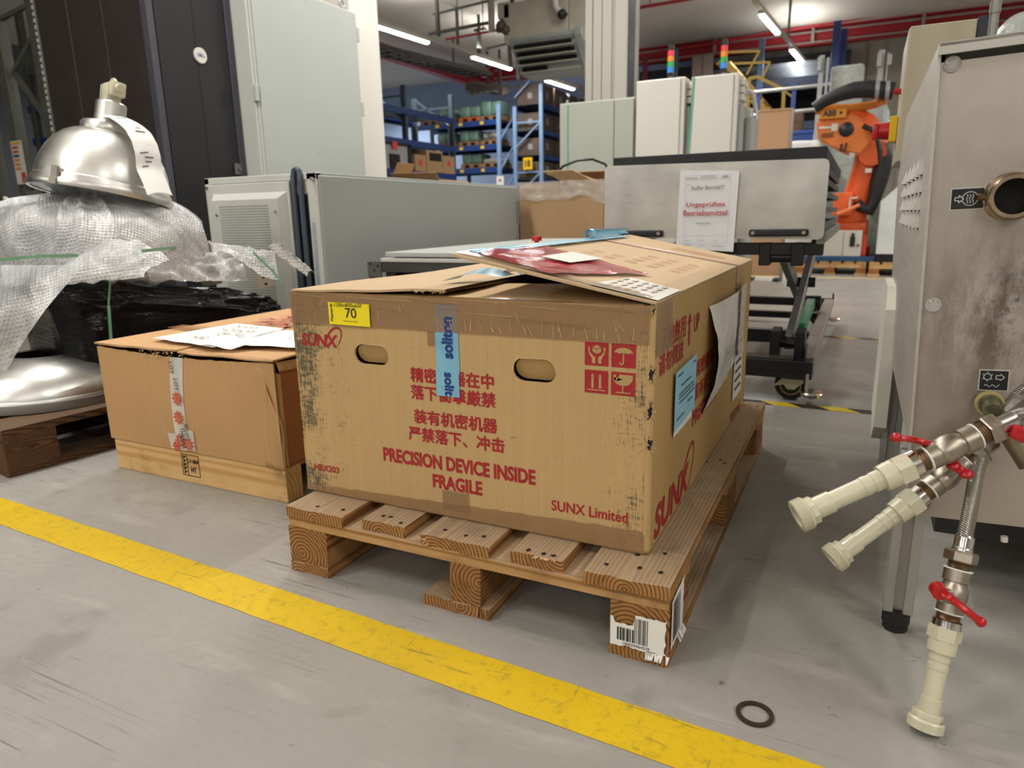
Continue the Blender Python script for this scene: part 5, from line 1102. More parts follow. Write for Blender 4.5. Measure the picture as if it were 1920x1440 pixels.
# ------------------------------------------------------------ hoses with ball valves
def valve_hose(name, label, P0, P1, hose, lever, kind, sc=1.0):
    P0, P1 = V(P0), V(P1); d = P1-P0; L_ = d.length; t_ = thing(name, label, 'hose', P0, 'braided hoses with ball valves at the machine'); F = frame(P0, d)
    def lat(nm, prof, m_, n=28, par=None, sm=35): return obj(nm, MB(F).lathe([(r*sc, h*L_) for r, h in prof], (0, 0, 0), (0, 0, 1), n), m_, par or t_, smooth=sm)
    th = []
    for k in range(6): th += [(.0218, .002+.008*k), (.0232, .005+.008*k)]
    lat('threaded_collar', [(.015, .03), (.015, 0), (.0205, 0)]+th+[(.021, .055), (.020, .057)], ivory, 32, sm=25)
    lat('collar_hex', [(.0, .055), (.0195, .055), (.0195, .085), (.016, .09), (.0, .09)], ivory, 8, sm=20)
    lat('plastic_pipe', [(.0, .085), (.0148, .085), (.0148, .165), (.0128, .167), (.0128, .31), (.0136, .312), (.0136, .335), (.0128, .337), (.0128, .355), (.0138, .357), (.0138, .42), (0, .42)], ivory)
    lat('pipe_nut', [(.0, .40), (.0178, .40), (.0185, .43), (.0185, .47)], ivory); lat('pipe_nut', [(.0185, .46), (.0215, .465), (.0215, .53), (.0, .53)], ivory, 6, sm=20)
    lat('steel_ring', [(.0, .528), (.0185, .528), (.0185, .565), (.0165, .568), (0, .568)], chrome); lat('thread', [(0, .565), (.0145, .565)]+[(.0145+.001*(k % 2), .57+.006*k) for k in range(7)]+[(0, .61)], darkbrass)
    vb = lat('ball_valve', [(0, .605), (.0175, .605), (.0175, .655), (.0155, .66), (.018, .675), (.0188, .705), (.018, .735), (.0155, .75), (.0150, .765), (.0175, .77), (.0175, .83), (0, .83)], nickel, 24, sm=30)
    lat('sealing_tape', [(.0145, .603), (.0182, .603), (.0182, .609), (.0145, .609)], paper, 24, vb); lat('sealing_tape', [(.0145, .828), (.0182, .828), (.0182, .834), (.0145, .834)], paper, 24, vb)
    lat('thread', [(0, .83), (.0135, .83)]+[(.0135+.001*(k % 2), .835+.005*k) for k in range(8)]+[(0, .88)], darkbrass)
    lat('union_nut', [(0, .872), (.0205, .872), (.0215, .878), (.0215, .918), (.0195, .928), (0, .928)], nickel, 6, sm=20)
    lat('hose_ferrule', [(0, .925), (.0135, .925), (.0135, .94), (.0125, .945), (.0125, 1.0), (.0105, 1.01), (0, 1.01)], chrome)
    pts = [V(q) for q in hose]; sm_ = []
    ctl = [P1-d*.02]+pts
    for i in range(len(ctl)-1): # Catmull-Rom through the control points
        p0, p1, p2, p3 = ctl[max(i-1, 0)], ctl[i], ctl[i+1], ctl[min(i+2, len(ctl)-1)]
        for k in range(8):
            t = k/8; sm_.append(.5*((2*p1)+(p2-p0)*t+(2*p0-5*p1+4*p2-p3)*t*t+(3*p1-p0-3*p2+p3)*t**3))
    obj('braided_hose', MB().tube(sm_+[ctl[-1]], .0098*sc, 14), braid, t_, smooth=60); e_ = ctl[-1]; dd = (sm_[-3]-e_).normalized(); obj('wall_fitting', MB().cyl(e_+dd*.035, e_+dd*.012, .012, .012, 14).cyl(e_+dd*.014, e_-dd*.004, .0165, .0165, 6), nickel, t_, smooth=30)
    lv = [V(q) for q in lever]; mb = MB()
    if kind == 'lever':
        for i in range(len(lv)-1): mb.bar(lv[i], lv[i+1]+(lv[i+1]-lv[i]).normalized()*.003, .015-.001*i, .008, None, .003)
        mb.sph(lv[-1], .0072, 12); mb.cyl(lv[0]-(lv[1]-lv[0]).normalized()*.004+V((0, .006, 0)), lv[0]+V((0, -.006, 0)), .0105, n=16)
    else:
        mb.sph(lv[0], .010, 12, (1, 1, .7)); mb.sph(lv[2], .010, 12, (1, 1, .7)); mb.bar(lv[0], lv[2], .010, .012, None, .003)
    hd = obj('lever_handle', mb, redp, vb, smooth=40, label='red plastic valve handle')
    a_ = P0+d*.705; obj('valve_stem', MB().cyl(a_, lv[0] if kind == 'lever' else lv[1], .0065, n=12), steel, vb, smooth=40)
valve_hose('braided_hose', 'upper braided hose with ivory pipe and ball valve, pointing down left', (0.973, 0.013, 0.291), (1.233, 0.144, 0.430), [(1.254, 0.178, 0.432), (1.36, .17, .47), (1.50, .256, .49)], [(1.154, 0.112, 0.391), (1.135, 0.103, 0.394), (1.114, 0.089, 0.402), (1.089, 0.062, 0.410)], 'lever', 1.05)
valve_hose('braided_hose', 'second braided hose with ivory pipe, below the upper one, butterfly handle', (1.023, 0.061, 0.211), (1.221, 0.183, 0.383), [(1.246, 0.240, 0.419), (1.265, 0.259, 0.456), (1.36, .22, .53), (1.48, .256, .555)], [(1.167, 0.111, 0.364), (1.175, 0.116, 0.367), (1.183, 0.111, 0.354)], 'wing', .95)
valve_hose('braided_hose', 'braided hose hanging down to the floor with ivory pipe and red lever', (1.162, 0.011, 0.004), (1.191, 0.102, 0.263), [(1.196, 0.123, 0.314), (1.204, 0.158, 0.362), (1.224, 0.201, 0.402), (1.266, 0.255, 0.439), (1.37, .22, .50), (1.47, .256, .52)], [(1.162, 0.042, 0.202), (1.175, 0.036, 0.198), (1.212, 0.035, 0.172)], 'lever')
pv = thing('ball_valve', 'brass ball valve with red handle cut off by the right photo edge', 'valve', (1.244, 0.162, 0.392))
obj('valve_body', MB().cyl((1.234, 0.174, 0.411), (1.267, 0.166, 0.362), .017, n=20).cyl((1.226, 0.173, 0.422), (1.237, 0.174, 0.407), .0135, n=20), pm('old_brass', '8f8570', .35, .8, .15, 40), pv, smooth=40); obj('lever_handle', MB().bar((1.230, 0.128, 0.419), (1.256, 0.132, 0.409), .012, .02, None, .004), redp, pv)
obj('inlet_pipe', MB().cyl((1.234, 0.174, 0.411), (1.25, .254, .40), .011, n=14), darkbrass, pv)
# rubber ring on the floor
obj('rubber_ring', MB().lathe([(.0205, .0002), (.0262, .0002), (.0268, .002), (.0262, .0045), (.0205, .0045), (.0198, .002)], (.942, -.055, .0), (0, 0, 1), 48, True), pm('ring_brown', '3a2b22', .4, .2), None, smooth=40, label='small dark ring lying on the floor before the yellow line', cat='ring')
# ------------------------------------------------------------ beige control cabinet behind the machine
bc = thing('control_cabinet', 'beige control cabinet with a red main switch, above the stainless machine', 'cabinet', (1.22, 1.9, 0))
obj('body', MB().bb((1.102, 1.73, .865), (1.285, 2.1, 1.275), .003), beige, bc); obj('door', MB().bb((1.104, 1.70, .867), (1.282, 1.728, 1.273), .003), beige, bc); obj('dark_edge', MB().bb((1.283, 1.70, .865), (1.32, 2.1, 1.28), .003), pm('navy_edge', '20242e', .5), bc)
obj('stand_post', MB().bb((1.2, 1.85, 0), (1.28, 1.95, .87)), galv, bc); obj('foot_plate', MB().bb((1.13, 1.75, 0), (1.35, 2.05, .012)), galv, bc)
ms = obj('switch_plate', MB().bb((1.078, 1.88, .945), (1.102, 1.98, 1.03), .003), yplas, bc); obj('switch_knob', MB().cyl((1.078, 1.93, .985), (1.045, 1.93, .985), .030, .026, 16).box((1.035, 1.93, .985), (.02, .018, .055), None, .004), redp, ms, smooth=40)
obj('cable_gland', MB().cyl((1.102, 1.9, 1.11), (1.08, 1.9, 1.11), .010, n=12), redp, bc); obj('cable_gland', MB().cyl((1.13, 1.8, .865), (1.13, 1.8, .845), .012, n=12), black, bc); obj('cable_gland', MB().cyl((1.17, 1.8, .865), (1.17, 1.8, .84), .010, n=12), black, bc)
gp = thing('steel_pipe', 'galvanised pipe rising behind the stainless machine top', 'pipe', (1.300, 1.450, 1.155)[:2]+(0,))
_p = V((1.298, 1.450, 1.169)); _q = V((1.295, 1.450, 1.259)); obj('pipe', MB().cyl((_p.x, _p.y, .0), _q, .0115, n=16).cyl(_q-V((0, 0, .03)), _q, .0135, n=16).cyl(_q, (_q.x+.003, _q.y, 1.6), .0115, n=16), galv, gp, smooth=40)
# ------------------------------------------------------------ ceiling lights
tubem = pm('lit_tube', 'f4f8ff', .4, 0, 0, emit=9.0)
def light(lx, ly, ang, label):
    t_ = thing('ceiling_light', label, 'lamp', (lx, ly, 3.93), 'ceiling tube lights in the hall'); Tm = M.Translation((lx, ly, 0)) @ M.Rotation(-ang, 4, 'Z')
    obj('diffuser', MB(Tm).prism([(-.05, 0), (-.035, -.035), (.035, -.035), (.05, 0)], M(((1, 0, 0, 0), (0, 0, 1, -.76), (0, 1, 0, 3.972), (0, 0, 0, 1))), 1.52), tubem, t_)
    obj('housing', MB(Tm).bb((-.06, -.77, 3.972), (.06, .77, 4.03), .008), white, t_)
for i, nm in enumerate(('nearest of the row beside the white column', 'middle of the row on the left', 'farthest of the row on the left, over the dark racks')): light(*LAMPS[i], .0866, 'lit ceiling tube light, '+nm)
for i, nm in ((4, 'upper brighter one in front of the red beam'), (3, 'lower one hanging past the red beam')): light(*LAMPS[i], .068, 'lit ceiling tube light on the right, '+nm)
def trunk(x0, y0, y1, sl, label):
    f = lambda y: x0+sl*(y-y0); t_ = thing('light_trunking', label, 'rail', (f(y0), y0, 4.03))
    obj('rail', MB().bar((f(y0), y0, 4.06), (f(y1), y1, 4.06), .07, .06, (1, 0, 0)), pm('trunk_white', 'b9b5ab', .5), t_)
    y = y0+1.0
    while y < y1: obj('hanger_rod', MB().bar((f(y), y, 4.09), (f(y), y, 4.8), .05, .05), pm('strut_grey', '5f625e', .5, .4), t_); y += 3.1
trunk(-6.85+.0866*(8.2-9.79), 8.2, 18.6, .0866, 'pale light trunking rail of the left lamp row'); trunk(-.83+.068*(8-12.43), 8.0, 17.5, .068, 'pale light trunking rail of the right lamp row')
# ------------------------------------------------------------ red crane beams and pipes under the ceiling
rb = thing('steel_beam', 'red steel beam running across the hall under the ceiling', 'beam', (0, 17.9, 4.4)); zb0, zb1 = (-4.758, 17.900, 4.469)[2]-.03, (-4.766, 17.900, 4.814)[2]-.02
obj('beam', MB().bb((-8.9, 17.86, zb0), (9, 17.89, zb1)).bb((-8.9, 17.75, zb0-.015), (9, 18.0, zb0+.015)).bb((-8.9, 17.75, zb1-.015), (9, 18.0, zb1+.015)), redpaint, rb)
obj('conduit', MB().cyl((-8.6, 17.72, zb1-.10), (9, 17.72, zb1-.10), .022, n=8), pm('conduit_grey', '9c948e', .5), rb); obj('conduit', MB().cyl((-8.6, 17.7, zb0+.04), (9, 17.7, zb0+.02), .018, n=8), pm('conduit_grey', '9c948e'), rb)
for i in range(8): obj('clamp', MB().bb((-7+i*2.2, 17.68, zb0+.02), (-6.94+i*2.2, 17.75, zb1+.06)), pm('conduit_grey', '9c948e'), rb)
rb2 = thing('steel_beam', 'red steel beam running lengthwise towards the far racks, upper left', 'beam', (-9.2, 14, 4.4))
obj('beam', MB().bb((-9.05, 10.0, 4.26), (-9.02, 18, 4.52)).bb((-9.14, 10, 4.25), (-8.93, 18, 4.275)).bb((-9.14, 10, 4.505), (-8.93, 18, 4.53)), redpaint, rb2)
for i, (a, b, r, m_, lab) in enumerate((((-13.570, 18.800, 4.947), (-8.836, 18.800, 5.037), .025, redpaint, 'lower thin red sprinkler pipe at the far ceiling edge'), ((-6.431, 11.500, 4.024), (-5.352, 11.500, 4.052), .022, redpaint, 'thin red sprinkler pipe left of the ceiling air heater'), ((-3.249, 13.000, 4.474), (-1.800, 13.000, 4.501), .03, redpaint, 'thin red sprinkler pipe high right of the cream column'), ((-4.640, 17.500, 4.565), (3.538, 17.500, 4.964), .035, redpaint, 'red sprinkler pipe along the top of the red beam'))):
    t_ = thing('sprinkler_pipe', lab, 'pipe', a, 'red sprinkler pipes'); obj('pipe', MB().cyl(a, b, r, n=10), m_, t_, smooth=40)
    for q in (.25, .75): p_ = V(a).lerp(V(b), q); obj('hanger', MB().cyl(p_, (p_.x, p_.y, 4.8), .01, n=6), pm('strut_grey', '5f625e'), t_)
# hanging strut frames
hf = thing('strut_frame', 'dark hanging strut frame under the ceiling, left of the air heater', 'frame', (-6.309, 11.000, 4.039)); sm_ = pm('strut_grey', '5f625e')
for a, b, w_ in (((-6.386, 11.000, 4.344), (-5.062, 11.000, 4.420), .04), ((-6.484, 11.000, 4.023), (-5.199, 11.000, 4.061), .06), ((-6.293, 11.000, 4.359), (-6.290, 11.000, 3.964), .07), ((-5.775, 11.000, 4.379), (-5.776, 11.000, 4.063), .012)): obj('strut', MB().bar(a, b, w_, w_*.8), sm_, hf)
for q in ((-6.293, 11.000, 4.359), (-5.083, 11.000, 4.423)): obj('strut', MB().bar(q, (q[0], q[1], 4.8), .05, .05), sm_, hf)
hf = thing('strut_frame', 'dark hanging strut frame between the left lamps and the air heater', 'frame', (-6.492, 13.000, 4.467))
for a, b, w_ in (((-6.516, 13.000, 4.511), (-6.532, 13.000, 4.060), .09), ((-6.618, 13.000, 4.503), (-6.365, 13.000, 4.513), .09), ((-5.815, 13.000, 4.205), (-5.801, 13.000, 3.726), .09), ((-6.352, 13.000, 4.123), (-5.779, 13.000, 4.181), .05), ((-5.630, 13.000, 3.709), (-5.610, 13.000, 3.451), .09)): obj('strut', MB().bar(a, b, w_, w_*.6), sm_, hf)
for q in ((-6.516, 13.000, 4.511), (-5.803, 13.000, 4.183)): obj('strut', MB().bar(q, (q[0], q[1], 4.8), .05, .05), sm_, hf)
tr = thing('cable_tray', 'dark ladder cable tray hanging behind the nearest left lamp', 'tray', (-8.3, 12.5, 4.0)); trm = pm('tray_dark', '4a4843', .6, .3)
for s_ in (-.28, .28): obj('side_rail', MB().bar((-8.55+s_, 10.2, 4.12), (-7.75+s_, 15.4, 4.12), .03, .09, (1, 0, 0)), trm, tr)
for i in range(17): f = i/16; obj('rung', MB().bar((-8.83+.8*f, 10.3+5*f, 4.10), (-8.27+.8*f, 10.3+5*f, 4.10), .09, .03), trm, tr)
obj('cable_bundle', MB().tube([(-8.6+.8*f, 10.3+5*f, 4.15+.03*math.sin(f*9)) for f in [i/12 for i in range(13)]], .05, 8).tube([(-8.4+.8*f, 10.3+5*f, 4.16+.03*math.sin(f*7+1)) for f in [i/12 for i in range(13)]], .06, 8), pm('cable_grey', '6d6a62', .6), tr)
for f in (.2, .8): obj('hanger', MB().bar((-8.55+.8*f, 10.3+5*f, 4.1), (-8.55+.8*f, 10.3+5*f, 4.8), .04, .04), sm_, tr)
hg = thing('ceiling_grille', 'dim hanging grille unit under the ceiling above the far pallet racks', 'vent', (-7.914, 16.000, 3.929)); o_ = V((-7.914, 16.000, 3.929))
obj('casing', MB().box(o_, (1.0, .7, .18), Euler((R(14), R(10), R(12))).to_matrix(), .02), pm('grille_taupe', '6f6a62', .6, .3), hg)
for k in range(5): obj('blade', MB().box(o_+V((-.36+.18*k, -.2, -.12)), (.13, .5, .03), Euler((R(14), R(10), R(12))).to_matrix()), pm('grille_light', '9a968c', .5, .3), hg)
obj('hanger', MB().bar(o_, (o_.x, o_.y, 4.8), .05, .05).bar(o_+V((.35, 0, .05)), (o_.x+.35, o_.y, 4.8), .05, .05), sm_, hg)
# ------------------------------------------------------------ air heater
ah = thing('air_heater', 'grey ceiling air heater with slanted louvres, left of the cream column', 'heater', (-3.3, 9.4, 2.95)); hm = pm('heater_grey', '9ba19f', .5, .1, .04, 2); hm2 = pm('heater_cream', 'b9b4a6', .5)
obj('casing', MB().bb((-3.95, 9.0, 3.20), (-2.95, 10.0, 3.72), .01), hm2, ah); obj('side_box', MB().bb((-2.95, 9.05, 3.10), (-2.55, 10.0, 3.66), .02), hm2, ah)
YZm = lambda x: M(((0, 0, 1, x), (1, 0, 0, 0), (0, 1, 0, 0), (0, 0, 0, 1)))
obj('hood', MB().prism([(8.98, 3.24), (8.98, 3.20), (9.42, 2.80), (9.95, 2.80), (9.95, 3.24)], YZm(-3.86), 1.06), hm, ah); obj('hood_cheek', MB().prism([(8.94, 3.26), (8.94, 3.18), (9.40, 2.76), (9.97, 2.76), (9.97, 3.26)], YZm(-2.82), .10), hm, ah)
for k in range(4): y_ = 9.05+.095*k; z_ = 3.135-.087*k; obj('louvre_gap', MB().bar((-3.80, y_-.012, z_-.012), (-2.90 if k < 3 else -3.4, y_-.012, z_-.012), .055, .05, (0, .74, -.67)), dark, ah); obj('louvre', MB().bar((-3.84, y_-.03, z_-.055), (-2.86, y_-.03, z_-.055), .012, .05, (0, 0, 1)), pm('louvre_light', 'b5b1a5', .45, .2), ah)
for xx in (-3.9, -2.6): obj('hanger', MB().bar((xx, 9.2, 3.7), (xx, 9.2, 4.8), .05, .05).bar((xx, 9.8, 3.7), (xx, 9.8, 4.8), .05, .05), sm_, ah)
obj('motor', MB().cyl((-3.45, 9.2, 3.72), (-3.45, 9.2, 3.98), .11, n=16).cyl((-3.45, 9.2, 3.98), (-3.45, 9.2, 4.02), .08, n=16), pm('motor_cream', 'a6a08e', .5), ah); obj('control_box', MB().bb((-4.046, 9.000, 3.532), (-3.86, 9.12, 3.745), .004), hm2, ah)
obj('pipe', MB().tube([(-3.098, 8.900, 3.675), (-3.082, 8.900, 3.538), (-3.018, 8.900, 3.475), (-2.970, 8.900, 3.415)], .045, 10), white, ah, smooth=50); obj('valve', MB().sph((-2.978, 8.880, 3.432), .07, 10).bar((-3.002, 8.860, 3.383), (-2.891, 8.860, 3.422), .03, .03), black, ah)
obj('pipe', MB().cyl((-4.200, 9.100, 3.399), ((-4.200, 9.100, 3.399)[0], 9.1, 4.8), .05, n=12), hm2, ah, smooth=40); obj('valve', MB().sph((-3.988, 9.000, 3.425), .09, 10).sph((-3.909, 8.980, 3.368), .07, 10).cyl((-4.059, 9.000, 3.376), (-3.900, 9.000, 3.428), .04, n=10), pm('valve_dark', '57544c', .5, .3), ah, smooth=40)
# ------------------------------------------------------------ pallet racking
def upright(t_, x, y, z1, m_, w_=.09, d=.07): return obj('upright', MB().bb((x-w_/2, y-d/2, 0), (x+w_/2, y+d/2, z1), .004).bb((x-.06, y-.06, 0), (x+.06, y+.06, .01)), m_, t_)
def brace(t_, a, b, m_, w_=.035): obj('brace', MB().bar(a, b, w_, .03), m_, t_)
slate = pm('upright_slate', '46545f', .5, .2, .08, 4)
ra = thing('pallet_rack', 'blue and grey pallet rack running lengthwise, right of the white column', 'rack', (-6.7, 9.5, 0))
for y in (6.9, 9.78, 11.38):
    for x in (-6.3, -7.15): upright(ra, x, y, 2.95 if y < 11 else 3.0, slate)
    for k in range(4): brace(ra, (-6.3, y, .35+.68*k), (-7.15, y, .75+.68*k+.2*(k % 2)), slate); 
    brace(ra, (-6.3, y, 2.78), (-7.15, y, 2.78), slate)
for z in (1.48, 2.0, 2.52):
    for x in (-6.26, -7.19): obj('beam', MB().bb((x-.03, 6.9, z-.055), (x+.03, 11.38, z+.055), .004), bluepaint, ra)
    obj('shelf_grid', MB().bb((-7.15, 6.95, z+.035), (-6.3, 11.3, z+.055)), slate, ra)
rb_ = thing('pallet_rack', 'blue pallet rack with green wrapped loads along the far blue wall', 'rack', (-8.2, 15.4, 0))
for x in (-9.6, -8.5, -7.12):
    for y in (15.0, 15.9): upright(rb_, x, y, 3.35, slate if x < -7.5 else bluelite)
upright(rb_, -6.98, 16.5, 3.35, bluelite); upright(rb_, -6.98, 17.3, 3.3, bluelite)
for k in range(4): brace(rb_, (-7.12, 15.0, .4+.7*k), (-7.12, 15.9, 1.1+.7*k), bluelite, .05); brace(rb_, (-6.98, 16.5, 1.0+.6*k), (-6.98, 17.3, .4+.6*k), bluelite, .05)
LV = (1.84, 2.38, 2.95)
for z in LV:
    for y in (15.0, 15.9): obj('beam', MB().bb((-9.6, y-.03, z-.06), (-7.12, y+.03, z+.06), .004), bluepaint, rb_)
    obj('shelf_deck', MB().bb((-9.55, 15.0, z+.055), (-7.16, 15.9, z+.07)), pm('deck_dark', '2b2d33', .6), rb_)
    for x in (-8.9, -8.22, -7.62): obj('load_tag', MB().bb((x, 14.965, z-.03), (x+.10, 14.97, z+.04)), yplas, rb_)
def load(x, y, z, w_, h, m_, pc_, label, lumps=2):
    t_ = thing('pallet_load', label, 'load', (x, y, z), 'palletised loads on the far blue rack')
    for k in range(3): obj('pallet_block', MB().bb((x-w_/2+k*(w_-.1)/2, y-.3, z+.02), (x-w_/2+k*(w_-.1)/2+.1, y+.3, z+.085)), pc_, t_)
    obj('pallet_deck', MB().bb((x-w_/2, y-.3, z+.085), (x+w_/2, y+.3, z+.115)).bb((x-w_/2, y-.3, z), (x+w_/2, y+.3, z+.02)), pc_, t_)
    for k in range(lumps): a = x-w_/2+.02+k*(w_-.04)/lumps; obj('wrapped_stack', blob((a+(w_-.04)/lumps/2, y, z+.115+h/2), ((w_-.04)/lumps, .56, h*(1-.08*(k % 2))), None, 10, .012, 9, 20, 10, k+int(x*7)), m_, t_, smooth=180)
    return t_
wd_ = pm('load_pallet_wood', '8a6a4c', .7, 0, .15); ow = pm('orange_pallet', 'b5602a', .6, 0, .1)
for k, (x, w_, h, pc_) in enumerate(((-9.2, .55, .20, wd_), (-8.72, .36, .26, wd_), (-8.02, .60, .26, ow), (-7.42, .58, .34, wd_))): load(x, 15.45, 3.02, w_, h, greenwrap, pc_, 'green wrapped load on the top rack level, '+('farthest left', 'second from left', 'on the orange pallet', 'tallest at the right end')[k])
for k, (x, w_, h) in enumerate(((-8.75, .50, .27), (-8.06, .56, .27))): load(x, 15.45, 2.45, w_, h, greenwrap, wd_, 'green wrapped load on the middle rack level, '+('left one', 'next to the silver bundle')[k])
load(-7.45, 15.45, 2.45, .5, .20, pm('foil', 'c9c6bf', .15, .9, .1, 9, bump=.9, bs=12, bd=.03), wd_, 'shiny silver bundle on the middle rack level', 1)
load(-8.0, 15.45, 1.91, .6, .25, greenwrap, wd_, 'green wrapped load on the lowest visible rack level'); load(-7.42, 15.45, 1.91, .55, .10, pm('pale_sheet', 'a7a5a0', .5), wd_, 'flat pale sheeted load on the lowest visible rack level', 1)
sp = obj('rack_notice', MB().bb((-7.18, 14.93, 1.45), (-6.98, 14.94, 1.68)), paper, rb_); obj('notice_mark', MB().cyl((-7.08, 14.93, 1.58), (-7.08, 14.926, 1.58), .04, n=14), pm('notice_red', 'b0787c'), sp)
rc = thing('pallet_rack', 'dark rack stacked with brown cartons, left of the grey green cabinet', 'rack', (-6.4, 17, 0)); rx0, rx1 = -6.85, -6.10
for x in (rx0+.05, rx1):
    for y in (15.25, 17.0, 18.7): upright(rc, x, y, 3.3 if x < -6.5 and y < 16 else 3.75, bluelite if y < 16 else slate)
for k in range(6): brace(rc, (rx0+.05, 15.25, .6+.58*k), (rx1, 15.25, .6+.58*(k+1) if k % 2 else .6+.58*k), bluelite, .05)
for z in (1.55, 2.1, 2.68, 3.27):
    obj('beam', MB().bb((rx1-.03, 15.25, z-.05), (rx1+.03, 18.7, z+.05)), bluepaint, rc); obj('beam', MB().bb((rx0, 15.25, z-.05), (rx0+.06, 18.7, z+.05)), bluepaint, rc); obj('shelf_deck', MB().bb((rx0, 15.25, z+.045), (rx1, 18.7, z+.06)), pm('deck_dark', '2b2d33'), rc)
lev = {1.55: 'lowest', 2.1: 'second', 2.68: 'third', 3.27: 'top'}; pos = ('nearest', 'second', 'third', 'farthest')
for z, nm in lev.items():
    for k in range(4):
        y = 15.35+.85*k; o = obj('cardboard_box', MB().bb((rx0+.08, y, z+.062), (rx1-.05+.012*(k % 2), y+.78, z+(.46 if z < 3 else .52)), .006), brownbox, None, label=f'brown carton on the {nm} level of the dark rack, {pos[k]} along it', cat='box', group='brown cartons on the dark rack')
        obj('carton_label', MB().bb((rx1-.05+.012*(k % 2), y+.3, z+.2), (rx1-.034+.012*(k % 2), y+.42, z+.36)), pm('dim_label', '8f8e94', .6), o); obj('carton_label', MB().bb((rx0+.35, y-.004, z+.2), (rx0+.47, y+.002, z+.33)), pm('dim_label', '8f8e94'), o)
ys = obj('rack_sign', MB().bb((-6.56, 15.18, 1.82), (-6.32, 15.195, 2.10)), yplas, rc, label='yellow rack number sign'); mb = MB(); put(mb, '~18', (-6.51, 15.178, 1.88), U, W_, .14, .16); obj('sign_number', mb, ink, ys)
# goods in the lengthwise rack
cz = thing('storage_case', 'grey and black case with a red sticker in the lengthwise rack', 'case', (-6.6, 9.4, 1.54)); q0, q1 = V((-6.200, 8.972, 1.409)), V((-6.200, 9.660, 1.925)); yy0, yy1 = q0.y, q1.y
obj('case_body', MB().bb((-6.95, yy0-.2, 1.54), (-6.24, yy1+.15, 1.97)), pm('case_grey', 'a5a7a8', .5), cz); obj('case_frame', MB().bb((-6.24, yy0-.2, 1.54), (-6.215, yy0-.12, 1.97)).bb((-6.24, yy1+.07, 1.54), (-6.215, yy1+.15, 1.97)).bb((-6.24, yy0-.2, 1.93), (-6.215, yy1+.15, 1.97)).bb((-6.24, (yy0+yy1)/2-.14, 1.54), (-6.212, (yy0+yy1)/2+.14, 1.78)), black, cz)
obj('red_sticker', MB().bb((-6.216, (yy0+yy1)/2-.07, 1.86), (-6.205, (yy0+yy1)/2+.07, 1.985)), pm('sticker_red', 'e2493c'), cz)
for k, (a, b, z1, lab) in enumerate(((9.92, 10.28, 1.80, 'brown carton with a red dot in the lengthwise rack, left one'), (10.30, 10.86, 1.90, 'brown carton in the lengthwise rack, middle one with a dark opening'), (10.88, 11.30, 1.84, 'brown carton with a red dot in the lengthwise rack, right one'))):
    o = obj('cardboard_box', MB().bb((-7.0, a, 1.536), (-6.22, b, z1+.02), .004), c_far, None, label=lab, cat='box', group='cartons in the lengthwise rack')
    if k != 1: obj('red_dot', MB().cyl((-6.22, (a+b)/2, z1-.12), (-6.214, (a+b)/2, z1-.12), .06, n=14), pm('sticker_red', 'e2493c'), o)
    else: obj('dark_opening', MB().bb((-6.22, a+.1, z1-.16), (-6.214, b-.05, z1-.02)), dark, o)
# ------------------------------------------------------------ rack at the far left
rl = thing('pallet_rack', 'dim galvanised pallet rack behind the upright bell lamp, far left', 'rack', (-5.6, 4.2, 0)); gd = pm('dull_galvanised', '65675f', .5, .5, .1, 8)
xa, xb = -5.86, -5.33
for x, y in ((xa, 3.0), (xb, 3.0), (xa, 6.2), (xb, 6.2), (-6.25, 3.0)):
    u_ = upright(rl, x, y, 3.4 if x > -6.2 else 1.7, gd, .11, .09)
    if x == xb and y == 3.0:
        mb = MB()
        for k in range(40): mb.bb((x+.040, y-.050, 1.2+.05*k), (x+.058, y-.044, 1.23+.05*k))
        obj('perforations', mb, pm('slot_white', 'c3c3ba'), u_, kind='stuff')
for a, b in (((xb, 3.0, 2.32), (xa+.1, 3.0, 2.02)), ((xa+.1, 3.0, 2.02), (xb, 3.0, 1.52)), ((xa, 3.0, 2.45), (xb, 3.0, 2.52)), ((xa, 3.0, 1.0), (xb, 3.0, 1.4))): obj('brace', MB().bar(a, b, .035, .03), gd, rl)
for z in (1.12, 1.75, 2.15, 2.6):
    for x in (-8.0,): obj('beam', MB().bb((-9, 5.0, z), (-4.2, 5.06, z+.09)), bluepaint if z in (1.75, 2.15) else gd, rl)
    obj('shelf_deck', MB().bb((-9, 5.05, z+.02), (-4.2, 6.2, z+.05)), pm('deck_dark', '2b2d33'), rl)
for x in (-8.9, -4.3): upright(rl, x, 5.03, 3.4, gd); upright(rl, x, 6.15, 3.4, gd)
obj('dark_backing', MB().bb((-9, 6.2, 0), (-4.2, 6.23, 3.6)), pm('rack_back_sheet', '1f2023', .7), rl)
for x in [-8.8+.16*i for i in range(29)]: obj('back_rib', MB().bb((x, 6.17, .3), (x+.03, 6.20, 2.0)), pm('rack_back_rib', '2e3034', .6), rl)
sgp = obj('load_sign', MB().bb((xa-.02, 2.935, (-5.753, 2.940, 1.080)[2]), (xa+.13, 2.945, (-5.641, 2.940, 1.451)[2])), pm('dim_white', 'c9c4ba', .6), rl, label='load sign with coloured bars'); zt = (-5.641, 2.940, 1.451)[2]
for k, c_ in enumerate(('d2a03a', 'b5483c', 'b5483c', '3f4c66', 'c98a3a', 'c98a3a', 'c98a3a')): obj('sign_bar', MB().bb((xa if k else xa-.02, 2.93, zt-.03-.036*k), (xa+.08 if k else xa+.13, 2.934, zt-.010-.036*k)), pm('bar_'+c_, c_), sgp)
obj('sign_bar', MB().bb((xa+.07, 2.93, zt-.36), (xa+.13, 2.934, zt-.27)), pm('bar_b5483c', 'b5483c'), sgp)
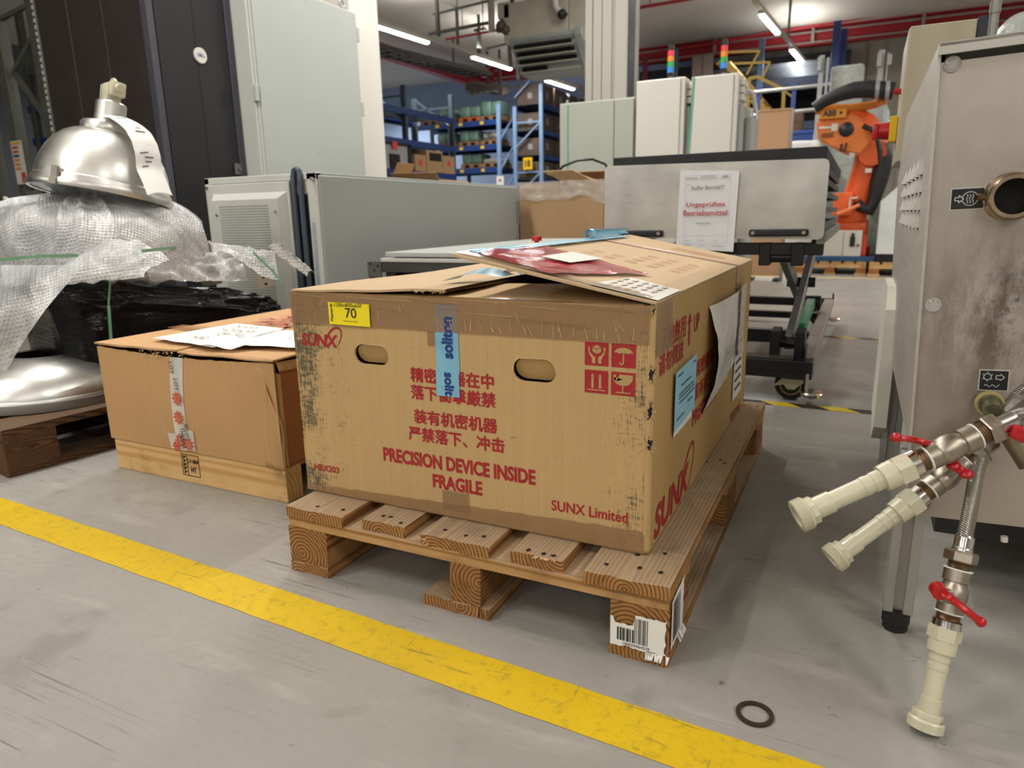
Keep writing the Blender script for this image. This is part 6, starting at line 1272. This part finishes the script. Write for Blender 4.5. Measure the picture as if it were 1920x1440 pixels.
o = obj('pallet_load', blob((-5.9, 5.5, 1.97), (.9, .8, .30), None, 5, .03, 4, 30, 14, 4), pm('dim_orange_load', '7a4526', .7, 0, .15), None, smooth=180, label='dim brown bundle on the far left rack shelf', cat='load'); 
for k, (p_, c_, lab) in enumerate((((-6.8, 5.4, 1.17), '4d5a78', 'dim blue crate on the far left rack, lower shelf'), ((-4.9, 5.4, 2.20), '8a6a48', 'dim carton on the far left rack, upper shelf'), ((-7.3, 5.4, 1.80), '56504a', 'dim grey crate on the far left rack, middle shelf'))): obj('crate', MB().box(V(p_)+V((0, 0, .15)), (.6, .6, .30), None, .01).box(V(p_)+V((0, -.31, .24)), (.5, .02, .03)), pm('load_'+c_, c_, .7), None, label=lab, cat='box')
gs = thing('cleaning_stick', 'green and white stick poking out left of the bubble wrap heap', 'stick', (-3.270, 1.400, 0.850)); obj('stick', MB().cyl((-3.325, 1.400, 0.868), (-2.833, 1.200, 0.794), .012, n=10), white, gs); obj('green_sleeve', MB().cyl((-3.242, 1.380, 0.854), (-2.944, 1.250, 0.813), .0135, n=10), pm('sleeve_green', '4fae54', .4), gs)
# ------------------------------------------------------------ far right: storage bay, stairs, robot
mz = thing('storage_mezzanine', 'dark storage mezzanine with blue posts behind the yellow stairs', 'mezzanine', (-1, 16.5, 0)); navy = pm('navy_steel', '28324a', .5, .2, .08, 2); chs = pm('charcoal_sheet', '2f3238', .6, 0, .08, 2)
obj('dark_backing', MB().bb((-4.6, 18.3, 0), (.45, 18.34, 4.35)), chs, mz)  # dark sheet added behind the bay to stand in for its shade
for z in (1.5, 2.45, 3.35): obj('deck', MB().bb((-4.4, 16.0, z), (.35, 18.2, z+.08)), chs, mz); obj('edge_beam', MB().bb((-4.4, 15.95, z-.04), (.35, 16.0, z+.12)), navy, mz)
for x in (-4.3, -3.15, -1.3, .30): obj('post', MB().bb((x, 15.9, 0), (x+.12, 16.0, 4.3), .005), bluepaint if x > -1 else pm('post_steel_blue', '5a6f86', .5, .2), mz)
obj('post', MB().bb((.16, 15.6, 2.2), (.30, 15.75, 4.4), .005), bluepaint, mz)
obj('red_post', MB().bb((-3.838, 15.900, 3.374), ((-3.724, 15.900, 3.364)[0], 15.96, 4.2)), pm('dim_red', '6a2a30', .6), mz)
for k in range(9): obj('roof_purlin', MB().bb((-2.6, 16.1+.24*k, 3.70), (.4, 16.16+.24*k, 3.80)), pm('purlin_grey', '5a5f66', .5, .3), mz)
tp_ = thing('taupe_panel', 'taupe cladding panel between the two signal towers in the background', 'panel', (-2.3, 15.4, 0))
a_ = V((-2.596, 15.400, 3.528)); b_ = V((-2.139, 15.400, 3.951))
for k in range(2): w_ = (b_.x-a_.x)/2; obj('sheet', MB().bb((a_.x+w_*k+.01, 15.4, 0), (a_.x+w_*(k+1)-.01, 15.44, b_.z+.05), .004), pm('taupe_sheet', '7d6f69', .55, 0, .03, 2), tp_)
mw_ = [((-3.4, 16.8, 2.53), (.7, .5, .35), '6d7078', 'dim grey bale on the mezzanine, upper left'), ((-2.6, 16.9, 2.53), (.5, .5, .28), '84868c', 'pale grey bundle on the mezzanine deck beside the taupe panel'), ((-3.6, 16.7, 1.58), (.8, .6, .5), '4a4440', 'dark brown crate on the lower mezzanine deck, left'), ((-.6, 16.8, 1.58), (.6, .5, .6), '6f7b88', 'blue grey crate behind the yellow stair rails'), ((-.1, 16.5, 1.58), (.4, .5, .45), '3d3a3a', 'dark crate behind the far end of the handrails'), ((-1.6, 16.7, 2.53), (.9, .6, .4), '3b4048', 'dark bundle on the mezzanine behind the stairs')]
for p_, d_, c_, lab in mw_: obj('crate', MB().box(V(p_)+V((0, 0, d_[2]/2)), d_, None, .03).box(V(p_)+V((0, -d_[1]/2-.01, d_[2]*.75)), (d_[0]*.8, .02, .03)), pm('goods_'+c_, c_, .6, 0, .15, 4), None, label=lab, cat='crate')
ys_ = thing('stairs', 'yellow steel stairs and guard rails in the background, left of the orange robot', 'stairs', (-.7, 12.5, 0)); yst = pm('stair_yellow', '94771c', .5, .1, .08, 3)
def ybar(a, b, w_=.05): obj('rail', MB().bar(a, b, w_*.7, w_*.7), yst, ys_)
YB = 12.5
ybar((-1.449, 12.500, 3.313), (-0.877, 12.500, 2.705), .11); ybar((-0.877, 12.500, 2.705), (-0.611, 12.500, 2.370), .11)
ybar((-1.455, 12.500, 3.435), (-0.813, 12.500, 3.381)); ybar((-0.813, 12.500, 3.381), (-1.003, 12.500, 3.027), .045); ybar((-1.228, 12.500, 3.230), (-0.628, 12.500, 3.185)); ybar((-0.628, 12.500, 3.185), (-0.750, 12.500, 2.917), .045)
ybar((-0.972, 12.500, 2.955), (-0.823, 12.500, 2.975), .07); ybar((-0.823, 12.500, 2.975), (-0.375, 12.500, 2.729), .07); ybar((-0.375, 12.500, 2.729), (-0.367, 12.500, 2.352), .08); ybar((-0.954, 12.500, 2.953), (-0.948, 12.500, 2.396), .08)
ybar((-1.117, 12.500, 2.673), (-0.760, 12.500, 2.660)); ybar((-0.374, 12.500, 2.712), (-0.230, 12.500, 2.597), .045); ybar((-0.230, 12.500, 2.597), (-0.212, 12.500, 2.340), .045); ybar((-1.157, 12.500, 2.912), (-0.953, 12.500, 2.936), .05); ybar((-0.907, 12.500, 2.603), (-0.646, 12.500, 2.373), .08)
for u_ in (1402, 1440, 1468): q = (-0.952, 12.500, 2.458) if u_ == 1402 else ((-0.614, 12.500, 2.431) if u_ == 1440 else (-0.371, 12.500, 2.412)); obj('leg', MB().bb((q[0]-.04, 12.46, 0), (q[0]+.04, 12.54, q[2]+.02)), yst, ys_)
for k in range(7):
    f = k/7; p_ = V((-1.465, 12.600, 3.280)).lerp(V((-0.619, 12.600, 2.330)), f); obj('tread', MB().bb((p_.x-.08, 12.6, p_.z-.02), (p_.x+.16, 13.4, p_.z+.02)), yst, ys_)
hr = thing('handrail', 'pale two bar handrail with blue posts, in front of the dark mezzanine', 'rail', (0, 11.0, 0)); rlm = pm('rail_pale', 'a9aaa6', .4, .5)
obj('bar', MB().cyl((-0.938, 11.000, 2.500), (0.414, 11.000, 2.522), .028, n=10), rlm, hr, smooth=40); obj('bar', MB().cyl((-0.743, 11.000, 2.164), (0.266, 11.000, 2.186), .028, n=10), rlm, hr, smooth=40)
for q in ((-0.590, 11.000, 2.523), (-0.078, 11.000, 2.530)): obj('post', MB().bb((q[0]-.03, 11.0, 0), (q[0]+.03, 11.06, q[2]+.06)), bluepaint, hr)
q = V((0.269, 11.000, 2.521)); obj('post', MB().bb((q.x+.12, 11.0, 0), (q.x+.18, 11.06, 2.4)), rlm, hr)
# low goods between the boards and the robot
bbn = thing('storage_bin', 'blue steel bin behind the tan boards, left of the robot', 'bin', (.3, 10.2, 0)); a_, b_ = V((0.029, 10.000, 1.665)), V((0.308, 10.000, 1.802))
obj('bin_body', MB().bb((a_.x, 10, .1), (b_.x, 10.5, b_.z), .01), pm('bin_blue', '274f9e', .45), bbn); obj('bin_rim', MB().bb((a_.x-.02, 9.98, b_.z-.05), (b_.x+.02, 10.52, b_.z), .01), pm('bin_blue', '274f9e'), bbn); obj('bin_feet', MB().bb((a_.x, 10, 0), (a_.x+.1, 10.5, .1)).bb((b_.x-.1, 10, 0), (b_.x, 10.5, .1)), bluepaint, bbn)
a_, b_ = V((-0.006, 10.200, 1.828)), V((0.139, 10.200, 2.053)); obj('cardboard_box', MB().bb((a_.x, 10.12, a_.z-.02), (b_.x, 10.4, b_.z), .005).bb((a_.x, 10.11, (a_.z+b_.z)/2), (b_.x, 10.115, (a_.z+b_.z)/2+.02)), pm('dim_carton', '6d5138', .7), None, label='dim brown carton standing in the blue steel bin', cat='box')
a_, b_ = V((0.118, 9.000, 1.417)), V((0.422, 9.000, 1.555)); wt = thing('wrapped_item', 'white plastic wrapped goods below the blue bin, behind the cart', 'bundle', (a_.x+.2, 9.2, 0))
obj('wrap', blob(((a_.x+b_.x)/2, 9.2, b_.z/2+.05), (b_.x-a_.x+.1, .5, b_.z-.05), None, 9, .02, 7, 40, 20, 3), pm('white_film', 'd9dad6', .25, 0, .05, 8, bump=.8, bs=14, bd=.02), wt, smooth=180); obj('pallet', MB().bb((a_.x, 9.0, 0), (b_.x, 9.4, .1)), wd_, wt)
# crated machine in silver film behind the robot
sw = thing('wrapped_machine', 'machine in silver film with aluminium posts behind the orange robot', 'machine', (.8, 9.8, 0)); apm = pm('post_aluminium', 'a4a6a6', .4, .5)
a_, b_ = V((0.484, 9.600, 2.005)), V((0.876, 9.600, 2.529)); obj('film_top', blob(((a_.x+b_.x)/2, 9.75, (a_.z+b_.z)/2), (b_.x-a_.x, .3, b_.z-a_.z), None, 12, .02, 6, 50, 26, 7), greyfilm, sw, smooth=180)
obj('film_body', blob(((a_.x+b_.x)/2+.1, 9.9, a_.z/2), (b_.x-a_.x+.5, .5, a_.z+.05), None, 8, .04, 4, 60, 30, 5), pm('grey_film_body', 'a9b3ae', .25, 0, .08, 5, bump=.8, bs=9, bd=.03), sw, smooth=180)
for u0, u1 in (((0.349, 9.500, 2.643), (0.406, 9.500, 2.637)), ((0.434, 9.500, 2.609), (0.465, 9.500, 2.605)), ((1.028, 9.500, 2.632), (1.093, 9.500, 2.625)), ((1.120, 9.500, 2.597), (1.137, 9.500, 2.595))): obj('post', MB().bb((u0[0], 9.42, 0), (u1[0], 9.5, u0[2]), .003), apm, sw)
obj('bracket', MB().box(V((0.356, 9.400, 2.536)), (.05, .05, .16)), apm, sw); obj('bracket', MB().box(V((1.037, 9.400, 2.515)), (.05, .05, .16)), apm, sw); obj('bracket', MB().box(V((1.149, 9.400, 2.503)), (.05, .05, .12)), apm, sw)
gw = thing('wrapped_item', 'grey green wrapped block behind the robot base, left of the machine', 'bundle', (1.4, 8.9, 0)); obj('wrap', blob((1.45, 8.95, .42), (.75, .6, .80), None, 10, .02, 5, 40, 22, 6), pm('sea_green_wrap', '7c9a92', .35, 0, .06, 5, bump=.6, bs=12, bd=.02), gw, smooth=180)
obj('pallet', MB().bb((1.1, 8.6, 0), (1.8, 9.3, .05)), wd_, gw)
# pallets and robot
def lightpallet(name, x0, x1, y0, y1, label, n=6):
    t_ = thing(name, label, 'pallet', ((x0+x1)/2, y0, 0), 'pale far pallets')
    for k in range(n): a = x0+(x1-x0-.1)*k/(n-1); obj('deck_board', MB().bb((a, y0, .122), (a+.1, y1, .144)), wpaley, t_)
    obj('cross_board', MB().bb((x0, y0, .078), (x1, y0+.1, .122)), wpale, t_); obj('cross_board', MB().bb((x0, y1-.1, .078), (x1, y1, .122)), wpale, t_)
    for k in range(3): a = x0+(x1-x0-.1)*k/2; obj('block', MB().bb((a, y0, .02), (a+.1, y0+.12, .078)).bb((a, y1-.12, .02), (a+.1, y1, .078)), pm('orange_block', 'a5683a', .7, 0, .1), t_); obj('bottom_board', MB().bb((a-.01, y0, 0), (a+.11, y1, .02)), wpale, t_)
lightpallet('wooden_pallet', .36, 1.10, 7.85, 8.7, 'pale wooden pallet under the orange robot'); lightpallet('wooden_pallet', 1.13, 1.75, 7.75, 8.5, 'pale wooden pallet under the white enclosure right of the robot', 5)
RY = 8.05
ro = thing('industrial_robot', 'orange industrial robot arm with black hoses on a blue base plate', 'robot', (.9, 8.2, .146))
obj('base_plate', MB().bb((.37, 7.9, .146), (1.18, 8.62, .20), .004), pm('base_blue', '24507e', .45), ro)
ob = pm('robot_orange', 'd4561c', .4, 0, .06, 5)
obj('pedestal', MB().cyl((.90, 8.36, .20), (.90, 8.36, .30), .24, n=24).cyl((.90, 8.36, .30), (.92, 8.3, .62), .20, .17, 24).box((.93, 8.18, .50), (.28, .22, .16), None, .03), ob, ro, smooth=40)
obj('lower_cover', MB().bb((0.703, 7.980, 0.657), ((0.901, 7.980, 0.654)[0], 8.2, (0.682, 7.980, 0.905)[2]), .012), pm('cover_orange', 'ee6a2c', .4), ro)
def limb(pts, rs, nm, m_=ob, y=8.2, flatn=.75, par=None):
    mb = MB(); mb.tube([V((p[0], 0, p[2])) for p in pts], rs, 16)
    for v in mb.bm.verts: v.co.y = y+v.co.y*flatn
    return obj(nm, mb, m_, par or ro, smooth=50)
limb([(0.887, 8.200, 0.526), (0.916, 8.200, 0.706), (0.961, 8.200, 0.942), (1.014, 8.200, 1.145), (1.047, 8.200, 1.316), (1.038, 8.200, 1.419)], [.15, .155, .15, .155, .17, .13], 'lower_arm')
limb([(1.106, 8.200, 1.256), (1.022, 8.200, 1.477), (0.904, 8.200, 1.599), (0.798, 8.200, 1.686), (0.696, 8.200, 1.727)], [.13, .18, .19, .17, .13], 'shoulder', y=8.16)
mb = MB(); Hd = [(1531, 228), (1545, 212), (1604, 214), (1622, 232), (1634, 270), (1612, 292), (1580, 286), (1556, 272), (1534, 262)]
HP = [(0.459, 8.000, 1.689), (0.530, 8.000, 1.774), (0.850, 8.000, 1.739), (0.954, 8.000, 1.632), (1.037, 8.000, 1.415), (0.931, 8.000, 1.298), (0.755, 8.000, 1.341), (0.617, 8.000, 1.429), (0.491, 8.000, 1.493)]
mb.prism([(p[0], p[2]) for p in HP], M(((1, 0, 0, 0), (0, 0, 1, 7.98), (0, 1, 0, 0), (0, 0, 0, 1))), .32); bmesh.ops.bevel(mb.bm, geom=list(mb.bm.edges), offset=.025, segments=2, affect='EDGES'); obj('upper_housing', mb, pm('housing_orange', 'd8742a', .4, 0, .06, 5), ro, smooth=40)
c_ = V((0.773, 7.980, 1.581)); obj('motor_bore', MB().lathe([(0, -.012), (.07, -.012), (.078, -.006), (.078, .01)], c_, (0, 1, 0), 24), black, ro, smooth=40)
obj('housing_plate', MB().bb((0.490, 7.970, 1.605), ((0.671, 7.970, 1.592)[0], 7.985, (0.488, 7.970, 1.627)[2]), .002).bb((0.618, 7.965, 1.573), ((0.683, 7.965, 1.569)[0], 7.98, (0.612, 7.965, 1.652)[2]), .002), pm('plate_white', 'd9d6cc', .5), ro)
obj('wrist_dark', MB().bb((0.524, 7.970, 1.512), ((0.645, 7.970, 1.504)[0], 7.985, (0.521, 7.970, 1.557)[2])), pm('wrist_brown', '7a3a18', .5), ro)
a_ = V((0.490, 7.930, 1.702)); b_ = V((0.761, 7.930, 1.798)); ap = obj('amber_plate', MB().bb((a_.x, 7.93, a_.z), (b_.x, 8.05, b_.z), .008), pm('plate_amber', 'd98b22', .45), ro)
mb = MB(); put(mb, '~ABB', (a_.x+.035, 7.928, a_.z+.025), U, W_, .135, .065); mb.poly([(a_.x+.215+.016*math.cos(R(t)), 7.928, a_.z+.055+.016*math.sin(R(t))) for t in range(0, 360, 30)]); obj('plate_lettering', mb, ink, ap)
limb([(0.438, 8.100, 1.827), (0.605, 8.100, 1.814), (0.821, 8.100, 1.813), (1.031, 8.100, 1.835), (1.110, 8.100, 1.873)], [.05, .055, .05, .042, .05], 'forearm', pm('arm_amber', 'c97522', .4), 8.1, 1)
obj('forearm_end', MB().cyl((1.098, 8.000, 1.818), (1.090, 8.000, 1.905), .05, n=14), pm('arm_amber', 'c97522'), ro, smooth=40)
mb = MB(); mb.tube([(0.433, 7.900, 1.820), (0.526, 7.900, 1.885), (0.655, 7.900, 1.940), (0.809, 7.900, 1.975), (0.975, 7.900, 1.971), (1.201, 7.900, 1.930)], [.06, .065, .075, .085, .09, .09], 14); obj('hose_sleeve', mb, blackr, ro, smooth=60)
for q in ((1.042, 7.900, 1.960), (1.140, 7.900, 1.940)): obj('hose_clamp', MB().cyl(V(q)+V((-.02, 0, 0)), V(q)+V((.02, 0, 0)), .096, n=18), apm, ro, smooth=40)
obj('cable_loop', MB().tube([(0.936, 7.900, 1.601), (1.034, 7.900, 1.551), (1.095, 7.900, 1.448), (1.127, 7.900, 1.320), (1.150, 7.900, 1.180)], .028, 10), black, ro, smooth=60)
obj('cable_loom', MB().tube([(1.148, 8.100, 1.417), (1.190, 8.100, 1.246), (1.148, 8.100, 1.020), (1.122, 8.100, 0.836), (1.081, 8.100, 0.703), (0.979, 8.100, 0.746), (0.941, 8.100, 0.806)], [.05, .09, .09, .07, .07, .06, .05], 12), blackr, ro, smooth=60)
obj('small_cable', MB().tube([(0.739, 7.940, 1.428), (0.734, 7.930, 1.360), (0.773, 7.930, 1.347), (0.786, 7.940, 1.437)], .012, 8), black, ro, smooth=60); obj('orange_cable', MB().tube([(0.759, 7.900, 0.668), (0.865, 7.900, 0.713), (0.978, 7.900, 0.768)], .02, 8), pm('cable_orange', 'e8814a', .5), ro, smooth=60)
obj('label_spot', MB().bb((0.824, 8.000, 1.292), ((0.878, 8.000, 1.289)[0], 8.02, (0.821, 8.000, 1.338)[2])).bb((1.000, 8.020, 1.114), ((1.064, 8.020, 1.111)[0], 8.04, (0.996, 8.020, 1.160)[2])), pm('plate_white', 'd9d6cc'), ro)
obj('joint_cover', MB().cyl((1.055, 8.020, 1.326), V((1.055, 8.020, 1.326))+V((0, .1, 0)), .14, n=24), ob, ro, smooth=40); obj('bracket_white', MB().bar((0.876, 7.950, 0.701), (0.875, 7.950, 0.841), .02, .02).bar((0.875, 7.950, 0.841), (0.949, 7.950, 0.850), .02, .02), white, ro)
cx_ = thing('robot_controller', 'white controller box with a black knob before the orange robot', 'box', (.9, 8.0, .201)); a_ = V((0.659, 7.920, 0.252)); b_ = V((1.035, 7.920, 0.489))
obj('case', MB().bb((a_.x-.02, 7.92, .201), (b_.x, 8.08, b_.z), .006), white, cx_); obj('panel_seam', MB().bb(((a_.x+b_.x)/2-.004, 7.917, .21), ((a_.x+b_.x)/2, 7.92, b_.z-.01)), fm, cx_); q = V((0.938, 7.910, 0.367)); obj('knob', MB().box(q, (.05, .03, .11), None, .01).box(q+V((0, 0, .07)), (.03, .03, .05), None, .008).box(q+V((.06, 0, -.04)), (.02, .02, .02)), black, cx_)
obj('red_end', MB().bb((b_.x+.003, 7.94, .201), (b_.x+.05, 8.07, b_.z-.05), .01), pm('end_red', 'c8442a', .4), cx_)
we = thing('machine_enclosure', 'white slanted enclosure on a black plinth, left of the stainless machine', 'machine', (1.4, 8.0, .146))
obj('enclosure', MB().prism([(1.185, .235), (1.85, .235), (1.85, .98), (1.36, .98), (1.185, .80)], M(((1, 0, 0, 0), (0, 0, 1, 7.82), (0, 1, 0, 0), (0, 0, 0, 1))), .5), pm('enclosure_white', 'd5d9d8', .4), we); obj('plinth', MB().bb((1.19, 7.84, .146), (1.84, 8.3, .235)), black, we)
# clear wrapped goods above the machine's right end
cw = thing('wrapped_item', 'grey film wrapped goods behind the top right of the stainless machine', 'bundle', (2.1, 3.4, 0)); a_ = V((1.521, 3.200, 1.465)); b_ = V((1.635, 3.200, 1.578)); obj('wrap', blob((b_.x+.4, 3.6, b_.z-.35), (2*(b_.x+.4-a_.x), .7, .8), None, 8, .03, 5, 50, 26, 4), greyfilm, cw, smooth=180); obj('strut', MB().bb((a_.x+.1, 3.5, 0), (a_.x+.2, 3.7, b_.z-.7)).bb((b_.x+.6, 3.5, 0), (b_.x+.7, 3.7, b_.z-.7)), galv, cw)
